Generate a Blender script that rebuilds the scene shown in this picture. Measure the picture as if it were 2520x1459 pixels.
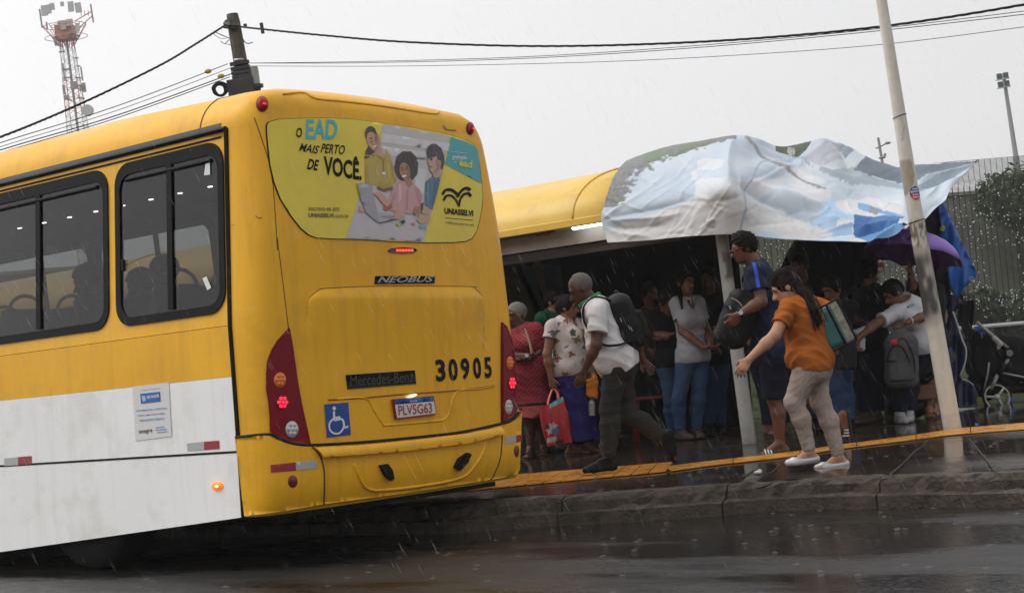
import bpy, bmesh, math, random
import numpy as np
from mathutils import Vector, Matrix
from mathutils.geometry import delaunay_2d_cdt

for o in list(bpy.data.objects):
    bpy.data.objects.remove(o, do_unlink=True)
SC = bpy.context.scene
COL = SC.collection
random.seed(7)
RNG = np.random.default_rng(7)

# ------------------------------------------------------------------ camera
# X runs along the kerb, Y away across the street, Z up.
F, YAW, PITCH, ROLL, CAMZ = 3914.1, 0.6706, 0.0571, 0.0835, 0.978
FW = np.array([-math.sin(YAW) * math.cos(PITCH), math.cos(YAW) * math.cos(PITCH), math.sin(PITCH)])
R0 = np.array([math.cos(YAW), math.sin(YAW), 0.0])
U0 = np.cross(R0, FW)
CR = math.cos(ROLL) * R0 - math.sin(ROLL) * U0
CU = math.sin(ROLL) * R0 + math.cos(ROLL) * U0
CO = np.array([0, 0, CAMZ])
cam_data = bpy.data.cameras.new('camera')
cam = bpy.data.objects.new('camera', cam_data)
COL.objects.link(cam)
cam_data.sensor_width = 36.0
cam_data.lens = F / 2520.0 * 36.0
cam_data.clip_start = 0.05
cam_data.clip_end = 3000
M = Matrix.Identity(4)
for i in range(3):
    M[i][0], M[i][1], M[i][2], M[i][3] = CR[i], CU[i], -FW[i], CO[i]
cam.matrix_world = M
SC.camera = cam

# ------------------------------------------------------------------ light: rain sky
SUN_EL, SUN_AZ = math.radians(55), math.radians(233)
SUN_STRENGTH, SKY_STRENGTH, OVERCAST = 0.65, 0.05, 0.93
world = bpy.data.worlds.new('World')
SC.world = world
world.use_nodes = True
nt = world.node_tree
nt.nodes.clear()
w_out = nt.nodes.new('ShaderNodeOutputWorld')
sky = nt.nodes.new('ShaderNodeTexSky')
sky.sky_type = 'NISHITA'
sky.sun_disc = False
sky.sun_elevation = SUN_EL
sky.sun_rotation = SUN_AZ
sky.dust_density = 4.0
hsv = nt.nodes.new('ShaderNodeHueSaturation')
hsv.inputs['Saturation'].default_value = 0.1
bg1 = nt.nodes.new('ShaderNodeBackground')
bg1.inputs['Strength'].default_value = SKY_STRENGTH
nt.links.new(sky.outputs[0], hsv.inputs['Color'])
nt.links.new(hsv.outputs[0], bg1.inputs['Color'])
tc = nt.nodes.new('ShaderNodeTexCoord')
sp = nt.nodes.new('ShaderNodeSeparateXYZ')
nt.links.new(tc.outputs['Generated'], sp.inputs[0])
cn = nt.nodes.new('ShaderNodeTexNoise')
cn.inputs['Scale'].default_value = 1.6
cn.inputs['Detail'].default_value = 3
nt.links.new(tc.outputs['Generated'], cn.inputs['Vector'])
ramp = nt.nodes.new('ShaderNodeValToRGB')      # overcast cloud deck: dim horizon, bright zenith
ramp.color_ramp.elements[0].position = 0.0
ramp.color_ramp.elements[0].color = (0.72, 0.715, 0.72, 1)
ramp.color_ramp.elements[1].position = 1.0
ramp.color_ramp.elements[1].color = (1.15, 1.15, 1.17, 1)
e = ramp.color_ramp.elements.new(0.12)
e.color = (0.74, 0.735, 0.74, 1)
e = ramp.color_ramp.elements.new(0.35)
e.color = (0.78, 0.775, 0.785, 1)
nt.links.new(sp.outputs['Z'], ramp.inputs[0])
mr = nt.nodes.new('ShaderNodeMapRange')
mr.inputs['To Min'].default_value = 0.96
mr.inputs['To Max'].default_value = 1.04
nt.links.new(cn.outputs['Fac'], mr.inputs['Value'])
vm = nt.nodes.new('ShaderNodeVectorMath')
vm.operation = 'SCALE'
nt.links.new(ramp.outputs[0], vm.inputs[0])
dt = nt.nodes.new('ShaderNodeVectorMath')      # the cloud is thinner on the sun's side
dt.operation = 'DOT_PRODUCT'
dt.inputs[1].default_value = (math.sin(SUN_AZ), math.cos(SUN_AZ), 0)
nt.links.new(tc.outputs['Generated'], dt.inputs[0])
ma = nt.nodes.new('ShaderNodeMath')
ma.operation = 'MULTIPLY_ADD'
ma.inputs[1].default_value = 0.42
ma.inputs[2].default_value = 1.0
nt.links.new(dt.outputs['Value'], ma.inputs[0])
mm = nt.nodes.new('ShaderNodeMath')
mm.operation = 'MULTIPLY'
nt.links.new(mr.outputs[0], mm.inputs[0])
nt.links.new(ma.outputs[0], mm.inputs[1])
nt.links.new(mm.outputs[0], vm.inputs['Scale'])
bg2 = nt.nodes.new('ShaderNodeBackground')
bg2.inputs['Strength'].default_value = OVERCAST
nt.links.new(vm.outputs[0], bg2.inputs['Color'])
add = nt.nodes.new('ShaderNodeAddShader')
nt.links.new(bg1.outputs[0], add.inputs[0])
nt.links.new(bg2.outputs[0], add.inputs[1])
nt.links.new(add.outputs[0], w_out.inputs['Surface'])
sun_d = bpy.data.lights.new('sun', 'SUN')
sun_d.energy = SUN_STRENGTH
sun_d.angle = math.radians(40)
sun_d.color = (1.0, 0.97, 0.93)
sun = bpy.data.objects.new('sun', sun_d)
COL.objects.link(sun)
sd = Vector((math.sin(SUN_AZ) * math.cos(SUN_EL), math.cos(SUN_AZ) * math.cos(SUN_EL), math.sin(SUN_EL)))
sun.rotation_euler = sd.to_track_quat('Z', 'Y').to_euler()
sun.location = (0, 0, 30)
SC.view_settings.view_transform = 'Standard'
SC.view_settings.look = 'None'
SC.view_settings.exposure = 0.04
SC.view_settings.gamma = 1.0
try:
    SC.cycles.max_bounces = 8
    SC.cycles.volume_bounces = 2
    SC.cycles.transparent_max_bounces = 24
    SC.cycles.caustics_reflective = False
    SC.cycles.caustics_refractive = False
    SC.cycles.use_denoising = True
except Exception:
    pass

# ------------------------------------------------------------------ geometry helpers
KERB_Y, KERB_Z, SLOPE = 9.0, 0.2, 0.03


def ray(u, v):
    return FW * F + CR * (u - 1260) - CU * (v - 729.5)


def at(u, v, D):
    return CO + ray(u, v) * (D / F)


def onY(u, v, Y):
    d = ray(u, v)
    return CO + d * (Y / d[1])


def onZ(u, v, Z):
    d = ray(u, v)
    return CO + d * ((Z - CAMZ) / d[2])


def pave(u, v, lift=0.0):
    d = ray(u, v)
    t = (KERB_Z - SLOPE * KERB_Y + lift - CAMZ) / (d[2] - SLOPE * d[1])
    return CO + d * t


def pave_z(y):
    return KERB_Z + SLOPE * (y - KERB_Y)


def depth(p):
    return float((np.asarray(p) - CO) @ FW)


def Z_(x0, y0, wsrc, wz):
    """reader of an enlarged crop: crop coordinates to frame coordinates"""
    s = wsrc / wz / 1.62540
    return lambda x, y: (x0 / 1.62540 + s * x, y0 / 1.62540 + s * y)


def tag(o, label=None, cat=None, group=None, kind=None):
    if label:
        o['label'] = label
    if cat:
        o['category'] = cat
    if group:
        o['group'] = group
    if kind:
        o['kind'] = kind
    return o


def empty(name, loc, label, cat, group=None):
    o = bpy.data.objects.new(name, None)
    o.empty_display_size = 0.2
    COL.objects.link(o)
    o.location = Vector([float(c) for c in loc])
    return tag(o, label, cat, group)


def world_loc(o):
    p = Vector(o.location)
    if o.parent is not None and o.type == 'MESH':
        return Vector((0, 0, 0))
    return p


def adopt(o, parent):
    if parent is None:
        return
    o.parent = parent
    if parent.type == 'EMPTY':
        o.matrix_parent_inverse = Matrix.Translation(-Vector(parent.location))
    else:
        o.matrix_parent_inverse = Matrix.Identity(4)
        if parent.parent is None:
            o.matrix_parent_inverse = Matrix.Translation(-Vector(parent.location))


def mesh_obj(name, V, Fc, m, parent=None, smooth=False, cols=None, label=None):
    me = bpy.data.meshes.new(name)
    me.from_pydata([tuple(map(float, p)) for p in V], [], [tuple(map(int, f)) for f in Fc])
    me.validate()
    if smooth:
        me.polygons.foreach_set('use_smooth', [True] * len(me.polygons))
    if cols is not None:
        a = me.color_attributes.new('Col', 'FLOAT_COLOR', 'POINT')
        c = np.ones((len(V), 4), dtype=np.float32)
        c[:, :3] = cols
        a.data.foreach_set('color', c.ravel())
    if isinstance(m, (list, tuple)):
        for k in m:
            me.materials.append(k)
    else:
        me.materials.append(m)
    me.update()
    o = bpy.data.objects.new(name, me)
    COL.objects.link(o)
    adopt(o, parent)
    if label:
        o['label'] = label
    return o


def unit(v):
    v = np.asarray(v, float)
    return v / (np.linalg.norm(v) + 1e-12)


def frame_of(d):
    d = unit(d)
    a = np.array([0, 0, 1.0]) if abs(d[2]) < 0.9 else np.array([1.0, 0, 0])
    x = unit(np.cross(a, d))
    return x, np.cross(d, x), d


class MB:
    """collects pieces of one part"""

    def __init__(s):
        s.V, s.F, s.C = [], [], []

    def add(s, V, Fc, col=None):
        b = len(s.V)
        s.V += [np.asarray(p, float) for p in V]
        s.F += [tuple(i + b for i in f) for f in Fc]
        s.C += [col if col is not None else (1, 1, 1)] * len(V)
        return s

    def box(s, c, size, ax=None, bevel=0.0, col=None):
        c = np.asarray(c, float)
        ax = np.eye(3) if ax is None else np.asarray(ax, float)
        h = np.asarray(size, float) / 2
        if bevel <= 0:
            V = [c + ax[0] * h[0] * i + ax[1] * h[1] * j + ax[2] * h[2] * k for i in (-1, 1) for j in (-1, 1) for k in (-1, 1)]
            return s.add(V, [(0, 1, 3, 2), (4, 6, 7, 5), (0, 4, 5, 1), (2, 3, 7, 6), (0, 2, 6, 4), (1, 5, 7, 3)], col)
        bm = bmesh.new()
        bmesh.ops.create_cube(bm, size=1)
        for v in bm.verts:
            v.co = Vector((v.co.x * 2 * h[0], v.co.y * 2 * h[1], v.co.z * 2 * h[2]))
        bmesh.ops.bevel(bm, geom=bm.edges[:], offset=min(bevel, min(h) * 0.9), segments=2, affect='EDGES', profile=0.5)
        bm.verts.index_update()
        V = [c + ax[0] * v.co.x + ax[1] * v.co.y + ax[2] * v.co.z for v in bm.verts]
        Fc = [[v.index for v in f.verts] for f in bm.faces]
        bm.free()
        return s.add(V, Fc, col)

    def tube(s, P, r, n=8, caps=True, flat=1.0, closed=False, col=None):
        P = [np.asarray(p, float) for p in P]
        rs = r if isinstance(r, (list, tuple)) else [r] * len(P)
        V, Fc = [], []
        up = None
        for i, p in enumerate(P):
            if closed:
                d = P[(i + 1) % len(P)] - P[i - 1]
            else:
                d = P[min(i + 1, len(P) - 1)] - P[max(i - 1, 0)]
            if np.linalg.norm(d) < 1e-9:
                d = np.array([0, 0, 1.0])
            d = unit(d)
            if up is None:
                x, y, _ = frame_of(d)
            else:
                y = unit(up - d * (up @ d))
                x = np.cross(y, d)
            up = y
            for k in range(n):
                a = 2 * math.pi * k / n
                V.append(p + (x * math.cos(a) + y * math.sin(a) * flat) * rs[i])
        m = len(P)
        for i in range(m if closed else m - 1):
            j = (i + 1) % m
            for k in range(n):
                l = (k + 1) % n
                Fc.append((i * n + k, i * n + l, j * n + l, j * n + k))
        if caps and not closed:
            Fc.append(tuple(range(n - 1, -1, -1)))
            Fc.append(tuple((m - 1) * n + k for k in range(n)))
        return s.add(V, Fc, col)

    def prism(s, poly, vec, col=None):
        """flat polygon of 3-D points pushed along vec"""
        vec = np.asarray(vec, float)
        n = len(poly)
        V = [np.asarray(p, float) for p in poly] + [np.asarray(p, float) + vec for p in poly]
        Fc = [tuple(range(n - 1, -1, -1)), tuple(range(n, 2 * n))]
        for i in range(n):
            j = (i + 1) % n
            Fc.append((i, j, n + j, n + i))
        return s.add(V, Fc, col)

    def disc(s, c, nrm, r, h, n=24, col=None, r2=None):
        c = np.asarray(c, float)
        x, y, d = frame_of(nrm)
        r2 = r if r2 is None else r2
        V = [c + (x * math.cos(2 * math.pi * k / n) + y * math.sin(2 * math.pi * k / n)) * r for k in range(n)]
        V += [c + d * h + (x * math.cos(2 * math.pi * k / n) + y * math.sin(2 * math.pi * k / n)) * r2 for k in range(n)]
        Fc = [tuple(range(n - 1, -1, -1)), tuple(range(n, 2 * n))] + [(k, (k + 1) % n, n + (k + 1) % n, n + k) for k in range(n)]
        return s.add(V, Fc, col)

    def ball(s, c, rad, ax=None, n=12, m=8, col=None):
        ax = np.eye(3) if ax is None else np.asarray(ax, float)
        rad = np.ones(3) * np.asarray(rad, float)
        V, Fc = [], []
        for i in range(m + 1):
            t = math.pi * i / m
            for k in range(n):
                a = 2 * math.pi * k / n
                q = np.array([math.sin(t) * math.cos(a), math.sin(t) * math.sin(a), math.cos(t)]) * rad
                V.append(np.asarray(c, float) + ax.T @ q)
        for i in range(m):
            for k in range(n):
                l = (k + 1) % n
                Fc.append((i * n + k, (i + 1) * n + k, (i + 1) * n + l, i * n + l))
        return s.add(V, Fc, col)

    def build(s, name, m, parent=None, smooth=False, cols=False, label=None):
        return mesh_obj(name, s.V, s.F, m, parent, smooth, np.array(s.C) if cols else None, label)


def in_poly(x, y, P):
    c = False
    n = len(P)
    j = n - 1
    for i in range(n):
        xi, yi = P[i]
        xj, yj = P[j]
        if (yi > y) != (yj > y) and x < (xj - xi) * (y - yi) / (yj - yi) + xi:
            c = not c
        j = i
    return c


def fill(outer, holes=(), step=None):
    """triangulates a 2-D outline with holes; extra inner points every step"""
    pts, edges = [], []

    def loop(P):
        b = len(pts)
        pts.extend([Vector((float(p[0]), float(p[1]))) for p in P])
        edges.extend([(b + i, b + (i + 1) % len(P)) for i in range(len(P))])

    def dense(P):
        if not step:
            return list(P)
        out = []
        for i in range(len(P)):
            a, b = np.asarray(P[i], float), np.asarray(P[(i + 1) % len(P)], float)
            k = max(1, int(np.linalg.norm(b - a) / (step * 1.2)))
            out += [a + (b - a) * t / k for t in range(k)]
        return out
    loop(dense(outer))
    for h in holes:
        loop(dense(h))
    if step:
        A = np.asarray(outer, float)
        for x in np.arange(A[:, 0].min() + step / 2, A[:, 0].max(), step):
            for y in np.arange(A[:, 1].min() + step / 2, A[:, 1].max(), step):
                if in_poly(x, y, outer) and not any(in_poly(x, y, h) for h in holes):
                    pts.append(Vector((float(x), float(y))))
    vs, _, fs, *_ = delaunay_2d_cdt(pts, edges, [], 0, 1e-6)
    keep = []
    for f in fs:
        cx = sum(vs[i].x for i in f) / len(f)
        cy = sum(vs[i].y for i in f) / len(f)
        if in_poly(cx, cy, outer) and not any(in_poly(cx, cy, h) for h in holes):
            keep.append(tuple(f))
    return [(v.x, v.y) for v in vs], keep


def rrect(x0, x1, y0, y1, r, n=6):
    P = []
    for cx, cy, a0 in ((x1 - r, y1 - r, 0), (x0 + r, y1 - r, 90), (x0 + r, y0 + r, 180), (x1 - r, y0 + r, 270)):
        for k in range(n + 1):
            a = math.radians(a0 + 90 * k / n)
            P.append((cx + r * math.cos(a), cy + r * math.sin(a)))
    return P


def spline(P, n):
    """Catmull-Rom through the points, n samples a span"""
    P = [np.asarray(p, float) for p in P]
    out = []
    for i in range(len(P) - 1):
        p0, p1, p2, p3 = P[max(i - 1, 0)], P[i], P[i + 1], P[min(i + 2, len(P) - 1)]
        for k in range(n):
            t = k / n
            out.append(0.5 * ((2 * p1) + (p2 - p0) * t + (2 * p0 - 5 * p1 + 4 * p2 - p3) * t * t + (3 * p1 - p0 - 3 * p2 + p3) * t ** 3))
    out.append(P[-1])
    return out


# ------------------------------------------------------------------ materials
MATS = {}


def mat(name, col, rough=0.5, metal=0.0, var=0.0, vscale=6.0, bump=0.0, bscale=60.0, coat=0.0, spec=0.5, emit=0.0, attr=False,
        dirt=None, rvar=0.0, alpha=None, sheen=0.0, streak=None):
    if name in MATS:
        return MATS[name]
    m = bpy.data.materials.new(name)
    m.use_nodes = True
    t = m.node_tree
    b = t.nodes['Principled BSDF']
    L = t.links.new
    b.inputs['Base Color'].default_value = (*col, 1)
    b.inputs['Roughness'].default_value = rough
    b.inputs['Metallic'].default_value = metal
    b.inputs['Specular IOR Level'].default_value = spec
    b.inputs['Coat Weight'].default_value = coat
    b.inputs['Coat Roughness'].default_value = 0.08
    if sheen:
        b.inputs['Sheen Weight'].default_value = sheen
    if alpha is not None:
        b.inputs['Alpha'].default_value = alpha
    if emit:
        b.inputs['Emission Color'].default_value = (*col, 1)
        b.inputs['Emission Strength'].default_value = emit
    tcn = t.nodes.new('ShaderNodeTexCoord')
    src = None
    if attr:
        a = t.nodes.new('ShaderNodeAttribute')
        a.attribute_name = 'Col'
        src = a.outputs['Color']
    if var > 0:
        n = t.nodes.new('ShaderNodeTexNoise')
        n.inputs['Scale'].default_value = vscale
        n.inputs['Detail'].default_value = 6
        n.inputs['Roughness'].default_value = 0.65
        L(tcn.outputs['Object'], n.inputs['Vector'])
        r = t.nodes.new('ShaderNodeMapRange')
        r.inputs['From Min'].default_value = 0.3
        r.inputs['From Max'].default_value = 0.7
        r.inputs['To Min'].default_value = 1 - var
        r.inputs['To Max'].default_value = 1 + var
        L(n.outputs['Fac'], r.inputs['Value'])
        v = t.nodes.new('ShaderNodeVectorMath')
        v.operation = 'SCALE'
        if src is not None:
            L(src, v.inputs[0])
        else:
            v.inputs[0].default_value = col
        L(r.outputs[0], v.inputs['Scale'])
        src = v.outputs[0]
    if dirt is not None:
        dc, amount, dscale = dirt
        n = t.nodes.new('ShaderNodeTexNoise')
        n.inputs['Scale'].default_value = dscale
        n.inputs['Detail'].default_value = 9
        n.inputs['Roughness'].default_value = 0.72
        L(tcn.outputs['Object'], n.inputs['Vector'])
        r = t.nodes.new('ShaderNodeMapRange')
        r.inputs['From Min'].default_value = 0.52
        r.inputs['From Max'].default_value = 0.72
        r.inputs['To Min'].default_value = 0
        r.inputs['To Max'].default_value = amount
        L(n.outputs['Fac'], r.inputs['Value'])
        mx = t.nodes.new('ShaderNodeMix')
        mx.data_type = 'RGBA'
        L(r.outputs[0], mx.inputs[0])
        if src is not None:
            L(src, mx.inputs[6])
        else:
            mx.inputs[6].default_value = (*col, 1)
        mx.inputs[7].default_value = (*dc, 1)
        src = mx.outputs[2]
    if streak is not None:                                  # run-off streaks down a panel
        dc, amount = streak
        mp = t.nodes.new('ShaderNodeMapping')
        mp.inputs['Scale'].default_value = (9.0, 9.0, 0.55)
        L(tcn.outputs['Object'], mp.inputs['Vector'])
        n = t.nodes.new('ShaderNodeTexNoise')
        n.inputs['Scale'].default_value = 1.6
        n.inputs['Detail'].default_value = 6
        n.inputs['Roughness'].default_value = 0.7
        L(mp.outputs[0], n.inputs['Vector'])
        r = t.nodes.new('ShaderNodeMapRange')
        r.inputs['From Min'].default_value = 0.5
        r.inputs['From Max'].default_value = 0.78
        r.inputs['To Min'].default_value = 0
        r.inputs['To Max'].default_value = amount
        L(n.outputs['Fac'], r.inputs['Value'])
        mx = t.nodes.new('ShaderNodeMix')
        mx.data_type = 'RGBA'
        L(r.outputs[0], mx.inputs[0])
        if src is not None:
            L(src, mx.inputs[6])
        else:
            mx.inputs[6].default_value = (*col, 1)
        mx.inputs[7].default_value = (*dc, 1)
        src = mx.outputs[2]
    if src is not None:
        L(src, b.inputs['Base Color'])
    if rvar > 0:
        n = t.nodes.new('ShaderNodeTexNoise')
        n.inputs['Scale'].default_value = vscale * 0.7
        n.inputs['Detail'].default_value = 5
        L(tcn.outputs['Object'], n.inputs['Vector'])
        r = t.nodes.new('ShaderNodeMapRange')
        r.inputs['From Min'].default_value = 0.35
        r.inputs['From Max'].default_value = 0.65
        r.inputs['To Min'].default_value = max(0.02, rough - rvar)
        r.inputs['To Max'].default_value = min(1, rough + rvar)
        L(n.outputs['Fac'], r.inputs['Value'])
        L(r.outputs[0], b.inputs['Roughness'])
    if bump > 0:
        n = t.nodes.new('ShaderNodeTexNoise')
        n.inputs['Scale'].default_value = bscale
        n.inputs['Detail'].default_value = 4
        L(tcn.outputs['Object'], n.inputs['Vector'])
        bp = t.nodes.new('ShaderNodeBump')
        bp.inputs['Strength'].default_value = min(1.0, bump)
        bp.inputs['Distance'].default_value = 0.01
        L(n.outputs['Fac'], bp.inputs['Height'])
        L(bp.outputs[0], b.inputs['Normal'])
    MATS[name] = m
    return m


def glass(name, tint, gloss=0.06, rough=0.03):
    if name in MATS:
        return MATS[name]
    m = bpy.data.materials.new(name)
    m.use_nodes = True
    t = m.node_tree
    t.nodes.clear()
    o = t.nodes.new('ShaderNodeOutputMaterial')
    tr = t.nodes.new('ShaderNodeBsdfTransparent')
    tr.inputs[0].default_value = (*tint, 1)
    gl = t.nodes.new('ShaderNodeBsdfGlossy')
    gl.inputs['Roughness'].default_value = rough
    fr = t.nodes.new('ShaderNodeFresnel')
    fr.inputs[0].default_value = 1.5
    mx = t.nodes.new('ShaderNodeMixShader')
    t.links.new(fr.outputs[0], mx.inputs[0])
    t.links.new(tr.outputs[0], mx.inputs[1])
    t.links.new(gl.outputs[0], mx.inputs[2])
    t.links.new(mx.outputs[0], o.inputs['Surface'])
    MATS[name] = m
    return m


YEL = (0.85, 0.435, 0.017)
M_YEL = mat('bus_yellow_paint', YEL, 0.34, var=0.07, vscale=1.6, spec=0.28, dirt=((0.34, 0.18, 0.03), 0.3, 2.3), rvar=0.1, streak=((0.42, 0.22, 0.03), 0.4))
M_WHITE = mat('bus_white_paint', (0.88, 0.875, 0.855), 0.36, var=0.03, vscale=1.2, spec=0.3, dirt=((0.50, 0.46, 0.38), 0.45, 1.8), streak=((0.50, 0.47, 0.40), 0.3), rvar=0.1)
M_RUB = mat('black_rubber', (0.007, 0.007, 0.007), 0.5, var=0.25, vscale=9, spec=0.15)
M_BLACK = mat('black_print', (0.008, 0.008, 0.008), 0.5, spec=0.12)
M_STEEL = mat('galvanised_steel', (0.42, 0.43, 0.44), 0.45, metal=0.7, var=0.1)
M_DARKMET = mat('dark_metal', (0.03, 0.03, 0.032), 0.5, metal=0.3, var=0.2)


# ------------------------------------------------------------------ setting: road, kerb, pavement, far ground
def wet_mat(name, col, r0, r1, pscale, bump, bscale, dark=0.5, rip=0.0, pud=(0.45, 0.6)):
    m = bpy.data.materials.new(name)
    m.use_nodes = True
    t = m.node_tree
    b = t.nodes['Principled BSDF']
    L = t.links.new
    tcn = t.nodes.new('ShaderNodeTexCoord')
    mp = t.nodes.new('ShaderNodeMapping')
    mp.inputs['Scale'].default_value = (0.45, 1.0, 1.0)      # water lies in bands along the wheel tracks
    L(tcn.outputs['Object'], mp.inputs['Vector'])
    n = t.nodes.new('ShaderNodeTexNoise')
    n.inputs['Scale'].default_value = pscale
    n.inputs['Detail'].default_value = 6
    n.inputs['Roughness'].default_value = 0.6
    L(mp.outputs[0], n.inputs['Vector'])
    r = t.nodes.new('ShaderNodeMapRange')
    r.inputs['From Min'].default_value = pud[0]
    r.inputs['From Max'].default_value = pud[1]
    r.inputs['To Min'].default_value = r0
    r.inputs['To Max'].default_value = r1
    L(n.outputs['Fac'], r.inputs['Value'])
    L(r.outputs[0], b.inputs['Roughness'])
    n2 = t.nodes.new('ShaderNodeTexNoise')
    n2.inputs['Scale'].default_value = 3.1
    n2.inputs['Detail'].default_value = 9
    n2.inputs['Roughness'].default_value = 0.7
    L(tcn.outputs['Object'], n2.inputs['Vector'])
    r2 = t.nodes.new('ShaderNodeMapRange')
    r2.inputs['From Min'].default_value = 0.3
    r2.inputs['From Max'].default_value = 0.7
    r2.inputs['To Min'].default_value = 1 - dark
    r2.inputs['To Max'].default_value = 1 + dark
    L(n2.outputs['Fac'], r2.inputs['Value'])
    sc = t.nodes.new('ShaderNodeVectorMath')
    sc.operation = 'SCALE'
    sc.inputs[0].default_value = col
    L(r2.outputs[0], sc.inputs['Scale'])
    L(sc.outputs[0], b.inputs['Base Color'])
    n3 = t.nodes.new('ShaderNodeTexNoise')
    n3.inputs['Scale'].default_value = bscale
    n3.inputs['Detail'].default_value = 5
    n3.inputs['Roughness'].default_value = 0.7
    L(tcn.outputs['Object'], n3.inputs['Vector'])
    mu = t.nodes.new('ShaderNodeMath')
    mu.operation = 'MULTIPLY'
    L(n3.outputs['Fac'], mu.inputs[0])
    L(r.outputs[0], mu.inputs[1])                            # still water is smooth, bare asphalt grainy
    h = mu.outputs[0]
    if rip > 0:
        vo = t.nodes.new('ShaderNodeTexVoronoi')
        vo.inputs['Scale'].default_value = 16.0
        L(tcn.outputs['Object'], vo.inputs['Vector'])
        wv = t.nodes.new('ShaderNodeMath')
        wv.operation = 'SINE'
        ms = t.nodes.new('ShaderNodeMath')
        ms.operation = 'MULTIPLY'
        ms.inputs[1].default_value = 26.0
        L(vo.outputs['Distance'], ms.inputs[0])
        L(ms.outputs[0], wv.inputs[0])
        m3 = t.nodes.new('ShaderNodeMath')
        m3.operation = 'MULTIPLY_ADD'
        m3.inputs[1].default_value = rip
        L(wv.outputs[0], m3.inputs[0])
        L(h, m3.inputs[2])
        h = m3.outputs[0]
    bp = t.nodes.new('ShaderNodeBump')
    bp.inputs['Strength'].default_value = bump
    bp.inputs['Distance'].default_value = 0.02
    L(h, bp.inputs['Height'])
    L(bp.outputs[0], b.inputs['Normal'])
    b.inputs['Specular IOR Level'].default_value = 0.36
    MATS[name] = m
    return m


M_ROAD = wet_mat('wet_asphalt', (0.014, 0.0125, 0.011), 0.05, 0.5, 0.55, 0.7, 90, 0.5, 0.016, (0.46, 0.60))
M_PAVE = wet_mat('wet_concrete', (0.034, 0.025, 0.019), 0.04, 0.36, 0.8, 0.22, 45, 0.45, 0.005, (0.45, 0.66))
M_KERB = mat('kerb_concrete', (0.052, 0.041, 0.030), 0.5, spec=0.25, var=0.65, vscale=8, bump=1.0, bscale=35, dirt=((0.014, 0.012, 0.010), 0.9, 4.0), rvar=0.18)
M_EARTH = mat('far_ground', (0.06, 0.065, 0.045), 0.9, var=0.4, vscale=0.3)

# road sheet reaches the horizon
mesh_obj('ground', [(-215, -215, -0.012), (215, -215, -0.012), (215, 215, -0.012), (-215, 215, -0.012)], [(0, 1, 2, 3)], M_EARTH)['kind'] = 'structure'
g = []
gx = [-205, -60, -30, -20, -14, -10, -6, -3, 0, 4, 10, 40, 120]
gy = [-14, -8, -3, 0, 2, 4, 6, 7.5, 9.9]
rv = [(x, y, 0.0) for y in gy for x in gx]
rf = [(j * len(gx) + i, j * len(gx) + i + 1, (j + 1) * len(gx) + i + 1, (j + 1) * len(gx) + i) for j in range(len(gy) - 1) for i in range(len(gx) - 1)]
mesh_obj('road', rv, rf, M_ROAD)['kind'] = 'structure'

# kerb line read along the platform edge: slightly winding
KP = [onZ(u, v, KERB_Z) for u, v in ((1107, 1240), (1350, 1222), (1595, 1207), (1948, 1180), (2250, 1170), (2520, 1164))]
KP = [np.array([-120, KP[0][1] - 0.05, KERB_Z]), np.array([-14, KP[0][1] - 0.05, KERB_Z])] + KP + [np.array([8, KP[-1][1] + 0.15, KERB_Z]), np.array([60, KP[-1][1] + 0.2, KERB_Z])]


def kerb_y(x):
    for a, b in zip(KP, KP[1:]):
        if a[0] <= x <= b[0]:
            t = (x - a[0]) / (b[0] - a[0])
            return a[1] + (b[1] - a[1]) * t
    return KP[-1][1]


kb = MB()
xs = [-120.0, -60.0, -30.0]
x = -20.0
while x < 8:
    xs.append(x)
    x += 1.02
xs += [20.0, 60.0]
for a, b in zip(xs, xs[1:]):
    gap = 0.012 if b - a < 2 else 0
    n = max(1, int((b - a) / 0.05)) if b - a < 2 else 1
    prof = [(0.075, -0.01), (0.072, 0.085), (0.05, 0.098), (-0.0 + 0.012, 0.102), (0.004, 0.16), (0.0 - 0.012, 0.192), (-0.035, 0.203), (-0.16, 0.204), (-0.16, -0.01)]
    V, Fc = [], []
    for i in range(n + 1):
        X = a + gap / 2 + (b - a - gap) * i / n
        Y = kerb_y(X)
        jit = RNG.normal(0, 0.0045, (len(prof), 2)) + 0.006 * math.sin(X * 7.3) * math.sin(X * 2.1)
        if RNG.uniform() < 0.12:
            jit[4:7] -= RNG.uniform(0.004, 0.016)
        for k, (dy, z) in enumerate(prof):
            edge = k in (2, 3, 5)
            V.append((X, Y - dy + jit[k, 0] * (1.6 if edge else 0.6), z + jit[k, 1] * (1.3 if edge else 0.3) - (0.004 if i in (0, n) else 0)))
    m_ = len(prof)
    for i in range(n):
        for k in range(m_ - 1):
            Fc.append((i * m_ + k, i * m_ + k + 1, (i + 1) * m_ + k + 1, (i + 1) * m_ + k))
    Fc.append(tuple(range(m_)))
    Fc.append(tuple(n * m_ + k for k in range(m_ - 1, -1, -1)))
    kb.add(V, Fc)
kb.build('kerb', M_KERB)['kind'] = 'structure'
# pavement: slopes gently up from the kerb
pv, pf = [], []
pxs = np.concatenate([[-120, -40], np.arange(-20, 8.1, 1.0), [20, 60]])
for X in pxs:
    y0 = kerb_y(float(X)) + 0.157
    for Y in (y0, y0 + 0.7, y0 + 3, y0 + 6, y0 + 12, 24):
        pv.append((X, Y, pave_z(Y) if Y > y0 + 0.6 else 0.2035))
for i in range(len(pxs) - 1):
    for j in range(5):
        pf.append((i * 6 + j, (i + 1) * 6 + j, (i + 1) * 6 + j + 1, i * 6 + j + 1))
mesh_obj('pavement', pv, pf, M_PAVE)['kind'] = 'structure'

# ------------------------------------------------------------------ the city bus in front
XB, YB = -7.0445, 6.4923
YC = YB + 1.25
ZSK, ZRAIL, ZTOP = 0.337, 2.70, 3.045


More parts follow.
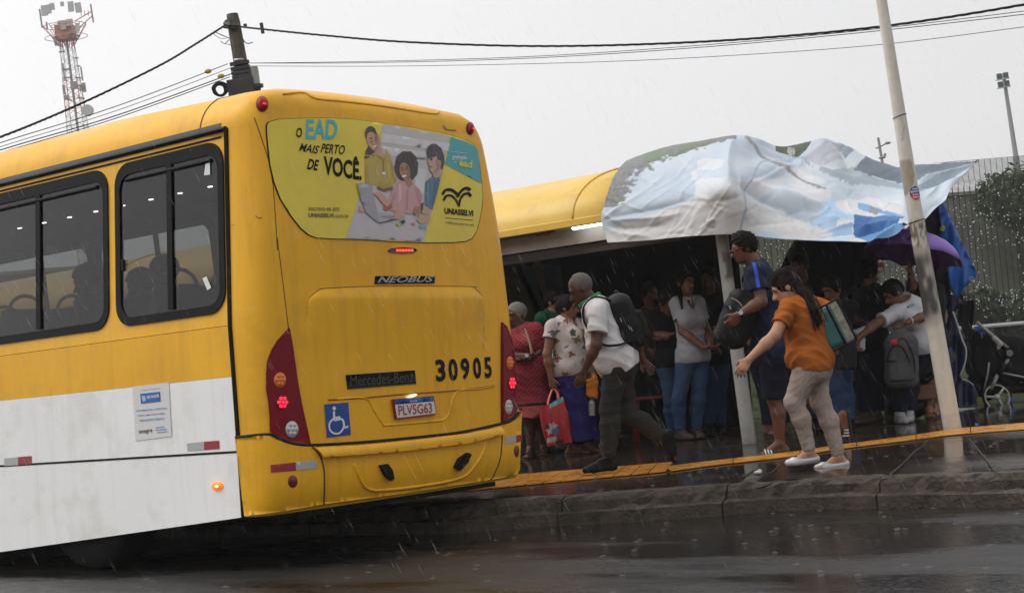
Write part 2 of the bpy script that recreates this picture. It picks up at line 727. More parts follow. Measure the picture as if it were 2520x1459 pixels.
def inset(z):
    if z < 1.5:
        return 0.0
    if z <= ZRAIL:
        return 0.085 * (z - 1.5) / (ZRAIL - 1.5)
    s = min(1.0, (z - ZRAIL) / (ZTOP - ZRAIL))
    return 0.085 + 0.36 * (1 - math.sqrt(max(0.0, 1 - s * s)))


TAIL_DROP = 0.05


def dropz(x, z):
    """the roof line sinks a little towards the tail"""
    return z - TAIL_DROP * min(1, max(0, (x - (XB - 1.6)) / 1.2)) * min(1.06, max(0, (z - ZRAIL) / (ZTOP - ZRAIL)))


def xoff(y, z):
    """how far the tail lies ahead of its rearmost line"""
    k_ = TAIL_DROP / (ZTOP - ZRAIL)
    if z > ZRAIL:
        z = (z - k_ * ZRAIL) / (1 - k_)
    return xoff_flat(y, z)


def xoff_flat(y, z):
    s = abs(y - YC)
    w = 1.25 - inset(z)
    o = 0.055 * (s / 1.1) ** 2
    rc = 0.12
    d = w - s
    if d < 0:
        o += rc - d * 6
    elif d < rc:
        o += rc - math.sqrt(max(0, rc * rc - (rc - d) ** 2))
    if z > 1.95:
        o += 0.075 * ((min(z, ZTOP) - 1.95) / 1.0) ** 1.5
    rt = 0.16
    dz = ZTOP - z
    if dz < rt:
        o += rt - math.sqrt(max(0, rt * rt - (rt - max(dz, 0)) ** 2))
    if z < 0.55:
        o += 0.05 * ((0.55 - z) / 0.2) ** 2
    return o


def rear(u, v, off=0.0):
    d = ray(u, v)
    f = lambda t: (CO + d * t)
    g_ = lambda t: f(t)[0] - (XB - xoff(f(t)[1], f(t)[2]) + off)
    ts = np.linspace((XB + 0.06) / d[0], (XB - 0.62) / d[0], 46)
    prev = g_(ts[0])
    best, bt = abs(prev), ts[0]
    for a, b in zip(ts, ts[1:]):
        c = g_(b)
        if prev > 0 >= c:
            for _ in range(16):
                m_ = (a + b) / 2
                if g_(m_) > 0:
                    a = m_
                else:
                    b = m_
            return f(b)
        if abs(c) < best:
            best, bt = abs(c), b
        prev = c
    return f(bt)


def rear_off(p, off):
    y, z = p[1], p[2]
    e_ = 0.004
    gy = (xoff(y + e_, z) - xoff(y - e_, z)) / (2 * e_)
    gz = (xoff(y, z + e_) - xoff(y, z - e_)) / (2 * e_)
    n_ = unit([1, gy, gz])
    return np.asarray(p) + n_ * off


def side(u, v, off=0.0):
    Y = YB
    for _ in range(12):
        p = onY(u, v, Y - off)
        Y = YB + inset(min(p[2], ZRAIL))
    return onY(u, v, Y - off)


def patch(poly, surf, off, m, name, parent, step=14, holes=(), thick=0.0, label=None, smooth=True):
    """an outline laid on the bodywork, off metres proud of it"""
    vs, fs = fill(poly, holes, step)
    if surf is rear:
        V = [rear_off(rear(u, v), off) for u, v in vs]
    else:
        V = [surf(u, v, off) for u, v in vs]
    if thick:
        n0 = len(V)
        edge = {}
        for f in fs:
            for i in range(3):
                k = (f[i], f[(i + 1) % 3])
                edge[tuple(sorted(k))] = edge.get(tuple(sorted(k)), []) + [k]
        back = [rear_off(p, -thick) if surf is rear else np.asarray(p) + np.array([0, thick, 0]) for p in V]
        V = V + back
        fs = list(fs) + [(k[0][0], k[0][1], k[0][1] + n0, k[0][0] + n0) for k in edge.values() if len(k) == 1]
    o = mesh_obj(name, V, fs, m, parent, smooth, label=label)
    return o


def text2d(s, bold=0.0, shear=0.0):
    cu = bpy.data.curves.new('lettering_source', 'FONT')
    cu.body = s
    cu.size = 1
    cu.offset = bold
    cu.shear = shear
    cu.resolution_u = 3
    o = bpy.data.objects.new('lettering_source', cu)
    COL.objects.link(o)
    dg = bpy.context.evaluated_depsgraph_get()
    ev = o.evaluated_get(dg)
    me = ev.to_mesh()
    V = np.array([v.co[:2] for v in me.vertices])
    Fc = [tuple(p.vertices) for p in me.polygons]
    ev.to_mesh_clear()
    bpy.data.objects.remove(o)
    bpy.data.curves.remove(cu)
    V = (V - V.min(0)) / (V.max(0) - V.min(0) + 1e-9)
    return V, Fc


def letter(s, p0, p1, p2, surf, off, m, parent, bold=0.0, shear=0.0, name='lettering'):
    """writing between lower-left p0, lower-right p1 and upper-left p2"""
    V, Fc = text2d(s, bold, shear)
    p0, p1, p2 = map(lambda q: np.asarray(q, float), (p0, p1, p2))
    W = []
    for x, y in V:
        q = p0 + (p1 - p0) * x + (p2 - p0) * y
        W.append(rear_off(rear(*q), off) if surf is rear else surf(q[0], q[1], off))
    return mesh_obj(name, W, Fc, m, parent)


BUS = empty('city_bus', (XB - 3, YC, 0), 'yellow and white city bus with an advert covering its rear window', 'bus')

# tail shell with the rear quarters and the roof
XQ = XB - 0.30
XF = XB - 11.6
zrows = sorted(set([ZSK + k * 0.055 for k in range(int((2.62 - ZSK) / 0.055) + 1)] + [2.66, ZRAIL] + [ZTOP - 0.345 * math.cos(math.radians(a)) for a in range(0, 91, 9)]))
zrows = [z for z in zrows if z <= ZTOP + 1e-6]
tt = np.concatenate([np.linspace(0, 0.13, 9)[:-1], np.linspace(0.13, 0.87, 25), np.linspace(0.87, 1, 9)[1:]])
V, Fc = [], []
nt_ = len(tt)
for z in zrows:
    w = 1.25 - inset(z)
    for t_ in tt:
        s_ = 2 * t_ - 1
        if z >= ZTOP - 1e-6:
            y = YC + s_ * w
            V.append((XB - xoff_flat(y, z), y, z + 0.02 * (1 - s_ * s_)))
        else:
            y = YC + s_ * w
            V.append((XB - xoff_flat(y, z), y, z))
nz = len(zrows)
for j in range(nz - 1):
    for i in range(nt_ - 1):
        Fc.append((j * nt_ + i, j * nt_ + i + 1, (j + 1) * nt_ + i + 1, (j + 1) * nt_ + i))
# rim: left column up, top row, right column down; carried forward to the seam
rim = [j * nt_ for j in range(nz)] + [(nz - 1) * nt_ + i for i in range(1, nt_)] + [j * nt_ + nt_ - 1 for j in range(nz - 2, -1, -1)]
b0 = len(V)
for r_ in rim:
    p = V[r_]
    V.append((min(XQ, p[0] - 0.02) if p[2] < ZRAIL - 1e-6 else min(XB - 0.55, p[0] - 0.03), p[1], p[2]))
for k in range(len(rim) - 1):
    Fc.append((rim[k], rim[k + 1], b0 + k + 1, b0 + k))
V = [(p[0], p[1], dropz(p[0], p[2])) for p in V]
mesh_obj('tail_shell', V, Fc, M_YEL, BUS, smooth=True)
# roof forward of the tail
roof_prof = [(YC - (1.25 - inset(z)), z) for z in zrows if z >= ZRAIL - 1e-6] + [(YC + (1.25 - inset(ZTOP)) * s_, ZTOP + 0.02 * (1 - s_ * s_)) for s_ in np.linspace(-1, 1, 13)[1:-1]]
roof_prof += [(2 * YC - y, z) for y, z in reversed([q for q in roof_prof if q[1] <= ZTOP + 1e-6][:len([z for z in zrows if z >= ZRAIL - 1e-6])])]
V, Fc = [], []
for X in (XB - 0.552, XB - 0.9, XB - 1.25, XB - 1.6, XB - 4, XB - 8, XF):
    V += [(X, y, dropz(X, z)) for y, z in roof_prof]
n_ = len(roof_prof)
for i in range(6):
    for k in range(n_ - 1):
        Fc.append((i * n_ + k, i * n_ + k + 1, (i + 1) * n_ + k + 1, (i + 1) * n_ + k))
roof = mesh_obj('roof', V, Fc, M_YEL, BUS, smooth=True)
MB().tube([(XB - 0.55, y, dropz(XB - 0.55, z) + 0.001) for y, z in roof_prof], 0.005, 6).build('roof_seam', mat('seam_brown', (0.10, 0.065, 0.03), 0.7), roof)

# left flank: window band, yellow band, white band, skirt
ZST, ZSM = 1.187, 0.7315
WIN = []
x1 = XB - 0.335
for k in range(7):
    wd_ = 1.06 if k == 0 else 1.60
    WIN.append((x1 - wd_, x1))
    x1 -= wd_ + 0.085
ZW0, ZW1 = 1.585, 2.645
XS = XQ - 0.012


def flank(poly, holes, name, m, yfun, step=0.3, label=None, parent=None):
    vs, fs = fill(poly, holes, step)
    return mesh_obj(name, [(x_, yfun(z_), z_) for x_, z_ in vs], fs, m, parent or BUS, label=label)


ly = lambda z: YB + inset(z)
ry = lambda z: YB + 2.5 - inset(z)
holes = [rrect(a, b, ZW0, ZW1, 0.14) for a, b in WIN]
for yf in (ly, ry):
    flank([(XS, 1.50), (XS, ZRAIL - 0.004), (XF, ZRAIL - 0.004), (XF, 1.50)], holes, 'window_band', M_YEL, yf)
    flank([(XS, ZST), (XS, 1.497), (XF, 1.497), (XF, ZST)], [], 'yellow_band', M_YEL, yf)
    flank([(XS, ZSM + 0.006), (XS, ZST - 0.001), (XF, ZST - 0.001), (XF, ZSM + 0.006)], [], 'white_band', M_WHITE, yf)
    sk = flank([(XS, ZSK), (XS, ZSM - 0.006), (XF, ZSM - 0.006), (XF, 0.2), (XB - 6, 0.16), (XB - 2.877, 0.13)], [], 'skirt_panel', M_WHITE, yf)
    sgn = -1 if yf is ly else 1
    MB().box((XS - 5.5, yf(ZSM) - sgn * 0.004, ZSM), (11, 0.012, 0.014)).build('panel_joint', M_RUB, sk)
MB().tube([(XF, ly(2.70) - 0.004, 2.712), (XQ + 0.0, ly(2.70) - 0.006, 2.712)], 0.02, 6, flat=0.8).build('gutter_rail', M_RUB, BUS)
MB().tube([(XF, ly(2.66) - 0.002, 2.668), (XQ - 0.05, ly(2.66) - 0.003, 2.668)], 0.0065, 6).build('gutter_trim', M_RUB, BUS)
MB().tube([(XQ, ly(z) - 0.003, z) for z in (2.715, 2.3, 1.9, 1.5, 1.0, 0.6, ZSK)], [0.017, 0.017, 0.016, 0.016, 0.016, 0.017, 0.02], 6).build('corner_gasket', M_RUB, BUS)
# windows: rubber surround, sash bars, tinted pane
M_PANE = glass('tinted_glass', (0.37, 0.38, 0.38))
M_FRAME = mat('window_frame_black', (0.006, 0.006, 0.0065), 0.5, spec=0.12)
for yf, sgn in ((ly, -1), (ry, 1)):
    for k, (a, b) in enumerate(WIN):
        out_, in_ = rrect(a - 0.004, b + 0.004, ZW0 - 0.004, ZW1 + 0.004, 0.144), rrect(a + 0.046, b - 0.046, ZW0 + 0.05, ZW1 - 0.075, 0.10)
        vs, fs = fill(out_, [in_], 0.12)
        V = [(x_, yf(z_) + sgn * 0.012, z_) for x_, z_ in vs]
        n0 = len(V)
        V += [(x_, yf(z_) - sgn * 0.02, z_) for x_, z_ in vs]
        ed = {}
        for f in fs:
            for i in range(3):
                q = tuple(sorted((f[i], f[(i + 1) % 3])))
                ed[q] = ed.get(q, 0) + 1
        fs = list(fs) + [(q[0], q[1], q[1] + n0, q[0] + n0) for q, c in ed.items() if c == 1]
        wf = mesh_obj('window', V, fs, M_FRAME, BUS)
        vs, fs = fill(rrect(a + 0.04, b - 0.04, ZW0 + 0.045, ZW1 - 0.07, 0.10), [], 0.4)
        mesh_obj('pane', [(x_, yf(z_) + sgn * 0.001, z_) for x_, z_ in vs], fs, M_PANE, wf)
        sb = MB()
        xm = a + (b - a) * 0.52
        sb.box((xm, yf(2.1) + sgn * 0.004, (ZW0 + ZW1) / 2), (0.05, 0.02, ZW1 - ZW0 - 0.12), ax=[[1, 0, 0], unit([0, 1, 0]), unit([0, -sgn * 0.071, 1])])
        sb.build('sash_bar', M_FRAME, wf)
        if sgn < 0:
            MB().box((a + 0.075, yf(1.98) - 0.01, 1.98), (0.03, 0.02, 0.075), bevel=0.005).build('latch', M_FRAME, wf)
            MB().tube([(a + 0.11, yf(2.54) - 0.006, 2.535), (b - 0.11, yf(2.54) - 0.006, 2.535)], 0.014, 6).build('top_track', M_FRAME, wf)
M_STICK = mat('white_sticker', (0.7, 0.7, 0.68), 0.5)
for q in (((507, 392), (516, 391), (517, 430), (502, 432)), ((498, 685), (508, 680), (520, 708), (510, 714))):
    patch(q, side, 0.008, M_STICK, 'window_sticker', BUS, step=None)

# interior: floor, ceiling with lamps, seats with hoop grips
M_INT = mat('interior_grey', (0.16, 0.16, 0.16), 0.7)
M_CEIL = mat('interior_ceiling', (0.13, 0.13, 0.135), 0.6)
M_SEAT = mat('seat_fabric', (0.03, 0.032, 0.045), 0.8, var=0.2)
M_OLIVE = mat('interior_panel', (0.30, 0.27, 0.14), 0.6)
MB().box((XB - 5.95, YC, 2.74), (11.2, 2.33, 0.03)).build('ceiling_panel', M_CEIL, BUS)
for yy in (YB + 0.165, YB + 2.335):
    MB().box((XB - 5.95, yy, 2.69), (11.2, 0.10, 0.13)).build('ceiling_cove', M_CEIL, BUS)
MB().box((XB - 5.95, YC, 0.98), (11.2, 2.44, 0.06)).build('floor_panel', M_INT, BUS)
MB().box((XB - 5.95, YB + 2.44, 1.28), (11.2, 0.02, 0.56)).build('wall_lining', M_OLIVE, BUS)
MB().box((XB - 0.42, YC, 1.9), (0.03, 2.25, 1.75)).build('rear_bulkhead', M_INT, BUS)
MB().box((XB - 5.9, YC, 0.64), (11.0, 2.3, 0.56)).build('underbody', M_RUB, BUS)
MB().box((XB - 0.32, YC, 0.36), (0.36, 1.9, 0.12)).build('rear_chassis', M_RUB, BUS)
M_LED = mat('cabin_lamp_lit', (1.0, 0.95, 0.82), 0.5, emit=6.0)
for k in range(14):
    for yy in (YC + 0.45,):
        MB().box((XB - 0.9 - 0.36 * k, yy, 2.722), (0.034, 0.022, 0.008)).build('cabin_lamp', M_LED, BUS)
M_GRIP = mat('grip_black', (0.02, 0.02, 0.022), 0.4)
for k in range(11):
    for y0 in (YB + 0.42, YB + 2.06):
        X = XB - 1.0 - 0.85 * k
        st = MB()
        st.box((X - 0.22, y0, 1.42), (0.44, 0.8, 0.1), bevel=0.03)
        st.box((X, y0 - 0.2, 1.62), (0.07, 0.37, 0.42), bevel=0.03, ax=[unit([1, 0, 0.15]), [0, 1, 0], unit([-0.15, 0, 1])])
        st.box((X, y0 + 0.2, 1.62), (0.07, 0.37, 0.42), bevel=0.03, ax=[unit([1, 0, 0.15]), [0, 1, 0], unit([-0.15, 0, 1])])
        st.box((X - 0.2, y0, 1.19), (0.3, 0.5, 0.37))
        s_o = st.build('seat', M_SEAT, BUS)
        hp = MB()
        for dy in (-0.2, 0.2):
            hp.tube([(X + 0.03 - 0.15 * 0.2, y0 + dy - 0.14 * math.cos(a), 1.80 + 0.12 * math.sin(a)) for a in np.linspace(0, math.pi, 9)], 0.014, 6)
        hp.build('grip_hoop', M_GRIP, s_o, smooth=True)
for k in range(4):
    MB().tube([(XB - 1.9 - 2.2 * k, YC - 0.35, 1.0), (XB - 1.9 - 2.2 * k, YC - 0.35, 2.73)], 0.017, 8).build('handrail_post', mat('rail_yellow', (0.55, 0.36, 0.02), 0.4), BUS, smooth=True)

# front end (out of the picture but standing there)
fr = MB()
fp = [(YB, 0.3), (YB, 1.5), (YB + 0.085, ZRAIL), (YB + 0.3, 3.0), (YC, 3.06), (YB + 2.2, 3.0), (YB + 2.415, ZRAIL), (YB + 2.5, 1.5), (YB + 2.5, 0.3)]
fr.prism([(XF, y, z) for y, z in fp], (-0.02, 0, 0))
fr.build('front_panel', M_YEL, BUS)
MB().box((XF - 0.03, YC, 2.05), (0.02, 2.2, 1.25), bevel=0.0).build('windscreen', mat('dark_glass', (0.02, 0.022, 0.025), 0.08), BUS)

# wheels
M_TYRE = mat('wet_tyre', (0.006, 0.006, 0.006), 0.75, var=0.2, spec=0.15)
for X in (-8.98, XB - 8.8):
    for y0, s_ in ((YB + 0.2, -1), (YB + 2.3, 1)):
        prof = [(0.2, -0.14), (0.36, -0.15), (0.46, -0.145), (0.495, -0.11), (0.5, -0.05), (0.5, 0.05), (0.495, 0.11), (0.46, 0.145), (0.3, 0.15), (0.2, 0.14)]
        V, Fc = [], []
        N = 40
        for r_, yy in prof:
            V += [(X + r_ * math.cos(2 * math.pi * k / N), y0 + yy, 0.5 + r_ * math.sin(2 * math.pi * k / N)) for k in range(N)]
        for j in range(len(prof) - 1):
            for k in range(N):
                Fc.append((j * N + k, j * N + (k + 1) % N, (j + 1) * N + (k + 1) % N, (j + 1) * N + k))
        wh = mesh_obj('wheel', V, Fc, M_TYRE, BUS, smooth=True)
        MB().disc((X, y0 + s_ * 0.06, 0.5), (0, s_, 0), 0.24, 0.03, r2=0.2).disc((X, y0 + s_ * 0.09, 0.5), (0, s_, 0), 0.09, 0.07, r2=0.07).build('rim', M_STEEL, wh)

# ---- rear window advert
A = Z_(1000, 420, 1000, 2516)
B = Z_(800, 300, 1300, 2520)
win_out = [B(*q) for q in ((515, 395), (530, 370), (600, 350), (800, 340), (1000, 338), (1200, 350), (1420, 380), (1640, 410), (1900, 460), (2060, 510), (2120, 545), (2145, 600), (2160, 700), (2178, 850), (2185, 950), (2175, 1050), (2160, 1130), (2135, 1215), (2105, 1265), (2050, 1290), (1950, 1298), (1750, 1300), (1500, 1292), (1250, 1275), (1000, 1268), (900, 1262), (840, 1240), (780, 1190), (700, 1090), (620, 960), (570, 830), (540, 700), (525, 560), (515, 450))]
cu_, cv_ = np.mean(win_out, 0)
grow = lambda P, k: [(cu_ + (u - cu_) * (1 + k), cv_ + (v - cv_) * (1 + k)) for u, v in P]
patch(grow(win_out, 0.009), rear, 0.004, M_RUB, 'rear_window_seal', BUS, step=16)
M_ADY = mat('advert_lime', (0.74, 0.59, 0.065), 0.28, spec=0.35, var=0.10, vscale=2.2, rvar=0.06)
ADV = patch(win_out, rear, 0.008, M_ADY, 'rear_window_advert', BUS, step=12, label='lime advert film with a photo of three students')


def art(pts, col, lay, name='advert_print', rough=0.25):
    m = mat('print_%02d%02d%02d' % tuple(int(c * 99) for c in col), col, rough, coat=0.2, var=0.06, vscale=14)
    return patch([A(*q) for q in pts], rear, 0.008 + 0.0012 * lay, m, name, ADV, step=10)


def blob(cx, cy, rx, ry, rot=0, n=18, w=0.0, seed=0):
    r_ = np.random.default_rng(seed)
    c, s_ = math.cos(math.radians(rot)), math.sin(math.radians(rot))
    P = []
    for k in range(n):
        a = 2 * math.pi * k / n
        q = 1 + (r_.uniform(-w, w) if w else 0)
        x_, y_ = rx * math.cos(a) * q, ry * math.sin(a) * q
        P.append((cx + x_ * c - y_ * s_, cy + x_ * s_ + y_ * c))
    return P


SK1, SK2, SK3 = (0.52, 0.30, 0.21), (0.36, 0.17, 0.10), (0.50, 0.31, 0.23)
art([(1332, 195), (2008, 322), (1732, 1380), (955, 1345)], (0.50, 0.475, 0.475), 1)
art([(1310, 290), (2000, 395), (1985, 470), (1290, 380)], (0.62, 0.60, 0.60), 2)
art([(1300, 420), (1780, 480), (1780, 560), (1420, 520)], (0.60, 0.58, 0.58), 2)
art([(1640, 620), (1760, 660), (1740, 900), (1650, 860)], (0.62, 0.61, 0.62), 2)
art([(1085, 985), (1330, 1040), (1790, 1180), (1735, 1375), (962, 1335)], (0.52, 0.48, 0.50), 2)
art([(2010, 328), (2150, 370), (2262, 425), (2285, 470), (2318, 795), (1952, 600)], (0.03, 0.34, 0.37), 2)
# standing woman in yellow
art([(1140, 545), (1150, 470), (1190, 400), (1240, 430), (1235, 520), (1170, 545)], (0.07, 0.025, 0.02), 3)
art([(1150, 500), (1230, 490), (1262, 520), (1330, 540), (1360, 450), (1400, 520), (1440, 660), (1470, 760), (1440, 800), (1400, 840), (1330, 848), (1275, 825), (1225, 800), (1215, 880), (1190, 790), (1150, 780), (1145, 640)], (0.46, 0.33, 0.05), 3)
art([(1240, 450), (1300, 430), (1330, 500), (1322, 545), (1300, 540), (1250, 500)], SK1, 4)
art(blob(1232, 365, 66, 112, -18), SK1, 5)
art([(1142, 290), (1155, 245), (1180, 222), (1215, 222), (1245, 250), (1270, 320), (1255, 330), (1230, 285), (1195, 275), (1165, 300), (1158, 350)], (0.045, 0.025, 0.02), 6)
art(blob(1238, 424, 24, 9, -30, 10), (0.75, 0.7, 0.68), 7)
art(blob(1205, 377, 16, 5, -20, 8), (0.05, 0.02, 0.015), 7)
art(blob(1252, 360, 13, 5, -20, 8), (0.05, 0.02, 0.015), 7)
art([(1262, 520), (1285, 512), (1330, 548), (1362, 530), (1350, 560), (1325, 560)], (0.38, 0.26, 0.03), 5)
art([(1322, 560), (1334, 560), (1336, 680), (1324, 680)], (0.25, 0.17, 0.03), 5)
art(blob(1330, 693, 18, 16, 0, 10), (0.7, 0.7, 0.7), 6)
art([(1265, 825), (1330, 848), (1425, 825), (1420, 860), (1340, 880), (1270, 850)], (0.16, 0.07, 0.03), 4)
# seated woman in pink
art(blob(1562, 625, 118, 155, 0, 30, 0.05, 3), (0.028, 0.014, 0.012), 5)
art([(1420, 860), (1480, 775), (1545, 765), (1575, 830), (1630, 795), (1690, 850), (1720, 920), (1710, 1030), (1690, 1080), (1600, 1100), (1450, 1080), (1380, 1060), (1330, 1060), (1370, 980)], (0.55, 0.30, 0.30), 5)
art([(1520, 740), (1600, 740), (1622, 800), (1580, 840), (1545, 780)], SK2, 6)
art(blob(1540, 672, 54, 88, -12), SK2, 7)
art(blob(1532, 722, 26, 11, -14, 10), (0.8, 0.76, 0.74), 8)
art(blob(1510, 660, 13, 5, -10, 8), (0.03, 0.012, 0.01), 8)
art(blob(1556, 652, 13, 5, -10, 8), (0.03, 0.012, 0.01), 8)
art([(1222, 890), (1290, 885), (1350, 930), (1400, 990), (1370, 1030), (1320, 1000), (1265, 930), (1230, 905)], SK1, 7)
art([(1340, 1000), (1400, 990), (1420, 1040), (1360, 1070), (1325, 1060)], (0.40, 0.07, 0.06), 6)
art([(1425, 1100), (1470, 1050), (1530, 1080), (1540, 1130), (1480, 1160), (1430, 1140)], SK1, 7)
# man in blue
art([(1750, 780), (1800, 740), (1835, 700), (1900, 730), (1920, 690), (1868, 890), (1822, 1055), (1745, 1020)], (0.055, 0.16, 0.24), 5)
art([(1795, 640), (1900, 610), (1925, 680), (1890, 800), (1830, 720)], SK3, 6)
art([(1775, 500), (1885, 470), (1905, 600), (1890, 670), (1820, 695), (1795, 670), (1785, 610), (1772, 590)], SK3, 7)
art([(1760, 480), (1770, 430), (1810, 398), (1850, 398), (1905, 440), (1935, 520), (1940, 590), (1915, 660), (1900, 640), (1905, 570), (1870, 560), (1862, 520), (1790, 545), (1772, 540)], (0.03, 0.022, 0.022), 8)
art(blob(1806, 560, 14, 5, 0, 8), (0.03, 0.015, 0.01), 9)
art(blob(1800, 628, 16, 5, -8, 8), (0.2, 0.06, 0.05), 9)
art([(1700, 1040), (1745, 1020), (1800, 1050), (1795, 1110), (1720, 1100)], SK3, 6)
art([(1655, 1160), (1690, 1110), (1790, 1110), (1800, 1140), (1780, 1190), (1700, 1200)], SK3, 7)
art([(1640, 1030), (1700, 1020), (1700, 1090), (1650, 1120), (1620, 1080)], SK2, 7)
art([(1700, 1000), (1730, 985), (1720, 1060), (1705, 1070)], (0.03, 0.03, 0.035), 8)
# laptop and things on the desk
art([(1058, 792), (1190, 795), (1240, 980), (1285, 1185), (1275, 1192), (1150, 1090), (1095, 950)], (0.33, 0.31, 0.36), 8)
art([(1245, 1080), (1440, 1100), (1465, 1150), (1290, 1188)], (0.40, 0.37, 0.42), 7)
art([(1290, 1186), (1465, 1150), (1462, 1158), (1292, 1196)], (0.04, 0.04, 0.05), 8)
art([(1075, 1080), (1090, 1020), (1120, 1020), (1130, 1085)], SK1, 7)
art([(1450, 1200), (1510, 1170), (1525, 1195), (1480, 1230)], (0.34, 0.46, 0.03), 7)
art([(1490, 1180), (1530, 1155), (1548, 1180), (1515, 1208)], (0.03, 0.03, 0.03), 8)
art([(1605, 1190), (1640, 1185), (1645, 1212), (1612, 1212)], (0.5, 0.2, 0.2), 7)
art([(1685, 1215), (1760, 1212), (1755, 1245), (1690, 1245)], (0.1, 0.42, 0.46), 7)
for P_, c_, l_ in (
        ([(1240, 290), (1268, 320), (1280, 380), (1268, 440), (1240, 470), (1250, 400), (1240, 340)], (0.40, 0.21, 0.14), 6.5),
        ([(1180, 345), (1200, 335), (1222, 345), (1205, 350)], (0.12, 0.06, 0.04), 7), ([(1238, 335), (1258, 326), (1272, 336), (1256, 341)], (0.12, 0.06, 0.04), 7),
        ([(1215, 395), (1232, 400), (1228, 408), (1212, 404)], (0.40, 0.21, 0.15), 7),
        ([(1150, 640), (1170, 600), (1185, 700), (1180, 790), (1150, 780)], (0.38, 0.27, 0.035), 4), ([(1400, 540), (1440, 660), (1468, 760), (1440, 795), (1420, 700)], (0.38, 0.27, 0.035), 4),
        ([(1250, 700), (1262, 600), (1272, 600), (1268, 720)], (0.54, 0.41, 0.10), 4.5), ([(1360, 600), (1380, 590), (1400, 720), (1380, 760)], (0.54, 0.41, 0.10), 4.5), ([(1280, 770), (1340, 800), (1410, 770), (1400, 830), (1290, 830)], (0.40, 0.29, 0.04), 4.5),
        ([(1465, 520), (1510, 480), (1580, 475), (1530, 505), (1490, 560), (1470, 600)], (0.055, 0.03, 0.024), 6), ([(1600, 500), (1650, 560), (1670, 660), (1640, 620), (1620, 560)], (0.05, 0.027, 0.02), 6),
        ([(1560, 610), (1590, 640), (1596, 700), (1575, 745), (1560, 760), (1570, 690)], (0.26, 0.115, 0.065), 8), ([(1496, 640), (1512, 632), (1524, 640), (1510, 645)], (0.05, 0.02, 0.015), 8), ([(1545, 632), (1560, 624), (1572, 634), (1558, 638)], (0.05, 0.02, 0.015), 8), ([(1530, 690), (1545, 694), (1540, 702), (1526, 699)], (0.25, 0.11, 0.06), 8),
        ([(1480, 800), (1500, 790), (1510, 950), (1470, 1000)], (0.66, 0.41, 0.40), 6), ([(1560, 860), (1580, 850), (1575, 1050), (1550, 1060)], (0.43, 0.22, 0.22), 6), ([(1640, 830), (1690, 860), (1712, 920), (1705, 1020), (1670, 960)], (0.44, 0.23, 0.23), 6), ([(1400, 960), (1440, 880), (1450, 940), (1410, 1030)], (0.46, 0.24, 0.24), 6),
        ([(1845, 560), (1880, 560), (1895, 640), (1850, 685), (1830, 690), (1860, 630)], (0.36, 0.20, 0.14), 8), ([(1790, 548), (1815, 542), (1822, 549), (1795, 556)], (0.05, 0.03, 0.025), 9.5), ([(1880, 590), (1896, 580), (1902, 610), (1888, 625)], (0.42, 0.24, 0.17), 9.5),
        ([(1790, 410), (1840, 402), (1880, 430), (1830, 425)], (0.08, 0.065, 0.06), 9), ([(1850, 740), (1905, 720), (1870, 870), (1830, 1020), (1810, 1010)], (0.035, 0.11, 0.17), 6), ([(1765, 800), (1785, 790), (1780, 980), (1760, 1000)], (0.08, 0.22, 0.32), 6),
        ([(1075, 810), (1180, 812), (1190, 850), (1085, 850)], (0.40, 0.38, 0.43), 9), ([(1300, 1120), (1430, 1120), (1440, 1135), (1305, 1140)], (0.25, 0.23, 0.27), 8.5), ([(1290, 300), (1330, 300), (1260, 520), (1240, 500)], (0.62, 0.52, 0.08), 2)):
    art(P_, c_, l_)
M_TEAL = mat('print_teal', (0.03, 0.42, 0.52), 0.3)
M_GREYP = mat('print_grey', (0.17, 0.15, 0.04), 0.35)
M_WHP = mat('print_white', (0.7, 0.72, 0.72), 0.35)
M_LIME = mat('print_lime', (0.55, 0.56, 0.05), 0.35)
LO = 0.0115
letter('O', A(455, 335), A(515, 330), A(452, 238), rear, LO, M_BLACK, ADV, 0.02, 0.12)
letter('EAD', A(550, 348), A(870, 350), A(545, 150), rear, LO, M_TEAL, ADV, 0.02, 0.12)
letter('MAIS', A(480, 468), A(670, 498), A(500, 388), rear, LO, M_BLACK, ADV, 0.012, 0.15)
letter('PERTO', A(700, 485), A(935, 505), A(715, 392), rear, LO, M_BLACK, ADV, 0.012, 0.1)
letter('DE', A(562, 650), A(668, 665), A(580, 545), rear, LO, M_BLACK, ADV, 0.025, 0.1)
letter('VOCÊ.', A(735, 705), A(1112, 765), A(730, 470), rear, LO, M_BLACK, ADV, 0.03, 0.05)
letter('inscreva-se em:', A(578, 1068), A(893, 1072), A(578, 1020), rear, LO, M_GREYP, ADV, 0.008)
letter('UNIASSELVI', A(578, 1132), A(830, 1136), A(578, 1090), rear, LO, mat('print_dark', (0.10, 0.085, 0.03), 0.4), ADV, 0.03)
letter('.com.br', A(836, 1137), A(985, 1140), A(836, 1095), rear, LO, M_GREYP, ADV, 0.008)
letter('graduação', A(2020, 555), A(2165, 565), A(2022, 505), rear, 0.014, M_WHP, ADV, 0.025)
letter('com', A(2030, 588), A(2062, 590), A(2031, 572), rear, 0.014, M_WHP, ADV, 0.01)
letter('ead', A(2085, 622), A(2218, 645), A(2090, 545), rear, 0.014, M_LIME, ADV, 0.05)
for q in ([(2010, 474), (2165, 490), (2165, 494), (2010, 478)], [(2015, 556), (2125, 562), (2125, 566), (2015, 560)]):
    patch([A(*p) for p in q], rear, 0.014, M_WHP, 'advert_rule', ADV, step=None)


